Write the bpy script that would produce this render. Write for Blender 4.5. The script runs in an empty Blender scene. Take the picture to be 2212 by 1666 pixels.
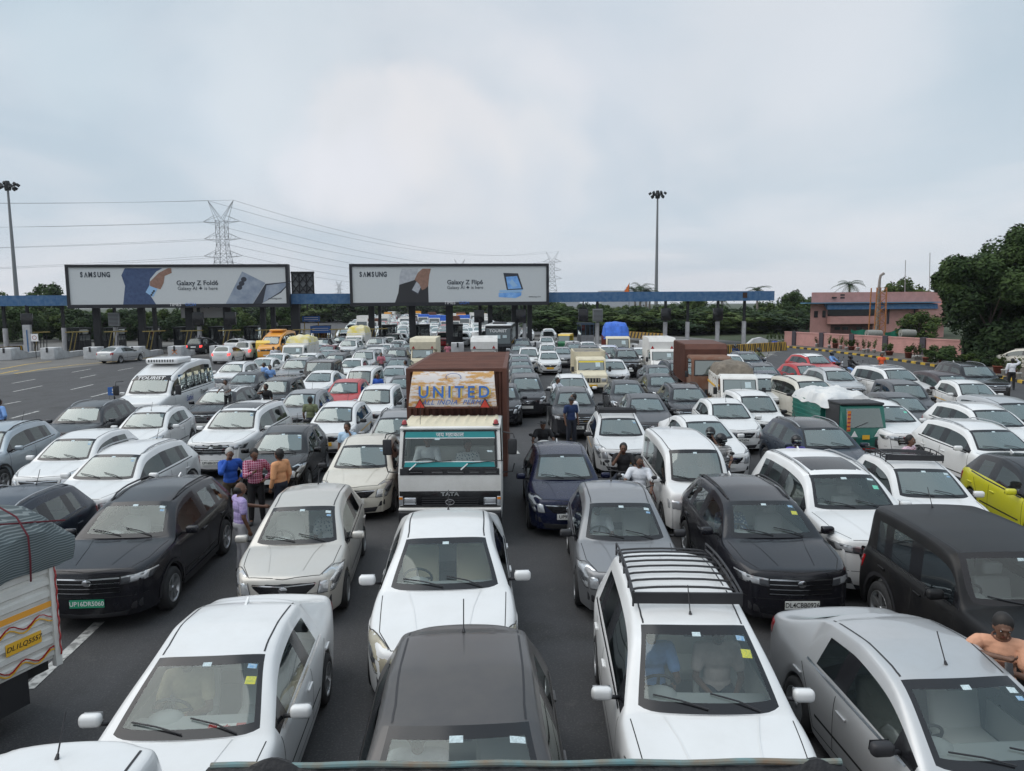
import bpy, bmesh, math, random
from mathutils import Vector, Matrix, Euler
from mathutils.bvhtree import BVHTree
from mathutils.geometry import tessellate_polygon
R = math.radians
random.seed(7)
SC = bpy.context.scene
COL = SC.collection
# ---------------------------------------------------------------- camera
FPX = 1570.0            # focal length for a 2212 px wide picture
HC = 4.9                # camera height: the photographer stands on a lorry
PITCH = math.atan((833 - 656) / FPX)
YAW = math.atan((1106 - 970) / FPX)
ROLL = R(-0.42)
cam = bpy.data.objects.new('camera', bpy.data.cameras.new('camera'))
COL.objects.link(cam)
cam.data.sensor_width = 36; cam.data.sensor_fit = 'HORIZONTAL'
cam.data.lens = FPX / 2212 * 36
cam.data.clip_start = 0.05; cam.data.clip_end = 6000
CM = (Matrix.Translation((0, 0, HC)) @ Matrix.Rotation(-YAW, 4, 'Z') @ Matrix.Rotation(math.pi/2 - PITCH, 4, 'X')
      @ Matrix.Rotation(ROLL, 4, 'Z'))
cam.matrix_world = CM
SC.camera = cam
def ray(x, y):
    v = CM.to_3x3() @ Vector(((x - 1106) / FPX, -(y - 833) / FPX, -1)); return v.normalized()
def at(x, y, z=0.0):
    d = ray(x, y); t = (z - HC) / d.z
    return Vector((d.x*t, d.y*t, z))
def atd(x, y, Y):
    "point on the ray at world distance Y along the road"
    d = ray(x, y); t = Y / d.y
    return Vector((0, 0, HC)) + d*t
# ---------------------------------------------------------------- world and sun
W = bpy.data.worlds.new('World'); SC.world = W; W.use_nodes = True
SUN_EL, SUN_AZ = 50, 268
def build_world():
    nt = W.node_tree; nt.nodes.clear(); N = nt.nodes.new; Lk = nt.links.new
    out = N('ShaderNodeOutputWorld'); bg = N('ShaderNodeBackground'); bg.inputs['Strength'].default_value = 1.2
    sky = N('ShaderNodeTexSky'); sky.sky_type = 'NISHITA'; sky.sun_disc = False
    sky.sun_elevation = R(SUN_EL); sky.sun_rotation = R(SUN_AZ); sky.air_density = 1.0; sky.dust_density = 2.0
    sc = N('ShaderNodeVectorMath'); sc.operation = 'SCALE'; sc.inputs['Scale'].default_value = 0.085
    Lk(sky.outputs[0], sc.inputs[0])
    tc = N('ShaderNodeTexCoord'); sep = N('ShaderNodeSeparateXYZ'); Lk(tc.outputs['Generated'], sep.inputs[0])
    # project the direction on a cloud plane so clouds flatten toward the horizon
    mx = N('ShaderNodeMath'); mx.operation = 'MAXIMUM'; mx.inputs[1].default_value = 0.0; Lk(sep.outputs['Z'], mx.inputs[0])
    ad = N('ShaderNodeMath'); ad.operation = 'ADD'; ad.inputs[1].default_value = 0.16; Lk(mx.outputs[0], ad.inputs[0])
    dx = N('ShaderNodeMath'); dx.operation = 'DIVIDE'; Lk(sep.outputs['X'], dx.inputs[0]); Lk(ad.outputs[0], dx.inputs[1])
    dy = N('ShaderNodeMath'); dy.operation = 'DIVIDE'; Lk(sep.outputs['Y'], dy.inputs[0]); Lk(ad.outputs[0], dy.inputs[1])
    cb = N('ShaderNodeCombineXYZ'); Lk(dx.outputs[0], cb.inputs[0]); Lk(dy.outputs[0], cb.inputs[1])
    n1 = N('ShaderNodeTexNoise'); n1.inputs['Scale'].default_value = 0.62; n1.inputs['Detail'].default_value = 7
    n1.inputs['Roughness'].default_value = 0.5; n1.inputs['Distortion'].default_value = 0.7; Lk(cb.outputs[0], n1.inputs['Vector'])
    mp = N('ShaderNodeMapping'); mp.inputs['Location'].default_value = (3.1, 1.7, 0); mp.inputs['Scale'].default_value = (1, .55, 1)
    Lk(cb.outputs[0], mp.inputs[0])
    n2 = N('ShaderNodeTexNoise'); n2.inputs['Scale'].default_value = 0.42; n2.inputs['Detail'].default_value = 5; Lk(mp.outputs[0], n2.inputs['Vector'])
    r1 = N('ShaderNodeValToRGB'); r1.color_ramp.elements[0].position = 0.40; r1.color_ramp.elements[1].position = 0.60
    r1.color_ramp.elements[0].color = (.375, .47, .54, 1); r1.color_ramp.elements[1].color = (.61, .63, .66, 1)
    Lk(n1.outputs['Fac'], r1.inputs[0])
    r2 = N('ShaderNodeValToRGB'); r2.color_ramp.elements[0].position = 0.38; r2.color_ramp.elements[1].position = 0.68
    r2.color_ramp.elements[0].color = (.86, .88, .90, 1); r2.color_ramp.elements[1].color = (1.1, 1.07, 1.06, 1)
    Lk(n2.outputs['Fac'], r2.inputs[0])
    mul = N('ShaderNodeVectorMath'); mul.operation = 'MULTIPLY'; Lk(r1.outputs[0], mul.inputs[0]); Lk(r2.outputs[0], mul.inputs[1])
    # haze toward the horizon
    hz = N('ShaderNodeMapRange'); hz.inputs['From Min'].default_value = 0.0; hz.inputs['From Max'].default_value = 0.34
    hz.inputs['To Min'].default_value = 0.6; hz.inputs['To Max'].default_value = 0.0; Lk(sep.outputs['Z'], hz.inputs['Value'])
    m1 = N('ShaderNodeMix'); m1.data_type = 'RGBA'; Lk(hz.outputs[0], m1.inputs['Factor']); Lk(mul.outputs[0], m1.inputs['A'])
    m1.inputs['B'].default_value = (.58, .60, .645, 1)
    # a few cloud banks, each around a direction, with noisy edges
    nd = N('ShaderNodeTexNoise'); nd.inputs['Scale'].default_value = 4.2; nd.inputs['Detail'].default_value = 8; nd.inputs['Roughness'].default_value = .55; Lk(tc.outputs['Generated'], nd.inputs['Vector'])
    v1 = N('ShaderNodeVectorMath'); v1.operation = 'SUBTRACT'; v1.inputs[1].default_value = (.5, .5, .5); Lk(nd.outputs['Color'], v1.inputs[0])
    v2 = N('ShaderNodeVectorMath'); v2.operation = 'SCALE'; v2.inputs['Scale'].default_value = .22; Lk(v1.outputs[0], v2.inputs[0])
    v3 = N('ShaderNodeVectorMath'); v3.operation = 'ADD'; Lk(v2.outputs[0], v3.inputs[0]); Lk(tc.outputs['Generated'], v3.inputs[1])
    cur = m1.outputs['Result']
    for (px, py, rad, soft, strength, colr) in [(300, 120, .30, .9, .35, (.43, .52, .585)), (1250, 120, .20, .9, .25, (.62, .64, .69)), (1500, 40, .16, .9, .5, (.54, .59, .64)), (2000, 330, .26, .9, .35, (.50, .57, .62)), (500, 230, .12, .9, .4, (.62, .67, .72)), (150, 60, .10, .7, .5, (.50, .58, .63)), (1700, 120, .18, .6, .5, (.60, .61, .635)), (620, 120, .12, .6, .5, (.58, .62, .65)), (1150, 470, .17, .9, .55, (.52, .575, .625)), (1180, 150, .060, .6, .5, (.635, .64, .665)), (1150, 215, .05, .8, .45, (.53, .575, .615)), (1000, 60, .12, .8, .35, (.52, .57, .61)),
              (1000, 430, .15, .8, .6, (.575, .59, .625)), (820, 345, .080, .3, .7, (.63, .63, .645)), (960, 330, .078, .3, .7, (.64, .635, .648)), (1130, 360, .085, .3, .6, (.625, .63, .648)), (700, 345, .06, .5, .6, (.65, .66, .70)), (1000, 400, .06, .9, .7, (.51, .555, .61)), (1170, 420, .075, .9, .7, (.50, .55, .61)), (800, 410, .07, .9, .5, (.66, .665, .71)), (1850, 150, .16, .9, .4, (.62, .65, .69))]:
        dd = N('ShaderNodeVectorMath'); dd.operation = 'DISTANCE'; Lk(v3.outputs[0], dd.inputs[0]); dd.inputs[1].default_value = tuple(ray(px, py))
        mr = N('ShaderNodeMapRange'); mr.interpolation_type = 'SMOOTHSTEP'; mr.inputs['From Min'].default_value = rad*(1-soft); mr.inputs['From Max'].default_value = rad*1.25
        mr.inputs['To Min'].default_value = strength; mr.inputs['To Max'].default_value = 0; Lk(dd.outputs['Value'], mr.inputs['Value'])
        mm_ = N('ShaderNodeMix'); mm_.data_type = 'RGBA'; Lk(mr.outputs[0], mm_.inputs['Factor']); Lk(cur, mm_.inputs['A']); mm_.inputs['B'].default_value = (*colr, 1); cur = mm_.outputs['Result']
    m2 = N('ShaderNodeMix'); m2.data_type = 'RGBA'; m2.inputs['Factor'].default_value = 0.92
    Lk(sc.outputs[0], m2.inputs['A']); Lk(cur, m2.inputs['B'])
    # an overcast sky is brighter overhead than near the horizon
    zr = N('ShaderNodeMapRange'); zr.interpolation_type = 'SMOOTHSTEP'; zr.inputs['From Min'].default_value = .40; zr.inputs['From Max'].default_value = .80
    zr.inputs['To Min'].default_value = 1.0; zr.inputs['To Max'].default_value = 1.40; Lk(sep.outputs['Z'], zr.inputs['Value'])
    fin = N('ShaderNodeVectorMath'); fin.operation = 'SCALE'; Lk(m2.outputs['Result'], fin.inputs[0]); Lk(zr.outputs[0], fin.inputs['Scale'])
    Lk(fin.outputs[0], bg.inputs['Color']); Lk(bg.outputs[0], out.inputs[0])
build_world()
sun = bpy.data.objects.new('sun', bpy.data.lights.new('sun', 'SUN')); COL.objects.link(sun)
sun.data.energy = 1.5; sun.data.angle = R(70); sun.data.color = (1, .965, .91)
# lamp aims along -Z; the light comes from azimuth SUN_AZ (sky rotation is measured from +Y, clockwise from above)
sd = Vector((math.sin(R(SUN_AZ))*math.cos(R(SUN_EL)), math.cos(R(SUN_AZ))*math.cos(R(SUN_EL)), math.sin(R(SUN_EL))))
sun.rotation_euler = sd.to_track_quat('Z', 'Y').to_euler()
SC.view_settings.view_transform = 'Standard'; SC.view_settings.look = 'None'
SC.view_settings.exposure = 0.16; SC.view_settings.gamma = 1.0
SC.cycles.max_bounces = 6; SC.cycles.transparent_max_bounces = 12; SC.cycles.diffuse_bounces = 3
SC.cycles.glossy_bounces = 3; SC.cycles.caustics_reflective = False; SC.cycles.caustics_refractive = False
# ---------------------------------------------------------------- materials
MATS = {}
def mat(name, col, rough=.6, metal=0.0, coat=0.0, spec=.5, noise=0.0, nscale=8.0, emit=None, bump=0.0, bscale=30, dirt=0.0, tint2=None):
    "principled material; noise varies the colour a little in object space, dirt mixes a dusty tone"
    if name in MATS: return MATS[name]
    m = bpy.data.materials.new(name); m.use_nodes = True; nt = m.node_tree; b = nt.nodes['Principled BSDF']
    b.inputs['Base Color'].default_value = (*col, 1); b.inputs['Roughness'].default_value = rough
    b.inputs['Metallic'].default_value = metal; b.inputs['Coat Weight'].default_value = coat
    b.inputs['Coat Roughness'].default_value = .06; b.inputs['Specular IOR Level'].default_value = spec
    N = nt.nodes.new; Lk = nt.links.new
    if noise or dirt or bump or tint2:
        tc = N('ShaderNodeTexCoord')
    if noise or tint2:
        n = N('ShaderNodeTexNoise'); n.inputs['Scale'].default_value = nscale; n.inputs['Detail'].default_value = 6
        n.inputs['Roughness'].default_value = .6
        Lk(tc.outputs['Object'], n.inputs['Vector'])
        r = N('ShaderNodeValToRGB'); r.color_ramp.elements[0].position = .33; r.color_ramp.elements[1].position = .68
        c2 = tint2 or tuple(min(1, c*(1+noise)) for c in col)
        c1 = col if tint2 else tuple(c*(1-noise) for c in col)
        r.color_ramp.elements[0].color = (*c1, 1); r.color_ramp.elements[1].color = (*c2, 1)
        Lk(n.outputs['Fac'], r.inputs[0]); Lk(r.outputs[0], b.inputs['Base Color'])
    if dirt:
        src = b.inputs['Base Color'].links[0].from_socket if b.inputs['Base Color'].links else None
        n = N('ShaderNodeTexNoise'); n.inputs['Scale'].default_value = 2.2; n.inputs['Detail'].default_value = 8; n.inputs['Roughness'].default_value = .65
        Lk(tc.outputs['Object'], n.inputs['Vector'])
        mr = N('ShaderNodeMapRange'); mr.inputs['From Min'].default_value = .42; mr.inputs['From Max'].default_value = .8
        mr.inputs['To Max'].default_value = dirt; Lk(n.outputs['Fac'], mr.inputs['Value'])
        mx = N('ShaderNodeMix'); mx.data_type = 'RGBA'; Lk(mr.outputs[0], mx.inputs['Factor'])
        if src: Lk(src, mx.inputs['A'])
        else: mx.inputs['A'].default_value = (*col, 1)
        mx.inputs['B'].default_value = (.30, .27, .22, 1); Lk(mx.outputs['Result'], b.inputs['Base Color'])
        rr = N('ShaderNodeMapRange'); rr.inputs['From Min'].default_value = .3; rr.inputs['From Max'].default_value = .75
        rr.inputs['To Min'].default_value = rough; rr.inputs['To Max'].default_value = min(1, rough+dirt*1.3); Lk(n.outputs['Fac'], rr.inputs['Value']); Lk(rr.outputs[0], b.inputs['Roughness'])
    if bump:
        n = N('ShaderNodeTexNoise'); n.inputs['Scale'].default_value = bscale; n.inputs['Detail'].default_value = 4
        Lk(tc.outputs['Object'], n.inputs['Vector'])
        bp = N('ShaderNodeBump'); bp.inputs['Strength'].default_value = bump; bp.inputs['Distance'].default_value = .02
        Lk(n.outputs['Fac'], bp.inputs['Height']); Lk(bp.outputs[0], b.inputs['Normal'])
    if emit:
        b.inputs['Emission Color'].default_value = (*emit[:3], 1); b.inputs['Emission Strength'].default_value = emit[3]
    MATS[name] = m; return m
def glassmat(name, tint, refl=1.0, opac=0.0, oc=(.02, .025, .03)):
    m = bpy.data.materials.new(name); m.use_nodes = True; nt = m.node_tree; nt.nodes.clear(); N = nt.nodes.new; Lk = nt.links.new
    out = N('ShaderNodeOutputMaterial'); tr = N('ShaderNodeBsdfTransparent'); tr.inputs[0].default_value = (*tint, 1)
    gl = N('ShaderNodeBsdfGlossy'); gl.inputs['Roughness'].default_value = .02; gl.inputs[0].default_value = (.93, 1, .98, 1)
    df = N('ShaderNodeBsdfDiffuse'); df.inputs[0].default_value = (*oc, 1)
    m0 = N('ShaderNodeMixShader'); m0.inputs[0].default_value = opac; Lk(tr.outputs[0], m0.inputs[1]); Lk(df.outputs[0], m0.inputs[2])
    fr = N('ShaderNodeFresnel'); fr.inputs['IOR'].default_value = 1.52
    mm = N('ShaderNodeMath'); mm.operation = 'MULTIPLY_ADD'; mm.use_clamp = True; mm.inputs[1].default_value = refl*1.7; mm.inputs[2].default_value = 0.06*refl
    Lk(fr.outputs[0], mm.inputs[0])
    mx = N('ShaderNodeMixShader'); Lk(mm.outputs[0], mx.inputs[0]); Lk(m0.outputs[0], mx.inputs[1]); Lk(gl.outputs[0], mx.inputs[2])
    Lk(mx.outputs[0], out.inputs[0]); MATS[name] = m; return m
M_WS = glassmat('windscreen_glass', (.93, .98, .96), .62, .015, (.42, .52, .49))
M_WSM = glassmat('windscreen_glass_mid', (.55, .60, .58), 1.15, .45, (.15, .185, .175)); M_SGM = glassmat('side_glass_mid', (.14, .16, .155), .62, .5, (.020, .026, .026))
M_SG = glassmat('tinted_side_glass', (.46, .50, .48), .75, .12)
M_DG = glassmat('dark_glass', (.08, .09, .095), 1.0, .6)
M_BLK = mat('black_plastic', (.022, .022, .025), .55)
M_TRIM = mat('gloss_black_trim', (.012, .012, .014), .18)
M_RUB = mat('tyre_rubber', (.020, .020, .021), .85, noise=.3)
M_RIM = mat('alloy_rim', (.42, .43, .44), .35, .8)
M_STEEL = mat('grey_wheel_cover', (.30, .30, .31), .45, .3)
M_CHR = mat('chrome', (.75, .76, .78), .12, 1.0)
M_LAMP = mat('headlamp_lens', (.62, .64, .66), .08, .55, 1.0)
M_LAMPD = mat('headlamp_dark', (.10, .105, .115), .1, .3, 1.0)
M_LAMPY = mat('yellowed_headlamp', (.42, .38, .28), .15, .2, 1.0)
M_RED = mat('tail_lamp_red', (.35, .012, .015), .15, 0, 1.0)
M_REDL = mat('lit_brake_lamp', (.7, .02, .02), .2, 0, 1.0, emit=(1, .05, .04, 2.2))
M_AMB = mat('amber_lens', (.7, .22, .02), .2, 0, .5)
M_INT = mat('interior_dark', (.30, .32, .32), .8)
M_INTB = mat('interior_beige', (.80, .73, .58), .8)
M_INTG = mat('interior_grey', (.62, .62, .60), .85)
M_PLW = mat('plate_white', (.72, .73, .70), .5)
M_PLY = mat('plate_yellow', (.75, .42, .03), .5)
M_PLG = mat('plate_green', (.02, .30, .16), .5)
M_INK = mat('black_lettering', (.012, .012, .012), .6)
M_WHT = mat('white_lettering', (.78, .78, .78), .6)
M_STK = {'w': mat('sticker_white', (.50, .60, .62), .6, noise=.25, nscale=60), 'b': mat('sticker_blue', (.10, .28, .50), .6, tint2=(.40, .50, .55), nscale=55), 'y': mat('sticker_yellow', (.62, .56, .06), .6, tint2=(.30, .38, .10), nscale=50),
         'g': mat('sticker_green', (.15, .55, .40), .6)}
PAINT = {}
def paint(k):
    if k in PAINT: return PAINT[k]
    P = {'white': ((.72, .725, .72), 0, .30), 'cream': ((.62, .595, .52), 0, .36), 'silver': ((.50, .505, .51), .55, .32), 'beige': ((.54, .52, .48), .45, .34),
         'grey': ((.075, .077, .085), .4, .30), 'lgrey': ((.215, .22, .23), .5, .32), 'bluegrey': ((.33, .38, .42), .5, .32), 'dgrey': ((.026, .027, .032), .3, .26), 'black': ((.005, .005, .006), 0, .2),
         'charcoal': ((.011, .011, .015), .0, .22), 'navy': ((.005, .009, .038), .2, .24), 'mnavy': ((.016, .025, .042), .25, .26), 'red': ((.42, .018, .022), .1, .28),
         'umber': ((.085, .081, .081), .4, .28), 'maroon': ((.13, .014, .020), .2, .30), 'brown': ((.045, .025, .028), .3, .3), 'lime': ((.58, .56, .02), 0, .3), 'mblack': ((.009, .009, .010), 0, .42),
         'teal': ((.012, .135, .105), 0, .4), 'orange': ((.72, .30, .015), 0, .4), 'ylw': ((.75, .50, .03), 0, .45)}[k]
    c, me, ro = P
    m = mat(k+'_paint', c, ro, me, (.7 if sum(c) > .5 else .35) if k != 'mblack' else .05, .5 if sum(c) > .5 else .28, dirt={'cream': .3, 'charcoal': .03, 'black': .02, 'mblack': .04, 'navy': .05, 'mnavy': .05, 'dgrey': .07}.get(k, .14))
    PAINT[k] = m; return m
# ---------------------------------------------------------------- builders
def tag(o, label=None, cat=None, group=None, kind=None):
    if label: o['label'] = label
    if cat: o['category'] = cat
    if group: o['group'] = group
    if kind: o['kind'] = kind
    return o
def empty(name, loc=(0, 0, 0), rz=0, label=None, cat=None, group=None):
    o = bpy.data.objects.new(name, None); COL.objects.link(o); o.location = loc; o.rotation_euler = (0, 0, rz)
    o.empty_display_size = .3
    return tag(o, label, cat, group)
def link(name, me, parent=None, loc=None, rot=None, scale=None):
    o = bpy.data.objects.new(name, me); COL.objects.link(o)
    if parent is not None: o.parent = parent
    if loc is not None: o.location = loc
    if rot is not None: o.rotation_euler = rot
    if scale is not None: o.scale = scale
    return o
class MB:
    "collects shapes into one mesh, several materials allowed"
    def __init__(s): s.v = []; s.f = []; s.mi = []; s.mats = []; s.sm = []
    def m(s, mt):
        if mt not in s.mats: s.mats.append(mt)
        return s.mats.index(mt)
    def add(s, vs, fs, mt, smooth=False, M=None):
        b = len(s.v); i = s.m(mt)
        s.v += [tuple(M @ Vector(v)) if M is not None else tuple(v) for v in vs]
        for f in fs: s.f.append(tuple(b+k for k in f)); s.mi.append(i); s.sm.append(smooth)
        return s
    def box(s, x0, x1, y0, y1, z0, z1, mt, M=None, bv=0.0):
        if bv > 0:
            bm = bmesh.new(); bmesh.ops.create_cube(bm, size=1)
            for v in bm.verts: v.co = Vector(((x0+x1)/2 + v.co.x*(x1-x0), (y0+y1)/2 + v.co.y*(y1-y0), (z0+z1)/2 + v.co.z*(z1-z0)))
            bmesh.ops.bevel(bm, geom=bm.edges[:], offset=bv, segments=3, affect='EDGES', profile=.5)
            bm.verts.index_update(); s.add([v.co.copy() for v in bm.verts], [[v.index for v in f.verts] for f in bm.faces], mt, True, M); bm.free(); return s
        vs = [(x, y, z) for x in (x0, x1) for y in (y0, y1) for z in (z0, z1)]
        fs = [(0, 1, 3, 2), (4, 6, 7, 5), (0, 4, 5, 1), (2, 3, 7, 6), (0, 2, 6, 4), (1, 5, 7, 3)]
        return s.add(vs, fs, mt, False, M)
    def tube(s, pts, r, mt, n=8, cap=True, M=None):
        pts = [Vector(p) for p in pts]; rr = r if isinstance(r, (list, tuple)) else [r]*len(pts); vs = []; fs = []
        up = None
        for i, p in enumerate(pts):
            t = (pts[min(i+1, len(pts)-1)] - pts[max(i-1, 0)]).normalized()
            if up is None: up = t.orthogonal().normalized()
            up = (up - t*up.dot(t)); up = up.normalized() if up.length > 1e-5 else t.orthogonal().normalized()
            w = t.cross(up)
            for k in range(n):
                a = 2*math.pi*k/n; vs.append(p + (up*math.cos(a) + w*math.sin(a))*rr[i])
        for i in range(len(pts)-1):
            for k in range(n): fs.append((i*n+k, i*n+(k+1) % n, (i+1)*n+(k+1) % n, (i+1)*n+k))
        if cap: fs.append(tuple(range(n-1, -1, -1))); fs.append(tuple((len(pts)-1)*n+k for k in range(n)))
        return s.add(vs, fs, mt, True, M)
    def prism(s, outline, x0, x1, mt, axis='x', M=None):
        "outline of (a,b) swept along an axis: x -> (y,z), y -> (x,z), z -> (x,y)"
        def P(a, b, c): return {'x': (c, a, b), 'y': (a, c, b), 'z': (a, b, c)}[axis]
        n = len(outline); vs = [P(a, b, x0) for a, b in outline] + [P(a, b, x1) for a, b in outline]
        tri = tessellate_polygon([[Vector((a, b, 0)) for a, b in outline]])
        fs = [tuple(t) for t in tri] + [tuple(n+k for k in reversed(t)) for t in tri]
        fs += [(i, (i+1) % n, n+(i+1) % n, n+i) for i in range(n)]
        return s.add(vs, fs, mt, False, M)
    def lathe(s, prof, mt, n=20, M=None, axis='z'):
        vs = []; fs = []
        for r, z in prof:
            for k in range(n):
                a = 2*math.pi*k/n
                vs.append((r*math.cos(a), r*math.sin(a), z) if axis == 'z' else (z, r*math.cos(a), r*math.sin(a)))
        for i in range(len(prof)-1):
            for k in range(n): fs.append((i*n+k, i*n+(k+1) % n, (i+1)*n+(k+1) % n, (i+1)*n+k))
        return s.add(vs, fs, mt, True, M)
    def ball(s, c, r, mt, sc=(1, 1, 1), seg=12, M=None):
        prof = []; vs = []; fs = []; rings = seg//2
        for i in range(rings+1):
            ph = math.pi*i/rings
            for k in range(seg):
                a = 2*math.pi*k/seg
                vs.append((c[0]+r*sc[0]*math.sin(ph)*math.cos(a), c[1]+r*sc[1]*math.sin(ph)*math.sin(a), c[2]+r*sc[2]*math.cos(ph)))
        for i in range(rings):
            for k in range(seg): fs.append((i*seg+k, (i+1)*seg+k, (i+1)*seg+(k+1) % seg, i*seg+(k+1) % seg))
        return s.add(vs, fs, mt, True, M)
    def mesh(s, name='mesh', fix=True, dist=None):
        me = bpy.data.meshes.new(name); me.from_pydata(s.v, [], s.f); me.update()
        for m in s.mats: me.materials.append(m)
        me.polygons.foreach_set('material_index', s.mi); me.polygons.foreach_set('use_smooth', s.sm)
        if fix:
            bm = bmesh.new(); bm.from_mesh(me)
            if dist: bmesh.ops.remove_doubles(bm, verts=bm.verts, dist=dist)
            bmesh.ops.recalc_face_normals(bm, faces=bm.faces); bm.to_mesh(me); bm.free()
        return me
    def build(s, name, parent=None, loc=None, rz=None, smooth_by_angle=True, dist=None, fix=True):
        me = s.mesh(name, fix, dist)
        if smooth_by_angle and any(s.sm): me.set_sharp_from_angle(angle=R(38))
        return link(name, me, parent, loc, (0, 0, rz) if rz is not None else None)
def text_mesh(body, size, mt, ext=.004, align='CENTER', shear=0.0, sx=1.0, bold=0.0, space=1.0):
    "lettering as a flat mesh in the local XY plane"
    c = bpy.data.curves.new('lettering', 'FONT'); c.body = body; c.size = size; c.align_x = align; c.align_y = 'CENTER'
    c.extrude = ext; c.shear = shear; c.offset = bold; c.space_character = space; c.resolution_u = 3
    o = bpy.data.objects.new('t', c); COL.objects.link(o)
    bpy.context.view_layer.update()
    me = bpy.data.meshes.new_from_object(o.evaluated_get(bpy.context.evaluated_depsgraph_get()))
    bpy.data.objects.remove(o); bpy.data.curves.remove(c)
    me.materials.clear(); me.materials.append(mt)
    if sx != 1: me.transform(Matrix.Scale(sx, 4, (1, 0, 0)))
    return me
FRONT = Matrix.Rotation(math.pi/2, 4, 'X')       # XY text -> faces -Y
def text(name, body, size, mt, parent, loc, M=FRONT, **kw):
    me = text_mesh(body, size, mt, **kw); me.transform(M)
    return link(name, me, parent, loc)
# ---------------------------------------------------------------- cars
def lerp(a, b, t): return a + (b-a)*t
def sst(t): t = max(0, min(1, t)); return t*t*(3-2*t)
CT = {  # type: length width height wheelbase-positions wheel-radius cowl roof-front roof-rear deck ... (front is -Y)
 'hatch': dict(L=3.85, W=1.70, H=1.53, w1=-1.20, w2=1.24, r=.30, cw=-.90, rf=-.22, rr=1.38, dk=1.72, zf=.80, zc=.99, zrf=1.455, zrr=1.43, zd=1.04, zt=.99, wr=.59, zb=.93, zbr=1.03, q=0),
 'tall': dict(L=3.65, W=1.62, H=1.66, w1=-1.20, w2=1.20, r=.29, cw=-.98, rf=-.42, rr=1.52, dk=1.72, zf=.88, zc=1.05, zrf=1.60, zrr=1.60, zd=1.05, zt=1.0, wr=.585, zb=.97, zbr=1.02, q=0),
 'sedan': dict(L=4.40, W=1.74, H=1.48, w1=-1.38, w2=1.22, r=.31, cw=-.96, rf=-.20, rr=1.14, dk=1.72, zf=.78, zc=.97, zrf=1.40, zrr=1.37, zd=1.07, zt=1.04, wr=.59, zb=.92, zbr=.98, q=0),
 'suv': dict(L=4.20, W=1.79, H=1.64, w1=-1.30, w2=1.30, r=.345, cw=-.98, rf=-.36, rr=1.58, dk=1.88, zf=.95, zc=1.10, zrf=1.565, zrr=1.54, zd=1.12, zt=1.08, wr=.60, zb=1.04, zbr=1.12, q=1),
 'big': dict(L=4.65, W=1.87, H=1.80, w1=-1.40, w2=1.40, r=.37, cw=-1.02, rf=-.42, rr=1.85, dk=2.12, zf=1.05, zc=1.20, zrf=1.72, zrr=1.72, zd=1.20, zt=1.14, wr=.65, zb=1.12, zbr=1.17, q=1),
 'mpv': dict(L=4.40, W=1.75, H=1.69, w1=-1.42, w2=1.32, r=.315, cw=-1.12, rf=-.38, rr=1.70, dk=2.02, zf=.86, zc=1.05, zrf=1.60, zrr=1.60, zd=1.08, zt=1.02, wr=.60, zb=.98, zbr=1.04, q=1),
 'van': dict(L=3.70, W=1.50, H=1.82, w1=-1.22, w2=1.15, r=.28, cw=-1.42, rf=-1.00, rr=1.68, dk=1.80, zf=.92, zc=1.10, zrf=1.74, zrr=1.76, zd=1.10, zt=.95, wr=.60, zb=1.02, zbr=1.05, q=1),
 'jeep': dict(L=3.70, W=1.78, H=1.86, w1=-1.22, w2=1.12, r=.40, cw=-.72, rf=-.42, rr=1.60, dk=1.68, zf=1.14, zc=1.22, zrf=1.82, zrr=1.83, zd=1.22, zt=1.1, wr=.77, zb=1.18, zbr=1.20, q=1),
 'bus': dict(L=6.2, W=1.95, H=2.55, w1=-2.15, w2=1.55, r=.37, cw=-2.02, rf=-1.45, rr=2.80, dk=2.98, zf=1.12, zc=1.38, zrf=2.10, zrr=2.44, zd=1.5, zt=1.3, wr=.80, zb=1.30, zbr=1.36, q=1),
}
NC, NR = 20, 11
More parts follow.
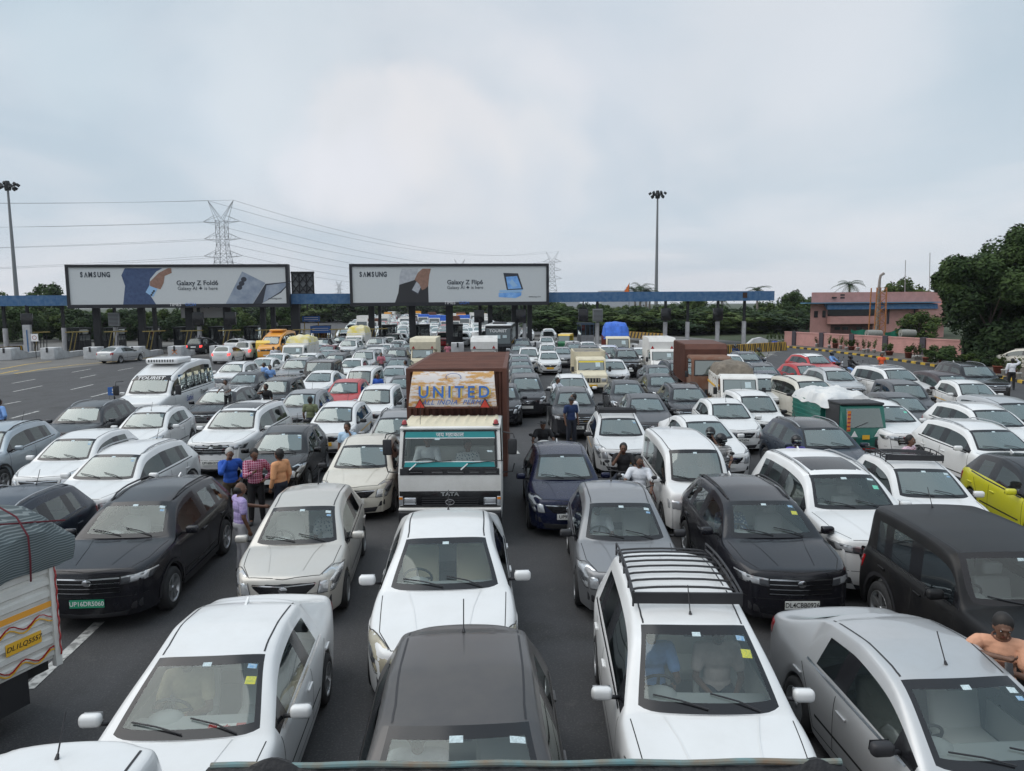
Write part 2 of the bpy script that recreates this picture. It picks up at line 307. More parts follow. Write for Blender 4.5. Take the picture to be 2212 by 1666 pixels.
def car_cage(T):
    hw = T['W']/2; yF, yR = -T['L']/2, T['L']/2; r = T['r']; Ra = r+.065; z0 = .21 if r < .33 else .26
    boxy = T.get('boxy', 0)
    w1, w2 = T['w1'], T['w2']
    def arch(wc): return [(wc-Ra-.07, z0), (wc-Ra*.99, r*.75), (wc-.74*Ra, r+.70*Ra), (wc, r+1.12*Ra), (wc+.74*Ra, r+.70*Ra), (wc+Ra*.99, r*.75), (wc+Ra+.07, z0)]
    a1, a2 = arch(w1), arch(w2)
    a1[0] = (max(a1[0][0], yF+.12), z0); a1[1] = (max(a1[1][0], yF+.16), a1[1][1]); a2[6] = (min(a2[6][0], yR-.06), z0)
    s, e = a1[6][0], a2[0][0]
    low = [(yF, z0)] + a1 + [(lerp(s, e, k/5), z0-.02) for k in (1, 2, 3, 4)] + a2 + [(yR, z0+.06)]
    cw, rf, rr, dk = T['cw'], T['rf'], T['rr'], T['dk']
    bp = rf + (rr-rf)*(.36 if T['q'] else .42); cf = rf + (rr-rf)*(.74 if T['q'] else .88)
    qe = rr - .04
    up = [yF+.02, yF+.10] + [lerp(yF+.10, cw-.07, k/5) for k in (1, 2, 3, 4)] + [cw-.07, cw, lerp(cw, rf, .5), rf, bp-.06, bp+.06, cf-.05, cf+.05, qe-.18, qe, rr+.05, dk, lerp(dk, yR, .55), yR-.03]
    if not T['q']: up[13], up[14] = cf+.03, cf+.10
    def pw(y):
        f = .20*max(0, min(1, ((yF+.75)-y)/.75))**2.2; b = .14*max(0, min(1, (y-(yR-.6))/.6))**2
        if T is CT['jeep'] or boxy: f *= .45; b *= .3
        if T is CT['van'] or T is CT['bus']: f *= .6; b *= .4
        return hw*(1-f-b)
    def zhood(y): t = (y-yF)/(cw-yF); return lerp(T['zf'], T['zc'], 1-(1-t)**1.7) if t < 1 else T['zc']
    def zroof(y):
        t = (y-rf)/(rr-rf); return lerp(T['zrf'], T['zrr'], t) + (T['H']-(T['zrf']+T['zrr'])/2)*4*t*(1-t)
    rows = [[None]*NR for _ in range(NC)]
    for c in range(NC):
        yl, zl = low[c]; yu = up[c]
        cab = 8 <= c <= 16
        w_l = pw(yl); w_u = pw(yu)
        if c < 8: zt = zhood(yu)
        elif c == 8: zt = lerp(T['zc'], T['zrf'], .54)
        elif c <= 16: zt = zroof(min(yu, rr))
        elif c == 17: zt = T['zd']
        elif c == 18: zt = lerp(T['zd'], T['zt'], .6)
        else: zt = T['zt']
        zb = lerp(T['zb'], T['zbr'], sst((yu-cw)/(dk-cw)))
        curv = {0: -.13, 1: -.11, 2: -.05, 3: -.02, 7: -.13, 8: -.11, 9: -.08, 16: .05, 17: .07, 18: .06, 19: .06}.get(c, 0)
        if T is CT['jeep']: curv *= .4
        def cy(x, w): return yu + curv*(1-(x/max(w, .01))**2)
        rx = [None]*NR
        rx[0] = (w_l*.97-.20, yl, zl+.01)
        rx[1] = (w_l*.975, yl, zl)
        z2 = max(.42, zl+.05); z3 = max(.64 if T['H'] < 1.75 else .72, z2+.09)
        rx[2] = (w_l*.992, yl, z2)
        rx[3] = (lerp(w_l, w_u, .4), lerp(yl, yu, .4), z3)
        if cab:
            zr = zt-.055; wr = T['wr']
            if c == 8: wc = pw(cw)*.90; wr = lerp(wc, T['wr'], .56); zr = zt-.02
            if c == 16: wr = T['wr']-.03
            ybel = yu if c != 16 else yu
            rx[4] = (w_u*.985, ybel, zb-.075); rx[5] = (w_u*.94, ybel, zb)
            k = .012 if c == 8 else .05
            rx[6] = (wr+.032, yu, max(zr-k, zb+.012)); rx[7] = (wr, yu, max(zr, zb+.03)); rx[8] = (wr-.042, cy(wr-.042, wr), zr+.026)
            rx[9] = (wr*.5, cy(wr*.5, wr), zt-.006); rx[10] = (0, yu+curv, zt)
        else:
            d4 = .13 if c else .15
            ed = zt
            rx[4] = (w_u*.985, yu, ed-d4); rx[5] = (w_u*.955, yu, ed-.055); rx[6] = (w_u*.925, yu, ed-.03)
            rx[7] = (w_u*.88, cy(.88, 1), ed-.014); rx[8] = (w_u*.80, cy(.80, 1), ed-.002)
            rx[9] = (w_u*.42, cy(.42, 1), ed+.014); rx[10] = (0, yu+curv, ed+.02)
            if c == 7 or c == 17:
                rx[4] = (w_u*.985, yu, min(ed, zb)-.09); rx[5] = (w_u*.945, yu, zb-.01); rx[6] = (w_u*.915, yu, max(ed-.01, zb+.008))
                rx[7] = (w_u*.88, yu+curv*.2, max(ed, zb+.02)); rx[8] = (w_u*.83, cy(.83, 1), ed+.01); rx[9] = (w_u*.44, cy(.44, 1), ed+.022); rx[10] = (0, yu+curv, ed+.026)
        if c == 0:
            for j, (dy, dw) in {0: (.02, 0), 1: (-.02, 0), 2: (-.07, 0), 3: (-.05, 0)}.items(): rx[j] = (rx[j][0]*.97, yF+.04+dy, rx[j][2])
            rx[3] = (rx[3][0], rx[3][1], min(.60, T['zf']-.2)); rx[2] = (rx[2][0], rx[2][1], .40)
        if c == 19:
            for j, dy in {0: -.02, 1: 0, 2: .04, 3: .03}.items(): rx[j] = (rx[j][0], yR-.02+dy, rx[j][2])
        rows[c] = rx
    return rows
GRP = ['body', 'windshield', 'rear_window', 'sw0', 'sw1', 'sw2', 'sw3', 'sw4', 'sw5', 'trim', 'frit', 'roofp']
def car_body(tn, T, level, var=''):
    "returns {group: mesh} from the subdivided cage"
    rows = car_cage(T); bm = bmesh.new(); V = {}
    for c in range(NC):
        for j in range(NR):
            x, y, z = rows[c][j]
            if j == 10: V[c, j, 1] = V[c, j, -1] = bm.verts.new((0, y, z))
            else:
                for s in (1, -1): V[c, j, s] = bm.verts.new((s*x, y, z))
    crl = bm.edges.layers.float.new('crease_edge')
    side = {}
    for c in range(NC-1):
        for j in range(NR-1):
            for s in (1, -1):
                q = [V[c, j, s], V[c+1, j, s], V[c+1, j+1, s], V[c, j+1, s]]
                f = bm.faces.new(q if s > 0 else q[::-1]); m = 0; k = 0 if s > 0 else 3
                if j == 5:
                    if c in (8, 9): m = 3+k
                    elif c == 11: m = 4+k
                    elif c == 13 and T['q']: m = 5+k
                    elif c in (7, 10): m = 9
                    elif c == 12 and T['q'] and T is not CT['sedan']: m = 9
                if j >= 8 and c in (7, 8): m = 1
                if j >= 8 and c == 16: m = 2
                if j >= 7 and 9 <= c < 16: m = 11
                if 'Q' in var and j >= 5 and 7 <= c < 17 and m in (0, 11): m = 9
                f.material_index = m
    # front and rear faces
    for c, sg in ((0, -1), (NC-1, 1)):
        def gp(j, k, s):
            if j == 4 or k == 4: return V[c, (k if j == 4 else j), s]
            key = (c, 'f', j, k, s if k != 10 else 1)
            if key not in V:
                a = rows[c][k]; w4 = rows[c][4][0]; wj = rows[c][j][0] if j else rows[c][1][0]; t = a[0]/w4
                y4 = rows[c][4][1]; yj = rows[c][j][1]
                V[key] = bm.verts.new((s*wj*t, yj + (a[1]-y4) * (1.0 if c == 0 else .9), rows[c][j][2]))
            return V[key]
        for j in (1, 2, 3):
            for k in range(4, 10):
                for s in (1, -1):
                    q = [gp(j, k, s), gp(j, k+1, s), gp(j+1, k+1, s), gp(j+1, k, s)]
                    if len(set(q)) == 4: bm.faces.new(q)
    bmesh.ops.recalc_face_normals(bm, faces=bm.faces)
    for c in range(NC-1):
        for s in (1, -1):
            e = bm.edges.get((V[c, 1, s], V[c+1, 1, s]))
            if e: e[crl] = .6
            e = bm.edges.get((V[c, 0, s], V[c+1, 0, s]))
            if e: e[crl] = .8
            for (ca, cb_, jj) in ((7, 16, 5), (7, 16, 7)) + (((0, 19, 4), (7, 17, 8)) if tn == 'jeep' else ()):
                if ca <= c < cb_:
                    e = bm.edges.get((V[c, jj, s], V[c+1, jj, s]))
                    if e: e[crl] = .35 if tn != 'jeep' else .75
            if c < 8:
                e = bm.edges.get((V[c, 4, s], V[c+1, 4, s]))
                if e: e[crl] = .15
    for cc in (7, 9, 16, 17):
        for j in range(8, 10):
            for s in (1, -1):
                e = bm.edges.get((V[cc, j, s], V[cc, j+1, s]))
                if e: e[crl] = .55
    me = bpy.data.meshes.new('cage'); bm.to_mesh(me); bm.free()
    for i in range(len(GRP)): me.materials.append(M_BLK)
    o = bpy.data.objects.new('cage', me); COL.objects.link(o)
    md = o.modifiers.new('s', 'SUBSURF'); md.levels = level; md.render_levels = level
    bpy.context.view_layer.update()
    sm = bpy.data.meshes.new_from_object(o.evaluated_get(bpy.context.evaluated_depsgraph_get()))
    bpy.data.objects.remove(o)
    bm = bmesh.new(); bm.from_mesh(sm); bm.faces.ensure_lookup_table()
    if level >= 2:
        fr = [f for f in bm.faces if f.material_index == 1 and any(len(e.link_faces) == 2 and any(g.material_index != 1 for g in e.link_faces) for e in f.edges)]
        for f in fr: f.material_index = 10
    bmesh.ops.recalc_face_normals(bm, faces=bm.faces)
    bvh = BVHTree.FromBMesh(bm)
    out = {}
    for gi, g in enumerate(GRP):
        fs = [f for f in bm.faces if f.material_index == gi]
        if not fs: continue
        idx = {}; vs = []; ff = []
        for f in fs:
            l = []
            for v in f.verts:
                if v not in idx: idx[v] = len(vs); vs.append(v.co.copy())
                l.append(idx[v])
            ff.append(l)
        out[g] = (vs, ff)
    bm.free(); bpy.data.meshes.remove(sm)
    return out, bvh
def snap(bvh, p, off):
    co, no, i, d = bvh.find_nearest(Vector(p))
    return co + no*off
def patch(mb, bvh, poly, mt, off=.004, n=8, M=None):
    "fill a 3D quad (4 corners) with a grid and lay it on the body"
    a, b, c, d = [Vector(p) for p in poly]; vs = []; fs = []; n2 = n
    for i in range(n+1):
        for k in range(n2+1):
            u, v = i/n, k/n2; p = (a*(1-u)+b*u)*(1-v) + (d*(1-u)+c*u)*v
            o = off if 0 < i < n and 0 < k < n2 else off*.3
            vs.append(snap(bvh, p, o))
    for i in range(n):
        for k in range(n2):
            q = i*(n2+1)+k; fs.append((q, q+1, q+n2+2, q+n2+1))
    mb.add(vs, fs, mt, True)
def fanpatch(mb, bvh, poly, mt, off=.004, rings=5, per=4):
    "fill a convex 3D outline with rings and lay it on the body"
    P = [Vector(p) for p in poly]; n = len(P); out = []
    for i in range(n):
        for k in range(per): out.append(P[i].lerp(P[(i+1) % n], k/per))
    c = sum(P, Vector())/n; m = len(out); vs = [snap(bvh, c, off)]; fs = []
    for r_ in range(1, rings+1):
        for p in out: vs.append(snap(bvh, c.lerp(p, r_/rings), off if r_ < rings else off*.2))
    for k in range(m): fs.append((0, 1+k, 1+(k+1) % m))
    for r_ in range(1, rings):
        for k in range(m): fs.append((1+(r_-1)*m+k, 1+r_*m+k, 1+r_*m+(k+1) % m, 1+(r_-1)*m+(k+1) % m))
    mb.add(vs, fs, mt, True)
def seam(mb, bvh, pts, w, mt, off=.0015, sub=6):
    P = []; pts = [Vector(p) for p in pts]
    for i in range(len(pts)-1):
        for k in range(sub): P.append(pts[i].lerp(pts[i+1], k/sub))
    P.append(pts[-1]); S = []
    for p in P:
        co, no, i, d = bvh.find_nearest(p); S.append((co, no))
    vs = []; fs = []
    for i, (co, no) in enumerate(S):
        t = (S[min(i+1, len(S)-1)][0] - S[max(i-1, 0)][0]).normalized(); x = t.cross(no).normalized()*w/2
        vs += [co+no*off-x, co+no*off+x]
    for i in range(len(S)-1): fs.append((2*i, 2*i+1, 2*i+3, 2*i+2))
    mb.add(vs, fs, mt, True)
def wheel_mesh(r, style):
    "tyre and rim meshes around the X axis, outer face toward +X"
    t = MB(); w = .19
    t.lathe([(r*.62, -w/2), (r*.9, -w/2), (r*.985, -w*.36), (r, 0), (r*.985, w*.36), (r*.9, w/2), (r*.66, w/2+.004), (r*.62, w*.42)], M_RUB, 28, axis='x')
    k = MB(); k.lathe([(0, .02), (r*.62, .02)], M_BLK, 20, axis='x'); k.lathe([(r*.66, w/2+.002), (r*.645, w/2+.008), (r*.60, w/2-.004), (r*.58, .03)], M_RIM if style != 'steel' else M_STEEL, 24, axis='x')
    mt = M_RIM if style != 'steel' else M_STEEL
    if style == 'steel': k.lathe([(0, w*.36), (r*.20, w*.40), (r*.5, w*.44), (r*.62, w*.36)], mt, 24, axis='x')
    ns = 5 if style == 'alloy' else 9
    for i in range(ns):
        M = Matrix.Rotation(2*math.pi*i/ns, 4, 'X')
        if style == 'steel': k.box(w*.41, w*.46, -.012, .012, r*.30, r*.48, M_BLK, M)
        else:
            k.add([(w*.36, -.035, 0), (w*.36, .035, 0), (w*.46, .05, r*.6), (w*.46, -.05, r*.6), (.03, -.035, 0), (.03, .035, 0), (.03, .045, r*.6), (.03, -.045, r*.6)],
                  [(0, 1, 2, 3), (0, 3, 7, 4), (1, 5, 6, 2), (4, 7, 6, 5), (3, 2, 6, 7)], mt, False, M)
    k.lathe([(0, w*.44), (.035, w*.44), (.04, w*.3)], mt, 12, axis='x')
    return t.mesh('tyre'), k.mesh('rim')
WH = {}
def wheels(r, style):
    if (r, style) not in WH: WH[r, style] = wheel_mesh(r, style)
    return WH[r, style]
def mk(out, name, mb, child_of=None, **kw):
    me = mb.mesh(name); me.set_sharp_from_angle(angle=R(40)); out.append((name, me, child_of, kw))
LIB = {}
def car_lib(tn, lod, var=''):
    """meshes of one car type. Each entry: (part name, mesh, index of the part that carries it, options).
    option paint=True: the first material slot is the car's own paint."""
    key = (tn, lod, var)
    if key in LIB: return LIB[key]
    T = CT[tn]; P = []; hw = T['W']/2; yF, yR = -T['L']/2, T['L']/2; zf = T['zf']
    g, bvh = car_body(tn, T, 2 if lod else 1, var)
    pm = paint('white')
    b = MB(); b.add(*g['body'], pm, True)
    b.m(M_BLK); b.m(pm if 'R' not in var else M_TRIM)
    roofm = pm
    if 'R' in var: roofm = M_TRIM
    if 'S' in var: roofm = mat('white_roof_paint', (.80, .80, .79), .34, coat=.7)
    if 'roofp' in g: b.add(*g['roofp'], roofm, True)
    b.add(*g['trim'], M_TRIM, True)
    if 'frit' in g: b.add(*g['frit'], M_TRIM, True)
    # underbody and inner tub
    z0 = .21
    b.box(-hw+.20, hw-.20, yF+.30, yR-.25, .2, .36, M_BLK)
    b.box(-hw+.11, hw-.11, T['w1']+T['r']+.1, T['w2']-T['r']-.05, .20, .5, M_BLK)
    for wy in (T['w1'], T['w2']): b.box(-hw+.24, hw-.24, wy-T['r']-.06, wy+T['r']+.06, .25, .66, M_BLK)
    zb = T['zb']
    if lod == 0:
        b.add(*g['windshield'], M_DGW, True)
        for n in ('rear_window', 'sw0', 'sw1', 'sw2', 'sw3', 'sw4', 'sw5'):
            if n in g: b.add(*g[n], M_DG, True)
        for s in (1, -1):
            for wy in (T['w1'], T['w2']):
                b.lathe([(0, .09), (T['r'], .09), (T['r'], -.09)], M_RUB, 10, Matrix.Translation((s*(hw-.12), wy, T['r'])), axis='x')
            fanpatch(b, bvh, [(s*hw*.82, yF+.15, zf-.14), (s*hw*.50, yF, zf-.16), (s*hw*.55, yF, zf-.03), (s*hw*.9, yF+.4, zf-.01)], M_LAMP, .006, 2, 2)
        fanpatch(b, bvh, [(-hw*.42, yF, zf-.2), (hw*.42, yF, zf-.2), (hw*.45, yF, zf-.07), (-hw*.45, yF, zf-.07)], M_BLK, .006, 2, 3)
        mk(P, 'body', b, paint=True); LIB[key] = P; return P
    # seams
    cabin = tn != 'jeep'
    sm = mat('seam_shadow', (.01, .01, .01), .8)
    for s in (1, -1):
        bp = T['rf'] + (T['rr']-T['rf'])*(.36 if T['q'] else .42)
        for yy, k in ((T['cw']+.06 if tn not in ('van', 'bus') else T['cw']+.3, 0), (bp, 1), (bp+.98 if bp+.98 < T['w2']-.15 else T['w2']-.12, 2)):
            y2 = min(yy, T['w2']-T['r']-.12) if k == 2 else yy
            seam(b, bvh, [(s*hw, yy, zb-.02), (s*hw, lerp(yy, y2, .6), .62), (s*hw, y2, .30)], .012, sm)
        seam(b, bvh, [(s*hw, T['cw']+.1, .30), (s*hw, T['w2']-T['r']-.12, .30)], .012, sm)
        if tn not in ('van', 'bus'):   # bonnet gap
            seam(b, bvh, [(s*hw*.62, yF+.02, zf+.01), (s*hw*.80, yF+.35, zf+.08), (s*hw*.86, T['cw']-.12, T['zc'])], .010, sm)
        for zz in (.46,): seam(b, bvh, [(s*hw, T['w1']+T['r']+.16, zz), (s*hw, 0, zz), (s*hw, T['w2']-T['r']-.16, zz)], .030, M_BLK if tn in ('tall', 'hatch') else sm, .004 if tn in ('tall', 'hatch') else .001)
        # dark rubber around the side glass
        seam(b, bvh, [(s*hw*.97, T['cw']+.16, zb+.0), (s*hw*.97, T['rr']*.5, lerp(zb, T['zbr'], .5)), (s*hw*.97, T['rr']-.1, T['zbr'])], .026, M_CHR if 'G' in var or tn == 'sedan' else M_TRIM, .006)
        # roof ditch strips
        seam(b, bvh, [(s*(T['wr']-.075), T['rf']+.03, T['zrf']), (s*(T['wr']-.075), 0, T['H']), (s*(T['wr']-.075), T['rr']-.05, T['zrr'])], .018, M_BLK, .003)
    if tn not in ('van', 'bus'):
        seam(b, bvh, [(-hw*.62, yF+.02, zf+.01), (0, yF-.08, zf+.0), (hw*.62, yF+.02, zf+.01)], .012, sm)
    # bonnet creases read as raised ribs
    # lower dark bumper / cladding
    zl = .30
    fanpatch(b, bvh, [(-hw*.55, yF, .24), (hw*.55, yF, .24), (hw*.62, yF, .36), (-hw*.62, yF, .36)], M_BLK, .008, 4, 4)
    if tn in ('suv', 'big', 'jeep') or 'C' in var:
        for s in (1, -1):
            for wy in (T['w1'], T['w2']):
                pts = [(s*hw, wy + (T['r']+.10)*math.cos(a), T['r'] + (T['r']+.11)*math.sin(a)) for a in [math.pi*k/8 for k in range(9)]]
                seam(b, bvh, pts, .06, M_BLK, .010, 2)
            seam(b, bvh, [(s*hw, T['w1']+T['r']+.1, .29), (s*hw, T['w2']-T['r']-.1, .29)], .13, M_BLK, .008)
    # fog lamp pockets
    for s in (1, -1):
        if tn not in ('van', 'bus', 'jeep'): fanpatch(b, bvh, [(s*hw*.62, yF, .36), (s*hw*.84, yF+.05, .37), (s*hw*.82, yF+.05, .50), (s*hw*.66, yF, .46)], M_BLK, .006, 3, 3)
    if tn not in ('van', 'bus', 'jeep'):
        seam(b, bvh, [(-hw*.9, yF+.15, .56), (-hw*.5, yF, .565), (hw*.5, yF, .565), (hw*.9, yF+.15, .56)], .008, sm)
        for s in (1, -1): seam(b, bvh, [(s*hw*.30, yF+.12, zf+.05), (s*hw*.40, lerp(yF, T['cw'], .6), T['zc']), (s*hw*.50, T['cw']-.1, T['zc'])], .010, pm, .007)
    if 'T' in var:
        for s in (1, -1): seam(b, bvh, [(s*hw, T['w1']+T['r']+.1, zb-.28), (s*hw, 0, zb-.26), (s*hw, T['w2']-.1, zb-.22)], .035, M_PLY, .004)
    if 'SR' in var:   # panoramic sunroof
        patch(b, bvh, [(-T['wr']+.16, T['rf']+.20, T['H']), (T['wr']-.16, T['rf']+.20, T['H']), (T['wr']-.16, T['rf']+1.15, T['H']), (-T['wr']+.16, T['rf']+1.15, T['H'])], M_TRIM, .004, 6)
    mk(P, 'body', b, paint=True)
    for n, mt, nm in (('windshield', M_WS, 'windshield'), ('rear_window', M_SG, 'rear_window')):
        if n in g: w = MB(); w.add(*g[n], mt, True); mk(P, nm, w)
    ws_i = 1
    for k in range(6):
        if 'sw%d' % k in g: w = MB(); w.add(*g['sw%d' % k], M_SG if tn != 'jeep' else M_DG, True); mk(P, 'side_window', w)
    # headlights, grille, tail lamps
    for s in (1, -1):
        h = MB()
        if tn == 'jeep': h.lathe([(0, .03), (.085, .02), (.10, 0)], M_LAMP, 16, Matrix.Translation((s*hw*.62, yF-.035, .86)) @ Matrix.Rotation(math.pi/2, 4, 'X'))
        elif tn in ('van', 'bus'): fanpatch(h, bvh, [(s*hw*.55, yF, zf-.30), (s*hw*.93, yF+.12, zf-.28), (s*hw*.95, yF+.16, zf-.10), (s*hw*.58, yF, zf-.13)], M_LAMP, .012, 4, 4)
        elif tn in ('suv', 'big'):
            pl = [(s*hw*.50, yF-.02, zf-.20), (s*hw*.93, yF+.22, zf-.17), (s*hw*.99, yF+.36, zf-.06), (s*hw*.84, yF+.10, zf-.07), (s*hw*.52, yF-.03, zf-.10)]
            fanpatch(h, bvh, pl, M_LAMPD, .010, 4, 4); seam(h, bvh, pl + [pl[0]], .012, M_BLK, .012, 4); seam(h, bvh, [pl[4], pl[3], pl[2]], .022, M_LAMP, .018, 5)
            fanpatch(h, bvh, [Vector(pl[0]).lerp(Vector(pl[1]), .25), Vector(pl[0]).lerp(Vector(pl[1]), .8), Vector(pl[4]).lerp(Vector(pl[2]), .7), Vector(pl[4]).lerp(Vector(pl[3]), .3)], M_LAMP, .014, 3, 3)
        else:
            pl = [(s*hw*.56, yF-.02, zf-.24), (s*hw*.86, yF+.10, zf-.24), (s*hw*1.0, yF+.42, zf-.05), (s*hw*.93, yF+.60, zf+.035), (s*hw*.76, yF+.26, zf+.0), (s*hw*.60, yF+.02, zf-.09)]
            fanpatch(h, bvh, pl, M_LAMPY if 'Y' in var else M_LAMP, .012, 4, 4)
            seam(h, bvh, pl + [pl[0]], .010, M_BLK, .013, 4)
            fanpatch(h, bvh, [Vector(p).lerp(Vector(pl[0])*.4+Vector(pl[3])*.25+Vector(pl[2])*.35, .45) for p in pl], M_LAMPD if s > 0 or 1 else 0, .015, 3, 2)
        mk(P, 'headlight', h)
        t = MB(); zt = T['zt']
        fanpatch(t, bvh, [(s*hw*.70, yR, zt-.30), (s*hw*.99, yR-.10, zt-.28), (s*hw*1.0, yR-.22, zt-.06), (s*hw*.72, yR, zt-.07)], M_REDL if 'B' in var else M_RED, .010, 4, 3); mk(P, 'tail_light', t)
    gr = MB()
    if tn in ('suv', 'big'):
        fanpatch(gr, bvh, [(-hw*.50, yF, zf-.34), (hw*.50, yF, zf-.34), (hw*.56, yF, zf-.16), (hw*.5, yF, zf-.07), (-hw*.5, yF, zf-.07), (-hw*.56, yF, zf-.16)], M_TRIM, .006, 4, 4)
        for k in range(4): seam(gr, bvh, [(-hw*.50, yF-.05, zf-.10-.068*k), (0, yF-.1, zf-.10-.068*k), (hw*.50, yF-.05, zf-.10-.068*k)], .012 if k else .02, M_CHR, .016)
    elif tn == 'jeep':
        patch(gr, bvh, [(-hw*.8, yF, .62), (hw*.8, yF, .62), (hw*.8, yF, 1.05), (-hw*.8, yF, 1.05)], M_BLK, .01)
        for k in range(7): gr.box(-.30+.1*k-.02, -.30+.1*k+.02, yF-.09, yF-.05, .68, .98, M_TRIM)
    elif tn in ('van', 'bus'):
        fanpatch(gr, bvh, [(-hw*.5, yF, zf-.26), (hw*.5, yF, zf-.26), (hw*.5, yF, zf-.12), (-hw*.5, yF, zf-.12)], M_BLK, .008, 4, 4)
    else:
        fanpatch(gr, bvh, [(-hw*.34, yF, zf-.25), (hw*.34, yF, zf-.25), (hw*.52, yF, zf-.13), (hw*.54, yF, zf-.08), (-hw*.54, yF, zf-.08), (-hw*.52, yF, zf-.13)], M_TRIM, .006, 4, 4)
        if 'G' in var:
            for k in range(3): seam(gr, bvh, [(-hw*.46, yF-.05, zf-.10-.05*k), (0, yF-.1, zf-.10-.05*k), (hw*.46, yF-.05, zf-.10-.05*k)], .011, M_CHR, .014)
        else: seam(gr, bvh, [(-hw*.56, yF-.05, zf-.085), (0, yF-.1, zf-.10), (hw*.56, yF-.05, zf-.085)], .014, M_CHR, .012)
    # plain oval badge
    co = snap(bvh, (0, yF-.1, zf-.15), .02)
    gr.lathe([(0, .006), (.045, .004), (.052, 0)], M_CHR, 14, Matrix.Translation(co) @ Matrix.Rotation(math.pi/2, 4, 'X') @ Matrix.Scale(1.3, 4, (1, 0, 0)))
    mk(P, 'grille', gr)
    # number plates
    for yy, sg in ((yF, -1), (yR, 1)):
        pl = MB(); zc = .50 if sg < 0 else (.78 if tn != 'sedan' else .72)
        c0 = snap(bvh, (0, yy+sg*.2, zc), .012); pl.box(-.25, .25, min(c0.y, c0.y+sg*.012), max(c0.y, c0.y+sg*.012), zc-.06, zc+.06, M_PLY if 'T' in var else (M_PLG if 'E' in var else M_PLW))
        mk(P, 'number_plate', pl, None, plate=sg, at=(0, c0.y+sg*.012, zc))
    # mirrors
    for s in (1, -1):
        m = MB(); c0 = Vector((s*hw*.93, T['cw']+.28 if tn not in ('van', 'bus') else T['cw']+.20, zb+.04))
        m.tube([c0, c0+Vector((s*.10, -.02, .015))], .022, M_BLK, 6)
        m.box(c0.x+s*.17-.105, c0.x+s*.17+.105, c0.y-.075, c0.y+.030, c0.z-.012, c0.z+.118, pm, None, .045)
        m.add([(c0.x+s*.075, c0.y+.035, c0.z-.005), (c0.x+s*.265, c0.y+.035, c0.z-.005), (c0.x+s*.255, c0.y+.035, c0.z+.105), (c0.x+s*.08, c0.y+.035, c0.z+.105)], [(0, 1, 2, 3)], M_CHR)
        me = m.mesh('mirror')
        # paint in slot 0
        P.append(('wing_mirror', me, None, dict(mirror=True)))
    # wipers on the windshield
    for x0, x1 in ((-.50, -.02), (.02, .52)):
        w = MB(); hy = T['cw']
        a = snap(bvh, (x1*.9, hy-.06, T['zc']+.03), .018); c_ = snap(bvh, (x0*1.02, hy+.08, T['zc']+.09), .022); mid = snap(bvh, ((x0+x1)/2, hy+.02, T['zc']+.05), .028)
        w.tube([a, mid, c_], .0085, M_BLK, 5); mk(P, 'wiper', w, ws_i)
    # door handles
    for s in (1, -1):
        bp = T['rf'] + (T['rr']-T['rf'])*(.36 if T['q'] else .42)
        for yy in (bp-.16, bp+.80):
            h = MB(); p = snap(bvh, (s*hw, yy, zb-.15), .012)
            h.box(p.x-.012, p.x+.014, p.y-.09, p.y+.09, p.z-.014, p.z+.014, pm, None, .006); me = h.mesh('door_handle'); P.append(('door_handle', me, 0, dict(paint=True)))
    # wheels
    st = 'alloy' if ('A' in var or tn in ('suv', 'big', 'jeep')) else ('steel' if tn in ('van', 'tall', 'bus') or 'T' in var else 'multi')
    for s in (1, -1):
        for wy in (T['w1'], T['w2']): P.append(('wheel', None, None, dict(wheel=(s*(hw-.10), wy, T['r'], s, st))))
    # interior
    it = MB(); zc = T['zc']; mi = M_INTB if 'I' in var else M_INT
    it.box(-hw+.16, hw-.16, T['cw']+.05, T['rr']-.02 if tn != 'sedan' else T['rr']-.1, .34, .38, M_INT)
    for s in (1, -1): it.box(s*(hw-.125)-.012, s*(hw-.125)+.012, T['cw']+.1, T['rr']-.05, .3, zb-.09, M_INTG)
    mk(P, 'cabin_lining', it)
    d = MB(); dl = .50 if tn not in ('van', 'bus') else .42
    d.box(-hw+.19, hw-.19, T['cw']-.02, T['cw']+dl, zc-.30, zc-.075, M_INT, None, .05)
    d.ball((-hw*.43, T['cw']+dl-.05, zc-.10), .15, M_INT, (1.2, 1, .55), 12); mk(P, 'dashboard', d)
    sw = MB(); M = Matrix.Translation((-hw*.43, T['cw']+dl+.13, zc-.10)) @ Matrix.Rotation(R(-62), 4, 'X')
    sw.tube([(.185*math.cos(a), .185*math.sin(a), 0) for a in [2*math.pi*k/20 for k in range(21)]], .016, M_BLK, 6, False, M)
    sw.tube([(-.18, 0, 0), (0, 0, -.02), (.18, 0, 0)], .018, M_BLK, 5, True, M); sw.tube([(0, 0, -.02), (0, -.18, 0)], .018, M_BLK, 5, True, M)
    sw.ball((0, 0, -.02), .055, M_BLK, (1, 1, .5), 8, M); mk(P, 'steering_wheel', sw)
    sy = T['cw']+dl+.62; ms = M_INTB if 'I' in var else M_INTG
    rws = [(sy, (-hw*.43, hw*.43), .25)] + [(sy+.88*k, (0,), hw-.22) for k in range(1, 3) if sy+.88*k+.2 < T['rr']]
    for y_, xs, wd in rws:
        for x in xs:
            q = MB(); q.box(x-wd, x+wd, y_-.40, y_+.12, .42, .60, ms, None, .05)
            q.box(x-wd, x+wd, 0, .13, 0, .60, ms, Matrix.Translation((0, y_+.02, .52)) @ Matrix.Rotation(R(-14), 4, 'X'), .045)
            for hx in ((x,) if wd < .4 else (x-wd*.6, x+wd*.6)): q.box(hx-.13, hx+.13, y_+.16, y_+.26, 1.13, 1.30, ms, None, .035)
            mk(P, 'seat', q)
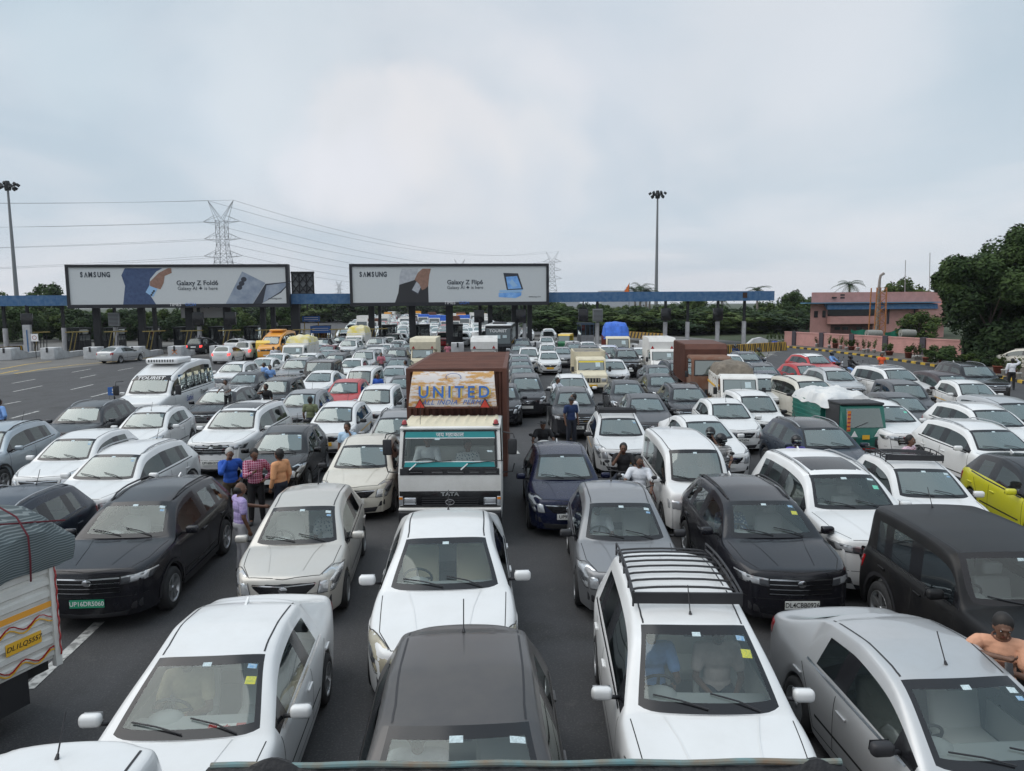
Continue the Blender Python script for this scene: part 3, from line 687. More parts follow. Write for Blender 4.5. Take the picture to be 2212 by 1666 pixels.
    # rear-view mirror and toll tag
    q = MB(); p = snap(bvh, (0, T['rf']-.05, T['zrf']-.03), -.06); q.box(-.10, .10, p.y-.01, p.y+.02, p.z-.08, p.z-.025, M_BLK, None, .01); mk(P, 'rear_view_mirror', q)
    for i, (k, u, v, sx, sz) in enumerate({'0': [('w', 0, .87, .04, .035)], '1': [('w', 0, .87, .042, .038), ('w', .84, .84, .045, .045), ('b', .86, .74, .035, .035)],
                             '2': [('w', 0, .87, .042, .034), ('b', .85, .85, .045, .04), ('y', .86, .66, .050, .065)], '3': [('w', -.03, .86, .05, .04), ('w', .84, .86, .06, .04), ('g', .86, .62, .05, .07)]}[([c for c in var if c in '123'] or ['0'])[0]]):
        q = MB(); w8 = lerp(hw*.8, T['wr'], v)
        def wp(a, c2): yy = lerp(T['cw'], T['rf'], c2); return (a, yy-.06, lerp(T['zc'], T['zrf'], c2))
        x = u*w8*.86
        patch(q, bvh, [wp(x-sx, v-sz*.8), wp(x+sx, v-sz*.8), wp(x+sx, v+sz*.8), wp(x-sx, v+sz*.8)], M_STK[k], .003, 3); mk(P, 'sticker', q, ws_i)
    # antenna
    q = MB(); ya = T['rf']+.12 if ('F' in var) else T['rr']-.15; p = snap(bvh, (0, ya, T['H']), 0)
    if 'A' in var: q.prism([(p.y-.08, p.z-.005), (p.y+.07, p.z-.005), (p.y+.07, p.z+.06)], -.012, .012, pm)
    else: q.tube([p, p+Vector((0, .02, .03))], [.018, .010], M_BLK, 6); q.tube([p+Vector((0, .02, .03)), p+Vector((0, .16, .26))], .006, M_BLK, 5)
    mk(P, 'antenna', q)
    if tn in ('suv', 'big') or 'L' in var:
        for s in (1, -1):
            q = MB(); x = s*(T['wr']-.05); pts = []
            for k in range(9):
                yy = lerp(T['rf']+.12, T['rr']-.08, k/8); p = snap(bvh, (x, yy, T['H']), .0); pts.append(Vector((p.x, yy, p.z + (.045 if 0 < k < 8 else .0))))
            q.tube(pts, .016, M_BLK if 'K' in var else M_RIM, 6); mk(P, 'roof_rail', q)
    if 'rack' in var:
        q = MB(); wr = T['wr']-.02; ys0, ys1 = T['rf']+.30, T['rr']-.1
        def rz_(y): t = (y-T['rf'])/(T['rr']-T['rf']); return lerp(T['zrf'], T['zrr'], t) + (T['H']-(T['zrf']+T['zrr'])/2)*4*t*(1-t)+.07
        for s in (1, -1):
            for dz in (0, .08): q.tube([(s*wr, lerp(ys0, ys1, k/6), rz_(lerp(ys0, ys1, k/6))+dz) for k in range(7)], .013, M_BLK, 6)
            for k in range(5): yk = lerp(ys0, ys1, k/4); q.tube([(s*wr, yk, rz_(yk)-.08), (s*wr, yk, rz_(yk)+.08)], .012, M_BLK, 5)
        nb = 9
        for k in range(nb):
            yk = lerp(ys0+.05, ys1, k/(nb-1)); q.tube([(wr*math.sin(a), yk, rz_(yk)-.02+.035*math.cos(a*1.1)) for a in [-1.5+.5*i for i in range(7)]], .014, M_BLK, 6)
        q.box(-wr, wr, ys0-.05, ys0-.02, rz_(ys0)-.03, rz_(ys0)+.09, M_BLK); mk(P, 'roof_rack', q)
    LIB[key] = P; return P
M_DGW = glassmat('far_windscreen_glass', (.15, .18, .18), 1.4, .8, (.10, .125, .118))
NCAR = 0
def place_car(tn, lod, var, col, loc, rz, label, cat='car', group=None, name=None, plate=None, sc=1.0):
    P = car_lib(tn, lod, var); pmat = paint(col)
    nm = name or {'suv': 'suv', 'big': 'suv', 'mpv': 'minivan', 'van': 'van', 'jeep': 'jeep', 'bus': 'minibus'}.get(tn, 'car')
    if lod == 0:
        o = link(nm, P[0][1], None, loc, (0, 0, rz)); o.material_slots[0].link = 'OBJECT'; o.material_slots[0].material = pmat
        o.scale = (sc, sc, sc)
        return tag(o, label, cat, group)
    root = empty(nm, loc, rz, label, cat, group); root.scale = (sc, sc, sc); made = []; far_ = Vector(loc).length > 15.5
    for (pn, me, par, kw) in P:
        parent = root if par is None else made[par]
        if 'wheel' in kw:
            x, y, r, s, st = kw['wheel']; t_, k_ = wheels(r, st)
            o = link('wheel', t_, root, (x, y, r), (0, 0, 0 if s > 0 else math.pi)); link('rim', k_, o)
            made.append(o); continue
        o = link(pn, me, parent); made.append(o)
        if far_ and pn in ('windshield', 'side_window', 'rear_window') and o.material_slots[0].material in (M_WS, M_SG):
            o.material_slots[0].link = 'OBJECT'; o.material_slots[0].material = M_WSM if pn == 'windshield' else M_SGM
        if kw.get('paint') or kw.get('mirror'):
            for sl in o.material_slots:
                if sl.material == PAINT['white']: sl.link = 'OBJECT'; sl.material = (pmat if not (kw.get('mirror') and 'M' in var) else M_BLK)
        if kw.get('plate') == -1 and plate:
            tm = plate_text(plate, M_WHT if 'E' in var else M_INK); x, y, z = kw['at']; link('plate_lettering', tm, o, (x, y-.002, z))
    return root
PT = {}
def plate_text(s, m):
    if s not in PT:
        me = text_mesh(s, .098, m, .001, sx=.92 if len(s) > 9 else 1.0, bold=.0012); me.transform(FRONT); PT[s] = me
    return PT[s]
def REG(r, x, y):
    ox, oy, k = {'F': (0, 0, 1), 'a': (0, 1003, .3976), 'b': (650.6, 1003, .3976), 'c': (1333.8, 1003, .3976), 'p': (0, 732, .2206), 'q': (433.8, 677.8, .2206),
                 'r': (867.5, 677.8, .2206), 's': (1247, 677.8, .2206), 't': (1724.2, 677.8, .2206)}[r]
    return ox+k*x, oy+k*y
def heading(vpx):
    d = ray(vpx, 656); return math.atan2(-d.x, d.y)
def put_at(reg, x, y, z, yoff, rz):
    "world position of a vehicle whose centre-line point (0, yoff, z) is seen at a picture position"
    P = at(*REG(reg, x, y), z); f = Vector((-math.sin(rz), math.cos(rz), 0))
    return Vector((P.x, P.y, 0)) - f*yoff
# region x y (top centre of the windshield), vanishing x, type, lod, variant, colour, label, extras
CARS = [
 ('a', 1155, 1021, 1000, 'sedan', 1, 'A2', 'white', 'white saloon in the front left with a small flag on its dashboard'),
 ('a', 1652, 221, 960, 'hatch', 1, '1', 'beige', 'silver beige hatchback with black windscreen pillars behind the front left white saloon'),
 ('a', 757, 195, 1010, 'suv', 1, 'KEA1', 'charcoal', 'black electric car with a green number plate beside the tarpaulin pickup', 'UP16DR5060'),
 ('b', 787, 387, 1010, 'sedan', 1, 'Y0I', 'white', 'white saloon with beige seats directly in front of the brown lorry'),
 ('b', 857, 1387, 1040, 'hatch', 1, '3', 'umber', 'dark grey car whose long roof fills the bottom centre'),
 ('b', 1732, 202, 1150, 'hatch', 1, '1M', 'lgrey', 'grey hatchback with clear headlights behind the white minivan with roof rack'),
 ('c', 410, 855, 1160, 'mpv', 1, 'rack2YF', 'white', 'white minivan with a black roof rack and two men in front'),
 ('c', 778, 190, 1110, 'suv', 1, 'A2K', 'charcoal', 'dark sport utility car with chrome grille behind the roof rack minivan', 'DL4CBB0926'),
 ('c', 1832, 1138, 1013, 'sedan', 1, '1MF', 'silver', 'silver saloon with black mirrors at the lower right'),
 ('c', 1215, 48, 1130, 'big', 1, 'SR3A', 'white', 'white sport utility car with dark sunroof behind the dark one with chrome grille'),
 ('t', 1195, 1507, 1290, 'hatch', 1, 'rack1', 'white', 'white car with black roof rails, between the sunroof car and the lime convertible'),
 ('p', 1148, 1122, 1140, 'suv', 1, '1', 'white', 'white crossover with wide black grille left of the black electric car', 'DL10CL9560'),
 ('p', 745, 970, 1040, 'hatch', 1, '1', 'white', 'white hatchback with orange garland inside, leftmost of the front white cars', 'DL10CJ2201'),
 ('p', -140, 900, 930, 'suv', 1, '0K', 'bluegrey', 'blue silver sport utility car cut off by the left edge'),
 ('p', 832, 662, 960, 'suv', 1, '0', 'dgrey', 'dark grey estate with silver roof rails in front of the white tourist minibus'),
 ('p', 1465, 714, 960, 'hatch', 1, 'FL0', 'white', 'white crossover with silver roof rails beside the dark grey estate'),
 ('p', -260, 1690, 1000, 'suv', 1, '0', 'mnavy', 'dark blue car mostly hidden behind the tarpaulin pickup'),
 ('q', 360, 940, 1130, 'big', 1, 'SR1AK', 'white', 'white sport utility car with striped chrome grille and sunroof, left of the black hatchback', 'UP16BH3752'),
 ('q', 190, 752, 1080, 'suv', 1, '0SR', 'charcoal', 'black estate with open sunroof that a child leans out of'),
 ('q', 450, 590, 1080, 'sedan', 1, '1', 'dgrey', 'dark grey saloon right beside the white tourist minibus'),
 ('q', 325, 490, 1090, 'suv', 1, '0', 'white', 'white sport utility car just right of the minibus roof'),
 ('q', 612, 445, 1070, 'sedan', 1, '0', 'white', 'white saloon behind the two men in light blue shirts'),
 ('q', 735, 398, 1070, 'sedan', 1, '0', 'white', 'white saloon just in front of the pickup with yellow tarpaulin'),
 ('q', 938, 450, 1080, 'big', 1, '0A', 'lgrey', 'silver grey large sport utility car beside the boxy black jeep'),
 ('q', 1045, 402, 1080, 'suv', 1, '0', 'white', 'white sport utility car right of the yellow tarpaulin pickup'),
 ('q', 1320, 402, 1080, 'mpv', 1, '0', 'dgrey', 'dark grey estate behind the boxy black jeep'),
 ('q', 1250, 366, 1070, 'sedan', 1, '0', 'lgrey', 'silver saloon roof showing behind the dark grey estate'),
 ('q', 1240, 318, 1110, 'sedan', 1, '0', 'maroon', 'maroon saloon in the rows right of the yellow tarpaulin pickup'),
 ('q', 1150, 302, 1080, 'hatch', 1, '0', 'white', 'white hatchback half hidden by the yellow tarpaulin pickup'),
 ('q', 1195, 252, 1130, 'suv', 1, '0', 'black', 'black sport utility car in front of the yellow crane frame'),
 ('q', 1452, 262, 1120, 'big', 1, '0', 'white', 'long white sport utility car in front of the van with yellow load'),
 ('q', 1715, 242, 1120, 'big', 1, '0', 'silver', 'silver sport utility car behind the long white one'),
 ('q', 1600, 372, 1080, 'big', 1, '0', 'silver', 'silver grey tall car left of the man in pink'),
 ('q', 1485, 452, 1070, 'hatch', 1, '0', 'white', 'white hatchback right behind the boxy black jeep'),
 ('q', 1180, 577, 1120, 'sedan', 1, '0M', 'white', 'white taxi saloon beside the red hatchback'),
 ('q', 740, 650, 1090, 'tall', 1, '0M', 'charcoal', 'black tall hatchback beside the man with raised phone'),
 ('q', 998, 778, 1080, 'hatch', 1, '1', 'lgrey', 'silver grey hatchback behind the man in the green shirt'),
 ('q', 1425, 668, 1090, 'hatch', 1, '0M', 'red', 'red hatchback left of the white tall hatchback'),
 ('q', 1725, 735, 1130, 'tall', 1, '0M', 'white', 'white tall hatchback left of the brown lorry'),
 ('q', 1340, 907, 1130, 'hatch', 1, '1MT', 'white', 'white taxi hatchback with yellow stripe behind the man in the pale blue shirt'),
 ('q', 820, 1155, 1010, 'hatch', 1, '1', 'black', 'black hatchback behind the three talking men'),
 ('q', 1925, 1010, 1060, 'suv', 1, '0K', 'lgrey', 'silver grey car tucked behind the left side of the brown lorry'),
 ('q', 1602, 1276, 1030, 'hatch', 1, '1M', 'cream', 'cream white car touching the left side of the white lorry cab'),
 ('q', 1900, 528, 1080, 'sedan', 1, '0', 'silver', 'silver saloon behind the white tall hatchback, left of the brown lorry'),
 ('q', 1990, 630, 1080, 'sedan', 1, '0', 'grey', 'grey saloon half hidden by the brown container'),
 ('q', 1930, 445, 1080, 'sedan', 1, '0', 'mnavy', 'navy saloon with a man leaning at its door, left of the container roof'),
 ('q', 1920, 350, 1080, 'big', 1, '0', 'dgrey', 'dark grey green sport utility car left of the pale small lorry'),
 ('q', 1800, 412, 1080, 'sedan', 1, '0', 'grey', 'grey saloon just behind the man in pink'),
 ('q', 1690, 322, 1080, 'sedan', 1, '0', 'grey', 'grey saloon behind the white hatch in the rows left of centre'),
 ('q', 1700, 345, 1080, 'mpv', 1, '0', 'white', 'white minivan roof behind the silver grey tall car'),
 ('q', 1795, 305, 1110, 'hatch', 1, '0', 'white', 'white hatchback turned slightly left of the dark green grey one'),
 ('q', 1890, 292, 1080, 'sedan', 1, '0', 'dgrey', 'dark saloon directly behind the dark grey green sport utility car'),
 ('q', 1930, 268, 1080, 'hatch', 1, '0', 'white', 'white hatchback left of the pale small lorry roof'),
 ('q', 1830, 236, 1080, 'hatch', 1, '0', 'white', 'white hatchback near the first dark pillar of the right billboard'),
 ('q', 1880, 200, 1080, 'big', 1, '0', 'black', 'black sport utility car at the foot of the first right billboard pillar'),
 ('q', 1365, 228, 1080, 'suv', 1, '0', 'dgrey', 'dark car beside the toll lane with a blue sign'),
 ('q', 2050, 300, 1080, 'sedan', 1, '0', 'grey', 'grey saloon hidden behind the pale small lorry'),
 # centre-right
 ('r', 1215, 620, 1080, 'mpv', 1, '1G', 'dgrey', 'dark grey large minivan with chrome grille just right of the container'),
 ('r', 980, 712, 1120, 'hatch', 1, '1', 'charcoal', 'black hatchback peeping out from the right side of the brown lorry'),
 ('r', 1155, 412, 1080, 'sedan', 1, '0', 'lgrey', 'silver grey saloon, farthest of the three behind the dark minivan'),
 ('r', 1160, 462, 1080, 'sedan', 1, '0', 'mnavy', 'navy saloon, middle one of three behind the dark minivan'),
 ('r', 1175, 526, 1080, 'sedan', 1, '0', 'grey', 'grey car right behind the dark large minivan'),
 ('r', 1242, 345, 1120, 'mpv', 1, '0', 'white', 'white minivan left of the white hatchback with yellow plate'),
 ('r', 1430, 306, 1090, 'hatch', 1, '0', 'white', 'white hatchback straight behind the one with yellow plate'),
 ('r', 1440, 380, 1090, 'hatch', 1, '0T', 'white', 'white hatchback with yellow plate left of the cream pickup'),
 ('r', 1418, 234, 1090, 'hatch', 1, '0', 'white', 'small white car left of the yellow and green rickshaw'),
 ('r', 1180, 258, 1090, 'big', 1, '0', 'dgrey', 'dark grey sport utility car right below the black coach'),
 ('r', 1150, 312, 1090, 'sedan', 1, '0', 'grey', 'grey saloon in front of the dark grey sport utility car below the coach'),
 ('r', 1570, 338, 1100, 'sedan', 1, '0', 'lgrey', 'silver saloon behind the cream pickup'),
 ('r', 1690, 295, 1100, 'sedan', 1, '0', 'grey', 'grey saloon right of the yellow and green rickshaw'),
 ('r', 1840, 325, 1150, 'big', 1, '0', 'grey', 'grey sport utility car behind the cream pickup box'),
 ('r', 1935, 390, 1150, 'sedan', 1, '0', 'maroon', 'dusty maroon saloon right behind the cream pickup cab'),
 ('r', 1825, 284, 1130, 'hatch', 1, '0', 'white', 'white hatchback left of the lorry with blue tarpaulin'),
 ('r', 2030, 325, 1160, 'big', 1, '0', 'white', 'white boxy car in front of the lorry with blue tarpaulin'),
 ('s', 478, 355, 1170, 'big', 1, '0G', 'black', 'black large sport utility car right of the cream pickup'),
 ('s', 620, 345, 1160, 'hatch', 1, '0', 'white', 'white hatchback behind the black large sport utility car'),
 ('s', 355, 465, 1150, 'hatch', 1, '0', 'white', 'white car with black grille right beside the cream pickup'),
 ('s', 788, 522, 1130, 'sedan', 1, '0', 'grey', 'grey saloon left of the brown lorry with the dirty cab'),
 ('s', 818, 610, 1100, 'sedan', 1, '0', 'dgrey', 'dark grey saloon behind the black crossover with light strips'),
 ('s', 1000, 478, 1020, 'suv', 1, '0', 'charcoal', 'dark sport utility car half hidden by the dirty brown lorry'),
 ('s', 480, 680, 1150, 'sedan', 1, '0', 'dgrey', 'dark brown grey saloon left of the saloon with chrome grille'),
 ('s', 660, 820, 1180, 'sedan', 1, '0G', 'grey', 'grey brown saloon with chrome grille behind the white one with roof tray'),
 ('s', 1068, 724, 1150, 'suv', 1, '0K', 'charcoal', 'dark crossover with light strips left of the white tarpaulin truck'),
 ('s', 402, 1015, 1150, 'hatch', 1, 'rackMT1', 'white', 'white taxi hatchback with black roof tray behind the seated man in black'),
 ('s', 1230, 1046, 1030, 'sedan', 1, '0G', 'white', 'white saloon behind the two helmeted riders'),
 ('s', 1465, 874, 1160, 'hatch', 1, '0GF', 'white', 'white hatchback with wide dark grille and white plate', 'HR26ET6094'),
 ('s', 1745, 800, 1160, 'tall', 1, '0MT', 'white', 'white taxi with yellow plate in front of the beige tarpaulin truck'),
 ('s', 1140, 1320, 1130, 'van', 1, '0', 'white', 'white people van with passengers and side graphics'),
 ('s', 1845, 630, 1280, 'tall', 1, '0', 'white', 'white small car right of the beige tarpaulin truck'),
 ('s', 1850, 580, 1290, 'sedan', 1, '0', 'navy', 'navy car roof right behind the beige tarpaulin truck'),
 ('s', 1668, 388, 1180, 'suv', 1, '0', 'mnavy', 'navy sport utility car behind the one with the motorcyclist'),
 ('s', 1820, 510, 1200, 'suv', 1, '0', 'grey', 'dark silver estate beside the road edge, below the navy one'),
 ('s', 1510, 415, 1280, 'hatch', 1, '0', 'white', 'white car showing from behind the dirty brown lorry'),
 ('s', 2290, 655, 1000, 'big', 1, 'MK0', 'cream', 'dusty cream sport utility car left of the green three wheeler'),
 ('r', 1665, 625, 1120, 'suv', 1, '0', 'white', 'white crossover that a man in white leans on, behind the dark sport utility car'),
 ('r', 1680, 762, 1120, 'suv', 1, '0', 'dgrey', 'dark grey sport utility car behind the man in the navy shirt', 'CA 7393'),
 ('r', 1567, 1366, 1080, 'hatch', 1, '0A', 'navy', 'blue hatchback with white plate right of the brown lorry', 'UP93BE70'),
 # right side, turned more
 ('t', 170, 412, 930, 'suv', 1, 'RS0', 'red', 'red crossover with dark roof nearest the road edge'),
 ('t', 75, 505, 960, 'hatch', 1, '0', 'red', 'second red car, right in front of the red crossover'),
 ('t', 370, 555, 1110, 'suv', 1, '0', 'silver', 'silver crossover behind the green three wheeler load'),
 ('t', 957, 543, 960, 'big', 1, '0SR', 'white', 'white sport utility car with sunroof beside the man in orange vest'),
 ('t', 1490, 600, 1200, 'mpv', 1, '0', 'brown', 'dark maroon minivan behind the white hatchback on the right'),
 ('t', 1725, 508, 1300, 'big', 1, '0A', 'black', 'black large sport utility car nearest the kerb on the right'),
 ('t', 1695, 680, 1330, 'hatch', 1, '0T', 'white', 'white hatchback with yellow side line at the right'),
 ('t', 1060, 687, 1370, 'tall', 1, '0M', 'grey', 'old dark grey tall hatchback with round lights'),
 ('t', 1010, 812, 1280, 'hatch', 1, '0', 'grey', 'purple grey hatchback behind the white sport utility car with dark grille'),
 ('t', 858, 898, 1130, 'suv', 1, '3K', 'white', 'white large sport utility car right of the green three wheeler'),
 ('t', 2130, 868, 1150, 'mpv', 1, '0', 'silver', 'silver minivan behind the second white sport utility car, right edge'),
 ('t', 1878, 935, 1150, 'suv', 1, '0RS', 'white', 'white sport utility car with black pillars behind the nearer white one at right'),
 ('t', 1878, 1129, 1135, 'suv', 1, '0', 'white', 'white sport utility car with its whole side showing above the lime convertible'),
 ('t', 225, 1109, 1090, 'suv', 1, '0R', 'mnavy', 'dark blue crossover with black roof below the green three wheeler'),
 ('q', 1560, 556, 1110, 'van', 1, '0', 'white', 'white delivery van with a blue panel behind the red hatchback'),
 ('q', 1162, 469, 1080, 'jeep', 1, '0', 'black', 'boxy black jeep among the cars left of centre'),
 ('c', 2170, 468, 1130, 'jeep', 1, '0', 'mblack', 'matt black jeep with a hard top at the right edge'),
]
SCL = {'white saloon with beige seats directly in front of the brown lorry'[:34]: 1.10, 'dark grey car whose long roof fills the bottom centre'[:34]: 1.08}
for row in CARS:
    reg, x, y, vp, tn, lod, var, col, lab = row[:9]; T = CT[tn]; rz = heading(vp)
    k_ = SCL.get(lab[:34], 1.0); loc = put_at(reg, x, y, T['zrf']*k_, T['rf']*k_, rz)
    if -60 < loc.y:
        cat = {'suv': 'sport utility car', 'big': 'sport utility car', 'van': 'van', 'jeep': 'jeep', 'mpv': 'minivan'}.get(tn, 'car')
        place_car(tn, lod, var, col, loc, rz, lab, cat, 'cars queuing for the toll', plate=row[9] if len(row) > 9 else None, sc=k_)
# cars driving away toward the gates: (picture position of the rear bumper bottom centre)
AWAY = [(457.5/1, 784, 'sedan', 'silver', 'silver saloon driving alone toward the left toll gates', 1080)]
# ---------------------------------------------------------------- people
SKIN = mat('skin', (.135, .066, .040), .55, noise=.12, nscale=12); HAIRB = mat('black_hair', (.012, .010, .009), .6); HAIRG = mat('grey_hair', (.42, .42, .41), .7)
def cloth(name, col, col2=None, pat=None):
    if name in MATS: return MATS[name]
    m = mat(name, col, .85, bump=.5, bscale=14, noise=.10)
    if pat:
        nt = m.node_tree; b = nt.nodes['Principled BSDF']; N = nt.nodes.new; Lk = nt.links.new
        tc = N('ShaderNodeTexCoord'); mx = N('ShaderNodeMix'); mx.data_type = 'RGBA'; mx.inputs['A'].default_value = (*col, 1); mx.inputs['B'].default_value = (*col2, 1)
        if pat == 'check':
            fs = []
            for d in ('X', 'Z'):
                w = N('ShaderNodeTexWave'); w.bands_direction = d; w.inputs['Scale'].default_value = 6.5; Lk(tc.outputs['Object'], w.inputs['Vector'])
                c = N('ShaderNodeMath'); c.operation = 'GREATER_THAN'; c.inputs[1].default_value = .86; Lk(w.outputs['Fac'], c.inputs[0]); fs.append(c)
            a = N('ShaderNodeMath'); a.operation = 'MAXIMUM'; Lk(fs[0].outputs[0], a.inputs[0]); Lk(fs[1].outputs[0], a.inputs[1]); Lk(a.outputs[0], mx.inputs['Factor'])
        elif pat == 'print':
            v = N('ShaderNodeTexVoronoi'); v.inputs['Scale'].default_value = 22; Lk(tc.outputs['Object'], v.inputs['Vector'])
            c = N('ShaderNodeMath'); c.operation = 'LESS_THAN'; c.inputs[1].default_value = .34; Lk(v.outputs['Distance'], c.inputs[0]); Lk(c.outputs[0], mx.inputs['Factor'])
        elif pat == 'stripe':
            w = N('ShaderNodeTexWave'); w.bands_direction = 'Z'; w.inputs['Scale'].default_value = 9; Lk(tc.outputs['Object'], w.inputs['Vector'])
            c = N('ShaderNodeMath'); c.operation = 'GREATER_THAN'; c.inputs[1].default_value = .5; Lk(w.outputs['Fac'], c.inputs[0]); Lk(c.outputs[0], mx.inputs['Factor'])
        Lk(mx.outputs['Result'], b.inputs['Base Color'])
    return m
def blob(prims, vox, mt, name):
    mb = MB()
    for p in prims:
        if p[0] == 'c':
            _, a, b, r1, r2 = p; a, b = Vector(a), Vector(b); n = 10
            mb.tube([a, a.lerp(b, .5), b], [r1, (r1+r2)/2, r2], mt, n); mb.ball(a, r1, mt, (1, 1, 1), 10); mb.ball(b, r2, mt, (1, 1, 1), 10)
        else:
            _, c, r, sc = p; mb.ball(c, r, mt, sc, 14)
    me = mb.mesh(name)
    o = bpy.data.objects.new('b', me); COL.objects.link(o)
    md = o.modifiers.new('r', 'REMESH'); md.mode = 'VOXEL'; md.voxel_size = vox
    sm = o.modifiers.new('s', 'SMOOTH'); sm.factor = .5; sm.iterations = 3
    bpy.context.view_layer.update()
    out = bpy.data.meshes.new_from_object(o.evaluated_get(bpy.context.evaluated_depsgraph_get())); bpy.data.objects.remove(o)
    out.materials.clear(); out.materials.append(mt)
    out.polygons.foreach_set('use_smooth', [True]*len(out.polygons)); out.name = name
    return out
ARM = {  # elbow, wrist for the person's left (+X) side; mirrored for the right
 'down': ((.25, .03, 1.13), (.25, -.06, .88)), 'hip': ((.36, .10, 1.15), (.20, -.04, 1.02)), 'phone': ((.20, -.22, 1.17), (.05, -.36, 1.26)),
 'face': ((.24, -.20, 1.24), (.09, -.14, 1.49)), 'bars': ((.30, -.20, 1.18), (.29, -.46, 1.08)), 'raise': ((.16, -.30, 1.36), (-.10, -.42, 1.42)),
 'reach': ((.30, -.22, 1.20), (.22, -.50, 1.14)), 'lap': ((.25, -.08, 1.10), (.12, -.32, 1.02)), 'wheel': ((.26, -.18, 1.12), (.17, -.42, 1.20)),
 'up': ((.32, -.05, 1.50), (.14, -.05, 1.72)), 'roof': ((.34, -.20, 1.36), (.04, -.34, 1.40))}
def person(label, loc, rz, shirt, pants, la='down', ra='down', legs='stand', hair='black', vox=.014, sleeve=.55, head=(0, 0), hat=None, lean=0.0, skin=None, h=1.70, group=None, beard=False):
    root_z = 0.0; sk = skin or SKIN; body = []; sh = []; tr = []; so = []
    def V3(x, y, z):   # lean the upper body forward about the hips
        if z > .95 and lean: c, s_ = math.cos(lean), math.sin(lean); dz = z-.95; return (x, y*c - dz*s_, .95 + dz*c + y*s_*0)
        return (x, y, z)
    fine = vox < .0125
    C = lambda l, a, b, r1, r2: l.append(('c', V3(*a), V3(*b), r1, r2))
    E = lambda l, c, r, sc: l.append(('e', V3(*c), r, sc))
    for l, k in ((body, 0), (sh, .016)):
        E(l, (0, 0, 1.30), .15+k, (1.12, .74, 1.05)); E(l, (0, 0, 1.12), .14+k, (1.0, .76, 1.1)); C(l, (-.15, .01, 1.40), (.15, .01, 1.40), .062+k, .062+k)
        E(l, (0, 0, 1.00), .145+k, (1.05, .78, .9))
    C(body, (0, .01, 1.40), (0, -.01, 1.52), .055, .050)
    for l, k in ((body, 0), (tr, .014)): E(l, (0, .01, .95), .15+k, (1.08, .80, .75))
    for s in (1, -1):
        el, wr = ARM[la if s > 0 else ra]; el = (s*el[0], el[1], el[2]); wr = (s*wr[0], wr[1], wr[2]); sp = (s*.19, .01, 1.40)
        C(body, sp, el, .052, .040); C(body, el, wr, .040, .028)
        es = [sp[i]+(el[i]-sp[i])*min(1, sleeve/.55*.62) for i in range(3)]
        C(sh, sp, es, .072, .070)
        if sleeve > .6: C(sh, sp, el, .062, .056); C(sh, el, [el[i]+(wr[i]-el[i])*min(.85, (sleeve-.6)*2.2) for i in range(3)], .056, .044)
        # palm, four curled fingers and a thumb
        e, w = Vector(el), Vector(wr); d = (w-e).normalized(); side = Vector((0, 1, 0)) if abs(d.y) < .7 else Vector((0, 0, 1)); side = (side-d*side.dot(d)).normalized(); nn = d.cross(side)*s
        p1 = w + d*.075
        C(body, tuple(w), tuple(p1), .026, .030); 
        for i in range(4):
            f0 = p1 + side*(.026-.018*i); ln = (.034, .040, .036, .028)[i]; f1 = f0 + d*ln + nn*(-.012); f2 = f1 + d*ln*.4 - nn*.030
            C(body, tuple(f0), tuple(f1), .0095, .009); C(body, tuple(f1), tuple(f2), .009, .008)
        t0 = w + d*.025 + side*.026; C(body, tuple(t0), tuple(t0+d*.032+side*.020-nn*.012), .011, .010); C(body, tuple(t0+d*.032+side*.020-nn*.012), tuple(t0+d*.060+side*.018-nn*.022), .010, .008)
        if legs == 'stand': hp, kn, an, toe = (s*.09, .01, .93), (s*.11, -.02, .50), (s*.125, .02, .09), (s*.15, -.14, .04)
        elif legs == 'ride': hp, kn, an, toe = (s*.10, .01, .93), (s*.25, -.34, .84), (s*.22, -.16, .46), (s*.23, -.32, .42)
        else: hp, kn, an, toe = (s*.10, .01, .93), (s*.14, -.42, .95), (s*.13, -.55, .58), (s*.13, -.70, .54)
        for l, k in ((body, 0), (tr, .020)): C(l, hp, kn, .082+k*.6, .056+k); C(l, kn, (an[0], an[1], an[2]+.02), .054+k, .036+k)
        C(body, an, toe, .036, .030); C(so, (an[0], an[1]+.03, an[2]-.03), toe, .050, .042)
    ht, hy = head; hc = Vector(V3(0, -.02, 1.60)); Rh = Matrix.Translation(hc) @ Matrix.Rotation(ht, 4, 'Z') @ Matrix.Rotation(hy, 4, 'X')
    H = lambda x, y, z: tuple(Rh @ Vector((x, y, z)))
    body += [('e', H(0, 0, .01), .10, (.80, .98, 1.14)), ('e', H(0, -.035, -.055), .062, (.85, .95, .85)), ('c', H(0, -.095, .015), H(0, -.118, -.022), .009, .014), ('e', H(.083, .0, -.005), .024, (.5, .9, 1.2)), ('e', H(-.083, 0, -.005), .024, (.5, .9, 1.2)), ('c', H(-.03, -.094, .034), H(.03, -.094, .034), .012, .012)]
    bm_ = blob(body, vox, sk, 'body')
    root = link('person', bm_, None, loc, (0, 0, rz)); root.scale = (h/1.7,)*3
    tag(root, label, 'person', group)
    link('shirt', blob(sh, vox, shirt, 'shirt'), root); link('trousers', blob(tr, vox, pants, 'trousers'), root)
    if legs != 'seat': link('shoes', blob(so, max(vox, .012), M_BLK, 'shoes'), root)
    f = MB()
    for s in (1, -1): f.ball((s*.032, -.086, .012), .011, M_WHT, (1.1, .5, .5), 8); f.ball((s*.032, -.094, .012), .007, M_INK, (1, .5, 1), 8); f.box(s*.032-.018, s*.032+.018, -.102, -.094, .030, .036, HAIRB)
    f.box(-.024, .024, -.104, -.094, -.052, -.045, mat('lips', (.16, .045, .035), .5)); 
    if hair == 'grey' or beard == 'moustache': f.box(-.030, .030, -.110, -.096, -.042, -.034, HAIRB if hair != 'grey' else HAIRG)
    o = f.build('face', root); o.matrix_local = Rh
    hm = HAIRG if hair == 'grey' else HAIRB; hb = MB()
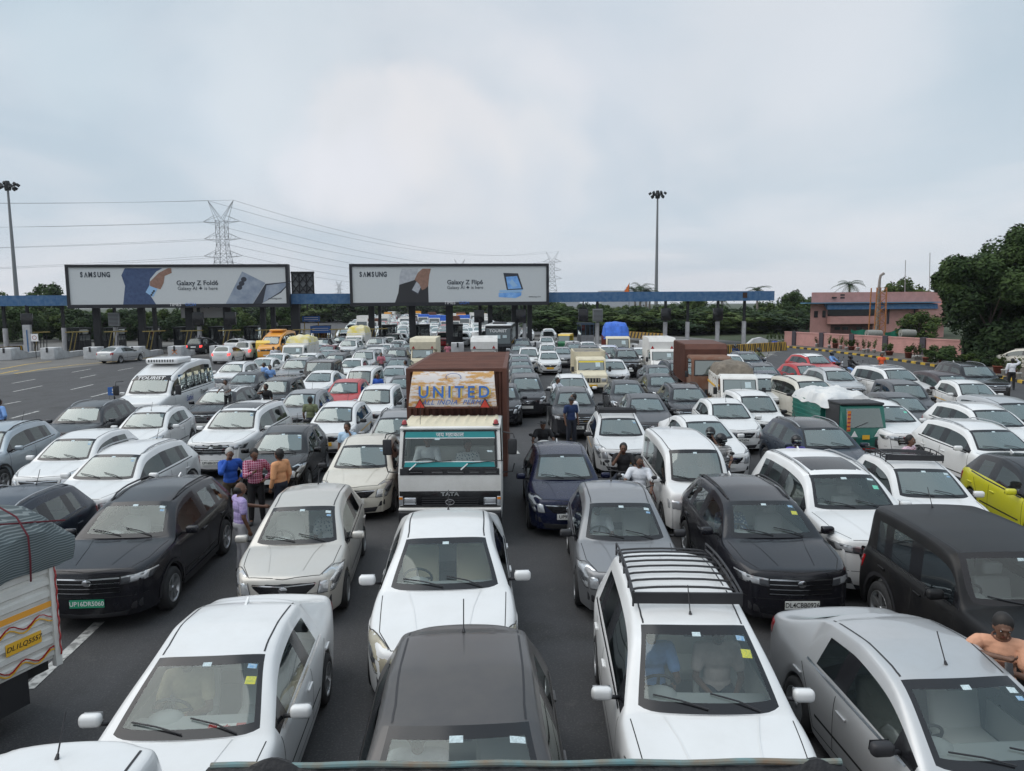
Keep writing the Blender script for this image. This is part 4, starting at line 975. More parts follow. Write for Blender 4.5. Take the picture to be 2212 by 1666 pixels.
    if hat == 'helmet' or hat == 'helmet_white':
        mt = M_TRIM; hb.ball((0, .01, .045), .145, mt, (.9, 1.05, 1.0), 18); hb.ball((0, -.07, -.055), .085, mt, (1.15, .75, .6), 12); o = hb.build('helmet', root)
        v = MB(); v.ball((0, -.055, .03), .115, M_DG, (.95, .95, .55), 14); v.build('visor', o)
    elif hat == 'cap':
        hb.ball((0, .005, .05), .106, M_BLK, (.9, 1.02, .86), 14); hb.box(-.07, .07, -.19, -.08, .048, .060, M_BLK); o = hb.build('cap', root)
    else:
        z = .040 if hair != 'bald' else .03
        vs = []; hb.ball((0, .026, .034), .109, hm, (.87, .95, 1.04), 18); hb.ball((0, .045, -.02), .095, hm, (.90, .8, .9), 14)
        hb.v = [(x + .004*math.sin(60*y+30*x), y, zz) for x, y, zz in hb.v]
        if hair == 'bald': hb = MB(); hb.ball((0, .03, -.01), .100, HAIRB, (.88, .93, .8), 16)
        if hair == 'long': hb.ball((0, .05, -.06), .10, hm, (.9, .7, 1.3), 14)
        if beard is True: hb.ball((0, -.040, -.062), .064, hm, (.9, .9, .8), 12)
        o = hb.build('hair', root)
    o.matrix_local = Rh
    return root
def px_person(x, y, label, rz, shirt, pants, z=1.72, **kw):
    p = at(x, y, z); h = kw.get('h', 1.70)
    return person(label, (p.x, p.y, z-h*1.72/1.70), rz, shirt, pants, **kw)
JEANS = cloth('dark_jeans', (.018, .022, .035)); BLKC = cloth('black_cloth', (.012, .012, .014)); GREYT = cloth('grey_trousers', (.36, .36, .38)); KHAKI = cloth('brown_trousers', (.07, .05, .03))
BLUE = cloth('royal_blue_shirt', (.02, .09, .42)); LBLUE = cloth('light_blue_shirt', (.20, .36, .68)); PALE = cloth('pale_blue_shirt', (.42, .58, .74)); ORG = cloth('orange_shirt', (.68, .33, .16))
PLAID = cloth('plaid_shirt', (.24, .018, .07), (.55, .32, .40), 'check'); PURP = cloth('purple_shirt', (.33, .26, .50), (.42, .35, .58), 'check'); GRN = cloth('olive_tshirt', (.14, .16, .085)); NAVYS = cloth('navy_shirt', (.012, .030, .10))
WHTS = cloth('white_shirt', (.66, .68, .72)); PINK = cloth('pink_shirt', (.48, .16, .20)); CORAL = cloth('peach_tshirt', (.58, .30, .19)); BEIGE = cloth('beige_shirt', (.50, .43, .27)); VEST = cloth('orange_vest', (.85, .13, .04))
STRP = cloth('striped_shirt', (.06, .06, .06), (.6, .6, .6), 'stripe'); FLOR = cloth('printed_shirt', (.55, .57, .58), (.14, .20, .25), 'print'); PCHK = cloth('pink_check_shirt', (.62, .45, .52), (.22, .03, .06), 'print')
PURD = cloth('violet_shirt', (.10, .08, .35))
def toward(x, y, tx, ty): return math.atan2(tx-x, -(ty-y))
px_person(495, 969, 'grey haired man in a royal blue shirt holding his hand to his face', R(30), BLUE, KHAKI, la='hip', ra='face', hair='grey', vox=.0115, sleeve=1.0, head=(R(-20), R(10)))
px_person(549, 970, 'man in a dark red checked shirt looking at his phone in the talking group', R(15), PLAID, BLKC, la='hip', ra='phone', vox=.0115, sleeve=1.0, head=(R(25), R(12)), beard='moustache')
px_person(603, 971, 'man in an orange shirt seen from behind in the talking group', R(-120), ORG, JEANS, la='down', ra='down', vox=.0115, sleeve=1.0)
px_person(516, 1043, 'balding man in a purple shirt and grey trousers beside the beige silver hatchback', R(125), PURP, GREYT, la='reach', ra='down', hair='bald', vox=.0115)
px_person(750, 914, 'man in a pale blue shirt holding his chin beside the cream white car', R(-10), PALE, JEANS, la='face', ra='down', vox=.0125, beard=True)
px_person(669.8, 857.6, 'man in an olive green shirt seen from behind', R(170), GRN, JEANS, vox=.014)
px_person(574, 830, 'man in a black shirt holding up a phone beside the black estate', R(-25), BLKC, JEANS, la='down', ra='raise', vox=.015, beard=True)
px_person(490, 819, 'child in a striped shirt leaning out of the sunroof of the black estate', R(-10), STRP, BLKC, z=2.28, h=1.25, la='reach', ra='reach', vox=.016, lean=.25)
px_person(570, 784, 'taller of the two men in light blue shirts among the white cars', R(-40), LBLUE, JEANS, la='hip', ra='down', vox=.018)
px_person(583, 789, 'shorter man in a light blue shirt in front of his companion', R(20), LBLUE, JEANS, vox=.018)
px_person(816, 807, 'man in a dark blue shirt standing at the door of the white delivery van', R(-20), BLUE, JEANS, vox=.018, sleeve=1)
px_person(823, 762, 'man in a pink shirt with folded arms left of the pale small lorry', R(10), PINK, JEANS, la='lap', ra='lap', vox=.02)
px_person(876, 779, 'dark haired man leaning beside the navy saloon left of the container', R(-60), BLKC, JEANS, vox=.02, z=1.6)
px_person(1233.7, 858.7, 'man in a navy shirt and cap standing on the open road', R(20), NAVYS, JEANS, hat='cap', vox=.0135, beard='moustache')
px_person(1239.5, 851, 'man in a white shirt standing behind the man in the navy shirt', R(-75), WHTS, BLKC, vox=.0135, sleeve=1)
px_person(1199.5, 815, 'man in a white shirt leaning on the white crossover roof', R(40), WHTS, JEANS, la='reach', ra='reach', vox=.015, sleeve=1, lean=.2)
px_person(1965.8, 941.4, 'man in glasses and a pink printed shirt behind the white car with roof rack', R(30), PCHK, JEANS, vox=.014, sleeve=1, beard='moustache')
px_person(1905, 762.7, 'man in an orange safety vest standing on the road by the kerb', R(0), VEST, JEANS, la='lap', ra='lap', vox=.018, sleeve=.2)
px_person(2188, 775, 'man in a white shirt with his arm over his head near the tree', R(150), WHTS, BLKC, la='down', ra='up', vox=.018, sleeve=1)
px_person(-4, 862, 'man in a light blue shirt with hand on hip at the left edge', R(160), LBLUE, GREYT, la='hip', ra='hip', vox=.015, sleeve=1)
px_person(590.4, 749.5, 'man in a cream shirt walking beside the yellow rickshaw', R(40), WHTS, GREYT, vox=.022)
px_person(601.5, 750, 'man in grey next to the pickup with yellow tarpaulin', R(60), GREYT, JEANS, vox=.022)
px_person(966.8, 741.8, 'standing person in dark red between the far rows right behind the container', R(0), PINK, JEANS, vox=.024)
px_person(951, 748, 'bending person in black between the far rows behind the container', R(60), BLKC, BLKC, vox=.024, lean=.3)
# the man leaning on the silver saloon, elbows on its roof
pm_ = px_person(2165, 1322, 'man in a peach T-shirt leaning on the silver saloon roof with a phone', R(-30), CORAL, JEANS, z=1.74, la='phone', ra='roof', vox=.0085, head=(R(5), R(18)), lean=.10)
band = cloth('brown_neckband', (.16, .07, .045)); q = MB(); q.tube([(.078*math.cos(a), -.030+.066*math.sin(a), 1.475-.022*math.sin(-a)) for a in [2*math.pi*k/20 for k in range(21)]], .011, band, 6, False); q.build('collar', pm_)
q = MB(); q.box(-.075, .075, -.165, -.158, 1.20, 1.26, band, None, .004); q.build('chest_print', pm_)
q = MB(); q.box(-.035, .035, -.010, .0, -.075, .075, M_TRIM, None, .004)
o = q.build('phone'); o.matrix_world = pm_.matrix_basis @ Matrix.Translation((.0, -.50, 1.33)) @ Matrix.Rotation(R(-35), 4, 'X'); tag(o, 'black phone in the hand of the man in the peach T-shirt', 'phone')
# people inside the near vehicles: positions in the vehicle's own frame
def occupant(rootname_label, x, y, label, shirt, la='lap', ra='lap', z=-.32, **kw):
    r = next((o for o in bpy.data.objects if o.get('label') == rootname_label), None)
    if r is None: return
    mw = Matrix.Translation(r.location) @ Matrix.Rotation(r.rotation_euler.z, 4, 'Z'); p = mw @ Vector((x, y, z))
    person(label, p, r.rotation_euler.z, shirt, JEANS, la=la, ra=ra, legs='seat', vox=kw.pop('vox', .012), **kw)
occupant(CARS[0][8], -.36, .08, 'driver in a beige shirt at the wheel of the front left white saloon', BEIGE, 'wheel', 'wheel', z=-.38, sleeve=.55)
occupant(CARS[4][8], -.36, .0, 'driver in a pale shirt inside the dark grey car at the bottom centre', WHTS, 'wheel', 'wheel', z=-.30)
occupant(CARS[6][8], -.36, .02, 'driver in a blue shirt inside the minivan with the roof rack', LBLUE, 'wheel', 'wheel', z=-.28)
occupant(CARS[6][8], .36, .02, 'passenger in a pale pink shirt inside the minivan with the roof rack', cloth('pale_pink_shirt', (.58, .48, .45)), 'lap', 'lap', z=-.28, beard=True)
occupant(CARS[1][8], .36, .18, 'woman in a floral shirt in the passenger seat of the beige hatchback', FLOR, 'lap', 'lap', z=-.36, hair='long')
occupant(CARS[7][8], -.38, .10, 'driver in a floral blue shirt inside the dark sport utility car', cloth('blue_floral', (.10, .16, .28), (.5, .55, .6), 'print'), 'wheel', 'wheel', z=-.26)
occupant(CARS[5][8], -.36, .18, 'driver in a white shirt inside the grey hatchback with clear headlights', WHTS, 'wheel', 'wheel', z=-.36)
EECO = 'white people van with passengers and side graphics'
occupant(EECO, -.30, -.35, 'driver in a pale shirt inside the white people van', FLOR, 'wheel', 'wheel', z=-.26)
occupant(EECO, .30, -.35, 'front passenger in a light shirt inside the white people van', PALE, 'lap', 'lap', z=-.26, beard='moustache')
# ---------------------------------------------------------------- two-wheelers
def motorbike(label, loc, rz, col=None, scooter=False, group='motorcycles and scooters in the jam'):
    pm = col or M_TRIM; root = empty('scooter' if scooter else 'motorcycle', loc, rz, label, 'scooter' if scooter else 'motorcycle', group)
    r = .23 if scooter else .30; wb = .62 if scooter else .66
    for y in (-wb, wb):
        w = MB(); w.lathe([(r*.72, -.04), (r*.93, -.05), (r, 0), (r*.93, .05), (r*.72, .04), (r*.72, -.04)], M_RUB, 20, axis='x')
        for k in range(6):
            M = Matrix.Rotation(k*math.pi/3, 4, 'X'); w.box(-.012, .012, -.012, .012, .02, r*.74, M_RIM, M)
        w.lathe([(.0, -.05), (.05, -.05), (.05, .05), (0, .05)], M_RIM, 10, axis='x'); w.build('wheel', root, (0, y, r))
    b = MB()
    if scooter:
        b.prism([(-.42, .30), (-.52, .62), (-.50, .98), (-.42, .98), (-.36, .40), (-.10, .30), (-.05, .26), (-.30, .22)], -.20, .20, pm)
        b.ball((0, .38, .52), .30, pm, (.62, 1.45, .75), 16); b.ball((0, -.50, .90), .14, pm, (1.1, .7, 1.0), 14); b.ball((0, -.62, .36), .16, pm, (.5, 1.2, .7), 12)
        b.ball((0, -.47, 1.02), .12, pm, (1.7, .6, .6), 14)
    else:
        b.ball((0, -.14, .80), .20, pm, (.75, 1.35, .65), 16); b.box(-.12, .12, -.22, .18, .30, .58, M_STEEL, None, .04)
        b.tube([(0, -.45, .88), (0, -.2, .45), (0, .2, .35), (0, .5, .62)], .028, M_BLK, 6); b.tube([(.14, 0, .36), (.15, .35, .34), (.16, .85, .42)], .04, M_CHR, 8); b.ball((0, .62, .66), .13, pm, (.7, 1.6, .6), 10)
    b.build('body', root)
    s = MB(); s.box(-.13, .13, .0, .70, .78, .86, M_BLK, None, .035); s.build('seat', root)
    f = MB()
    for x in (-.07, .07): f.tube([(x, -wb, r), (x, -.46, .92)], .022, M_CHR, 6)
    f.build('fork', root)
    h = MB(); h.tube([(-.35, -.36, 1.06), (-.22, -.44, 1.02), (0, -.46, 1.0), (.22, -.44, 1.02), (.35, -.36, 1.06)], .014, M_BLK, 6)
    for x in (-.28, .28): h.tube([(x, -.42, 1.04), (x*1.25, -.44, 1.20)], .008, M_BLK, 5); h.ball((x*1.3, -.44, 1.24), .055, M_BLK, (1.2, .35, .8), 8)
    h.build('handlebar', root)
    l = MB(); l.ball((0, -.56, .90), .085, M_LAMP, (1, .6, 1), 12); l.build('headlight', root)
    return root
def bike_with(x, y, label_b, label_p, rz, shirt, pants, z=1.55, col=None, scooter=False, **kw):
    p = at(x, y, z); M = Matrix.Rotation(rz, 4, 'Z')
    motorbike(label_b, (p.x, p.y, 0) - (M @ Vector((0, .18, 0))) if False else Vector((p.x, p.y, 0)) - (M @ Vector((0, .18, 0))), rz, col, scooter)
    return person(label_p, (p.x, p.y, z-1.72), rz, shirt, pants, legs='ride', **kw)
wsc = mat('white_scooter_panel', (.72, .72, .70), .3, coat=.6)
bike_with(1173, 908, 'white scooter behind the blue hatchback', 'man in a black cap and shirt sitting on the white scooter', R(-5), BLKC, JEANS, col=wsc, scooter=True, la='bars', ra='bars', hat='cap', vox=.0125, head=(R(-40), 0))
bike_with(1347, 958, 'black motorcycle in front of the taxi with roof tray', 'man in black resting his chin on his hand on the black motorcycle', R(-15), BLKC, JEANS, la='bars', ra='face', vox=.012)
bike_with(1381.6, 986, 'white scooter beside the white people van', 'bearded man in a white shirt on the white scooter by the people van', R(-20), WHTS, JEANS, col=wsc, scooter=True, la='bars', ra='bars', vox=.012, head=(R(50), 0), beard=True)
bike_with(1535, 927, 'motorcycle with raised visor rider in front of the white saloon', 'rider with raised visor holding a phone at his ear', R(-25), BLKC, JEANS, la='face', ra='bars', hat='helmet', vox=.013)
bike_with(1558, 941, 'motorcycle of the rider in the striped shirt', 'rider in a black helmet and striped shirt looking left', R(-30), STRP, JEANS, la='bars', ra='bars', hat='helmet', vox=.0125, head=(R(70), R(15)))
bike_with(1720, 944, 'motorcycle hidden behind the white sunroof car', 'helmeted rider in violet in front of the dark blue crossover', R(0), PURD, JEANS, la='bars', ra='bars', hat='helmet', vox=.013)
bike_with(1797, 761, 'motorcycle by the kerb ridden by the man in blue', 'helmeted rider in a light blue jacket right of the red crossover', R(35), LBLUE, JEANS, la='bars', ra='bars', hat='helmet', vox=.018, sleeve=1)
bike_with(1837, 768, 'black motorcycle left of the white sport utility car with sunroof', 'rider in a black jacket and blue jeans with black helmet', R(35), BLKC, LBLUE, la='bars', ra='bars', hat='helmet', vox=.018, sleeve=1)
bike_with(1638.6, 753, 'motorcycle next to the navy sport utility car', 'helmeted rider in olive beside the navy sport utility car', R(20), GRN, JEANS, la='bars', ra='bars', hat='helmet', vox=.02, sleeve=1)
bike_with(1588, 745.5, 'motorcycle behind the dirty brown lorry', 'helmeted rider behind the dirty brown lorry by the striped barriers', R(10), NAVYS, JEANS, la='bars', ra='bars', hat='helmet', vox=.022)
# ---------------------------------------------------------------- ground
def quadline(mb, p, q, w, z, mt):
    p, q = Vector((p[0], p[1], 0)), Vector((q[0], q[1], 0)); t = (q-p).normalized(); s = Vector((-t.y, t.x, 0))*w/2
    mb.add([p-s+Vector((0, 0, z)), p+s+Vector((0, 0, z)), q+s+Vector((0, 0, z)), q-s+Vector((0, 0, z))], [(0, 1, 2, 3)], mt)
asph = mat('asphalt', (.050, .050, .053), .78, noise=.16, nscale=.9, bump=.5, bscale=60)
def weather(m):
    nt = m.node_tree; b = nt.nodes['Principled BSDF']; N = nt.nodes.new; Lk = nt.links.new; tc = N('ShaderNodeTexCoord'); src = b.inputs['Base Color'].links[0].from_socket
    mp = N('ShaderNodeMapping'); mp.inputs['Scale'].default_value = (1.5, .045, 1); Lk(tc.outputs['Object'], mp.inputs[0])
    for (sc_, det, lo, hi, c, vec) in ((1.0, 5, .45, .75, (.030, .029, .029), mp.outputs[0]), (.55, 8, .56, .66, (.020, .019, .018), tc.outputs['Object']), (38, 3, .52, .72, (.115, .113, .11), tc.outputs['Object']), (1.7, 9, .64, .70, (.085, .083, .08), tc.outputs['Object'])):
        n = N('ShaderNodeTexNoise'); n.inputs['Scale'].default_value = sc_; n.inputs['Detail'].default_value = det; n.inputs['Roughness'].default_value = .6; Lk(vec, n.inputs['Vector'])
        r = N('ShaderNodeMapRange'); r.inputs['From Min'].default_value = lo; r.inputs['From Max'].default_value = hi; r.inputs['To Max'].default_value = .6; Lk(n.outputs['Fac'], r.inputs['Value'])
        x = N('ShaderNodeMix'); x.data_type = 'RGBA'; Lk(r.outputs[0], x.inputs['Factor']); Lk(src, x.inputs['A']); x.inputs['B'].default_value = (*c, 1); src = x.outputs['Result']
    Lk(src, b.inputs['Base Color'])
weather(asph)
conc = mat('worn_concrete', (.16, .155, .145), .9, tint2=(.11, .107, .102), nscale=.35, bump=.3, bscale=40)
grs = mat('grass_soil', (.025, .042, .014), .95, tint2=(.045, .055, .024), nscale=.5)
def wornpaint(name, col):
    m = mat(name, col, .8); nt = m.node_tree; b = nt.nodes['Principled BSDF']; N = nt.nodes.new; tc = N('ShaderNodeTexCoord')
    n = N('ShaderNodeTexNoise'); n.inputs['Scale'].default_value = 9; n.inputs['Detail'].default_value = 6; nt.links.new(tc.outputs['Object'], n.inputs['Vector'])
    r = N('ShaderNodeValToRGB'); r.color_ramp.elements[0].position = .40; r.color_ramp.elements[1].position = .55
    r.color_ramp.elements[0].color = (*[c*.35+.03 for c in col], 1); r.color_ramp.elements[1].color = (*col, 1); nt.links.new(n.outputs[0], r.inputs[0]); nt.links.new(r.outputs[0], b.inputs['Base Color']); return m
lw = wornpaint('road_marking_white', (.52, .52, .50)); ly = wornpaint('road_marking_yellow', (.50, .34, .07))
g = MB(); g.add([(-900, -60, 0), (900, -60, 0), (900, 2500, 0), (-900, 2500, 0)], [(0, 1, 2, 3)], grs); tag(g.build('ground', smooth_by_angle=False), kind='structure')
g = MB(); g.add([(-60, -50, .004), (41, -50, .004), (40, 60, .004), (36, 79, .004), (30, 79, .004), (30, 400, .004), (-60, 400, .004)], [(0, 1, 2, 3, 4, 5, 6)], asph)
tag(g.build('road', smooth_by_angle=False), kind='structure')
cl = [at(*p) for p in ((-300, 845), (0, 812), (331, 776), (560, 764), (1106, 752), (1550, 760), (1660, 772), (1700, 752))]
g = MB(); top = [Vector((38, 79, 0)), Vector((30, 118, 0)), Vector((-62, 118, 0))]
pts = [Vector((p.x, p.y, .008)) for p in cl[:-1]] + [Vector((p.x, p.y, .008)) for p in top]
tri = tessellate_polygon([pts]); g.add(pts, tri, conc); tag(g.build('toll_forecourt', smooth_by_angle=False), kind='structure')
g = MB()
for x0, y0, x1, y1, w in [(26.5, 828.6, 76, 819.8, .15), (28.7, 846.7, 90.9, 834.1, .15), (197, 858.2, 251, 844.5, .15), (24.3, 904.5, 83.4, 888.6, .15), (153.3, 842.3, 201, 831.3, .15), (173, 817.4, 207, 810.3, .15),
        (155.5, 804.8, 196, 797.5, .15), (254.8, 800.8, 287.9, 794.9, .15), (10, 874, 44, 867.7, .15), (215, 1345, 60, 1490, .16), (1200, 1123, 1208, 1144, .16), (1653, 757.5, 1690, 761, .15), (1656, 765, 1678, 768, .15), (1112, 975, 1117, 981, .2), (1830, 782, 1900, 790, .12), (1905, 800, 1995, 808, .12)]:
    a, b = at(x0, y0), at(x1, y1); quadline(g, a, b, w, .012, lw)
for k in range(6): quadline(g, (-3.4, 5.2-0+k*-9), (-3.4, 8-k*9), .15, .012, lw)
tag(g.build('lane_markings', smooth_by_angle=False), kind='structure')
g = MB()
for pl in [[(0, 798), (60, 787), (110, 781)], [(31, 808), (95, 797), (161, 789), (250, 781), (331, 772)], [(0, 808), (40, 800)]]:
    for a, b in zip(pl[:-1], pl[1:]): quadline(g, at(*a), at(*b), .30, .014, ly)
tag(g.build('yellow_line', smooth_by_angle=False), kind='structure')
# kerb and footpath on the right
KP = [at(*p) for p in ((1690, 750), (1760, 757), (1850, 768), (1930, 779), (2009, 791), (2080, 803), (2148, 815), (2230, 834), (2420, 885))]
g = MB(); ky = mat('kerb_yellow', (.55, .36, .04), .8, noise=.3, nscale=5); kk = mat('kerb_black', (.03, .03, .035), .8, noise=.3, nscale=5); path = mat('footpath_stone', (.11, .095, .08), .9, noise=.3, nscale=1.2)
tot = 0
for a, b in zip(KP[:-1], KP[1:]):
    L = (b-a).length; n = max(1, int(L/.62)); t = (b-a)/n
    for i in range(n):
        p, q = a+t*i, a+t*(i+1); nn = Vector((t.y, -t.x, 0)).normalized()*-.18
        nn = nn if nn.x > 0 else -nn
        o = [p, q, q+nn, p+nn]; g.add([(v.x, v.y, z) for z in (0, .17) for v in o], [(0, 1, 5, 4), (4, 5, 6, 7), (1, 2, 6, 5), (3, 0, 4, 7)], ky if (tot+i) % 2 else kk)
    tot += n
tag(g.build('kerb', smooth_by_angle=False), kind='structure')
g = MB(); pts = [Vector((p.x+.18, p.y, .15)) for p in KP] + [Vector((p.x+7, p.y+1, .15)) for p in reversed(KP)]
g.add(pts, tessellate_polygon([pts]), path); tag(g.build('footpath', smooth_by_angle=False), kind='structure')
# ---------------------------------------------------------------- toll plaza
YG = 80.0
def gx(x, Y=YG): return atd(x, 700, Y).x
blu = mat('blue_fascia', (.030, .105, .24), .55, tint2=(.060, .17, .33), nscale=2.2, dirt=.3); dk = mat('dark_steel', (.008, .009, .012), .6, noise=.2); cc = mat('grey_white_concrete', (.42, .42, .43), .8, noise=.15, nscale=3); wp = mat('whitewashed_concrete', (.58, .59, .60), .85, tint2=(.40, .40, .40), nscale=1.5)
canopy = empty('toll_canopy', (0, YG, 0), 0, 'long blue toll plaza canopy spanning all lanes behind the two billboards', 'toll plaza')
xL, xR = gx(-60), gx(1671)
m = MB(); m.box(xL, xR, 0, .12, 5.02, 6.10, blu)
for k in range(int((xR-xL)/1.2)): m.box(xL+1.2*k, xL+1.2*k+.02, -.008, 0, 5.03, 6.09, mat('blue_panel_joint', (.02, .08, .22), .6))
m.build('fascia', canopy, smooth_by_angle=False)
m = MB(); m.box(xL, xR, .125, 9.0, 5.25, 5.45, dk); m.box(xL, xR, .125, .25, 5.9, 6.06, dk); m.build('roof', canopy)
m = MB(); x0 = gx(1622, YG-.1); m.box(gx(1603), gx(1612), -.05, -.01, 5.35, 5.95, mat('rusty_panel', (.05, .025, .018), .9)); m.build('missing_panel', canopy)
def column(xF, w=.30, white=True, top=5.2, zc=2.7, Y=YG+.8):
    x = gx(xF, Y); m = MB(); 
    if white: m.lathe([(.24, 0), (.24, zc), (.20, zc)], cc, 16, Matrix.Translation((x, Y-YG, 0))); m.box(x-.13, x+.13, Y-YG-.13, Y-YG+.13, zc, top, dk)
    else: m.box(x-w/2, x+w/2, Y-YG-.25, Y-YG+.25, 0, top, dk)
    m.build('column', canopy)
for xF, w, wh in [(61, .3, 1), (137, .3, 1), (210, .64, 0), (249, .3, 1), (307, .64, 0), (335, .3, 0), (410, .72, 0), (492, .75, 0), (569, .5, 0), (591, .45, 0), (639, .9, 0), (803, .62, 0), (821, .3, 0), (891, .72, 0), (971, .80, 0), (1037, .35, 0), (1059, .5, 0), (1112, .7, 0), (1144, .5, 0), (1290, .3, 1), (1437, .3, 1), (1485, .3, 1), (1550, .3, 1), (1607, .3, 1), (1133, .3, 1), (430, .3, 1), (10, .3, 1), (-50, .3, 1)]:
    column(xF, w, bool(wh))
grp = 'hanging lane signals under the canopy'
for i, (xF, lou) in enumerate([(1259, 0), (1290, 1), (1437, 0), (1549, 0), (1035, 0), (1125, 0), (61, 0), (249, 1), (500, 0), (430, 0)]):
    x = gx(xF, YG+.2); m = MB(); m.box(x-.55, x+.55, -.35, -.05, 2.85, 4.25, M_TRIM if not lou else mat('grey_louvre', (.22, .23, .24), .7), None, .03)
    m.box(x-.06, x+.06, -.24, -.14, 4.25, 5.1, dk)
    if lou:
        for k in range(9): m.box(x-.5, x+.5, -.37, -.36, 2.95+.14*k, 3.0+.14*k, dk)
    o = m.build('lane_signal', None, (0, YG+.2, 0)); where = ['left of the grey louvred one on the right span', 'with grey louvres on the right span', 'above the first right booth', 'above the second right booth', 'under the right billboard centre', 'under the right end of the right billboard', 'at the far left lane', 'with grey louvres at the left lanes', 'under the right end of the left billboard', 'under the middle of the left billboard'][i]
    tag(o, ('black' if not lou else 'tall') + ' lane signal box ' + where, 'signal box', grp)
# billboards
bframe = mat('billboard_frame', (.010, .011, .016), .6); bwhite = mat('billboard_print_grey', (.56, .59, .60), .6, noise=.02)
def board(x0F, x1F, lab):
    Y = YG-1.2; x0, x1 = gx(x0F, Y), gx(x1F, Y); r = empty('billboard', (0, Y, 0), 0, lab, 'billboard')
    m = MB(); z0, z1 = 4.72, 9.18; m.box(x0, x1, .08, .9, z0, z1, bframe)
    f = .38
    m.box(x0, x1, -.05, .08, z1-f*.75, z1, bframe); m.box(x0, x1, -.05, .08, z0, z0+f, bframe); m.box(x0, x0+f*.75, -.05, .08, z0+f, z1-f*.75, bframe); m.box(x1-f*.75, x1, -.05, .08, z0+f, z1-f*.75, bframe)
    m.build('frame', r, smooth_by_angle=False)
    m = MB(); m.add([(x0+.25, .06, z0+.36), (x1-.25, .06, z0+.36), (x1-.25, .06, z1-.27), (x0+.25, .06, z1-.27)], [(0, 1, 2, 3)], bwhite); p = m.build('poster', r, smooth_by_angle=False, fix=False)
    return r, p, x0, x1, z0, z1
APAR = [None]
def flat(nm, pts, mt, d):
    m = MB(); m.add([(x, d, z) for x, z in pts], [t for t in tessellate_polygon([[Vector((x, z, 0)) for x, z in pts]])], mt); m.build(nm, APAR[0], smooth_by_angle=False, fix=False)
ink = mat('poster_black_ink', (.02, .03, .045), .6); denim = mat('poster_denim', (.035, .06, .14), .7, tint2=(.06, .10, .20), nscale=3); handm = mat('poster_hand', (.27, .155, .115), .7, noise=.15, nscale=4); phg = mat('poster_phone_grey', (.20, .25, .33), .5, tint2=(.36, .41, .48), nscale=.8)
phd = mat('poster_phone_dark', (.03, .035, .05), .5); phb = mat('poster_phone_blue', (.10, .30, .72), .5, tint2=(.30, .55, .9), nscale=1.5); tee = mat('poster_white_shirt', (.50, .52, .55), .7, tint2=(.36, .38, .42), nscale=2.5); phl = mat('poster_light_blue', (.30, .50, .75), .5)
def px2(zx, zy, reg, Y=YG-1.2):   # picture position in the zoomed crops -> (x, z) on the board
    ox = {1: 0, 2: 542.2}[reg]; p = atd(ox+.2696*zx, 352.4+.2696*zy, Y); return (p.x, p.z)
def P2(l, reg): return [px2(a, b, reg) for a, b in l]
r1, p1, x0, x1, z0, z1 = board(149, 627, 'wide left billboard with a person in denim and a folding phone')
APAR[0] = p1
flat('printed_clothing', P2([(998, 842), (970, 900), (1000, 985), (985, 1134), (1250, 1134), (1190, 1040), (1200, 930), (1250, 870), (1300, 842)], 1), denim, .054)
flat('printed_hand', P2([(1345, 842), (1270, 880), (1200, 950), (1200, 985), (1240, 1000), (1285, 1012), (1310, 960), (1318, 905), (1375, 880), (1370, 842)], 1), handm, .046)
flat('printed_phone', P2([(1215, 945), (1165, 1035), (1225, 1075), (1268, 990)], 1), phl, .050)
for cx, cy in ((1212, 1056), (1222, 1040), (1232, 1026)): flat('printed_lens', P2([(cx+9*math.cos(a), cy+9*math.sin(a)) for a in [k*.7 for k in range(9)]], 1), phd, .042)
flat('printed_phone', P2([(1938, 868), (2125, 960), (2020, 1134), (1805, 1134)], 1), phg, .052)
flat('printed_phone', P2([(2125, 968), (2205+130, 948), (2250, 1040), (2080, 1134), (2022, 1134)], 1), phd, .054)
flat('printed_phone', P2([(2135, 980), (2322, 954), (2245, 1030), (2105, 1120)], 1), phg, .050)
for cx, cy in ((1952, 932), (1935, 965), (1917, 997)): flat('printed_lens', P2([(cx+23*math.cos(a), cy+20*math.sin(a)) for a in [k*.5 for k in range(13)]], 1), phd, .042)
def logo(za, zb_, zy, reg, par):
    "seven letters spaced evenly; the second has no crossbar"
    (xa, z), (xb, _) = px2(za, zy, reg), px2(zb_, zy, reg); h = .50; n = 7; w = (xb-xa)/n
    for i, ch in enumerate('S MSUNG'):
        xc = xa + w*(i+.5)
        if ch == ' ':
            m = MB(); m.add([(xc-w*.40, .040, z-h/2), (xc-w*.20, .040, z-h/2), (xc, .040, z+h*.22), (xc+w*.20, .040, z-h/2), (xc+w*.40, .040, z-h/2), (xc+w*.09, .040, z+h/2), (xc-w*.09, .040, z+h/2)], [(0, 1, 2, 6), (2, 5, 6), (2, 3, 4, 5)], ink); m.build('lettering', par, smooth_by_angle=False, fix=False)
        else: text('lettering', ch, h*1.42, ink, par, (xc, .040, z), ext=.003, bold=.028, sx=.74)
def btext(body, zx, zy, reg, h, par, mt=ink, **kw):
    x, z = px2(zx, zy, reg); return text('lettering', body, h, mt, par, (x, .040, z), ext=.003, **kw)
logo(632, 883, 897, 1, p1); btext('Galaxy Z Fold6', 1580, 962, 1, .68, p1, bold=.010); btext('Galaxy AI \u2726 is here', 1583, 1005, 1, .50, p1); btext('samsung.com', 2212+-10+0, 1084, 1, .26, p1)
r2, p2, x0, x1, z0, z1 = board(758, 1186, 'wide right billboard with a hand in front of black trousers and a blue flip phone')
APAR[0] = p2
flat('printed_clothing', P2([(1208, 846), (1190, 900), (1188, 975), (1318, 935), (1340, 846)], 2), tee, .052)
flat('printed_clothing', P2([(1188, 975), (1180, 1040), (1153, 1121), (1424, 1121), (1420, 990), (1412, 950), (1318, 935)], 2), M_BLK, .054)
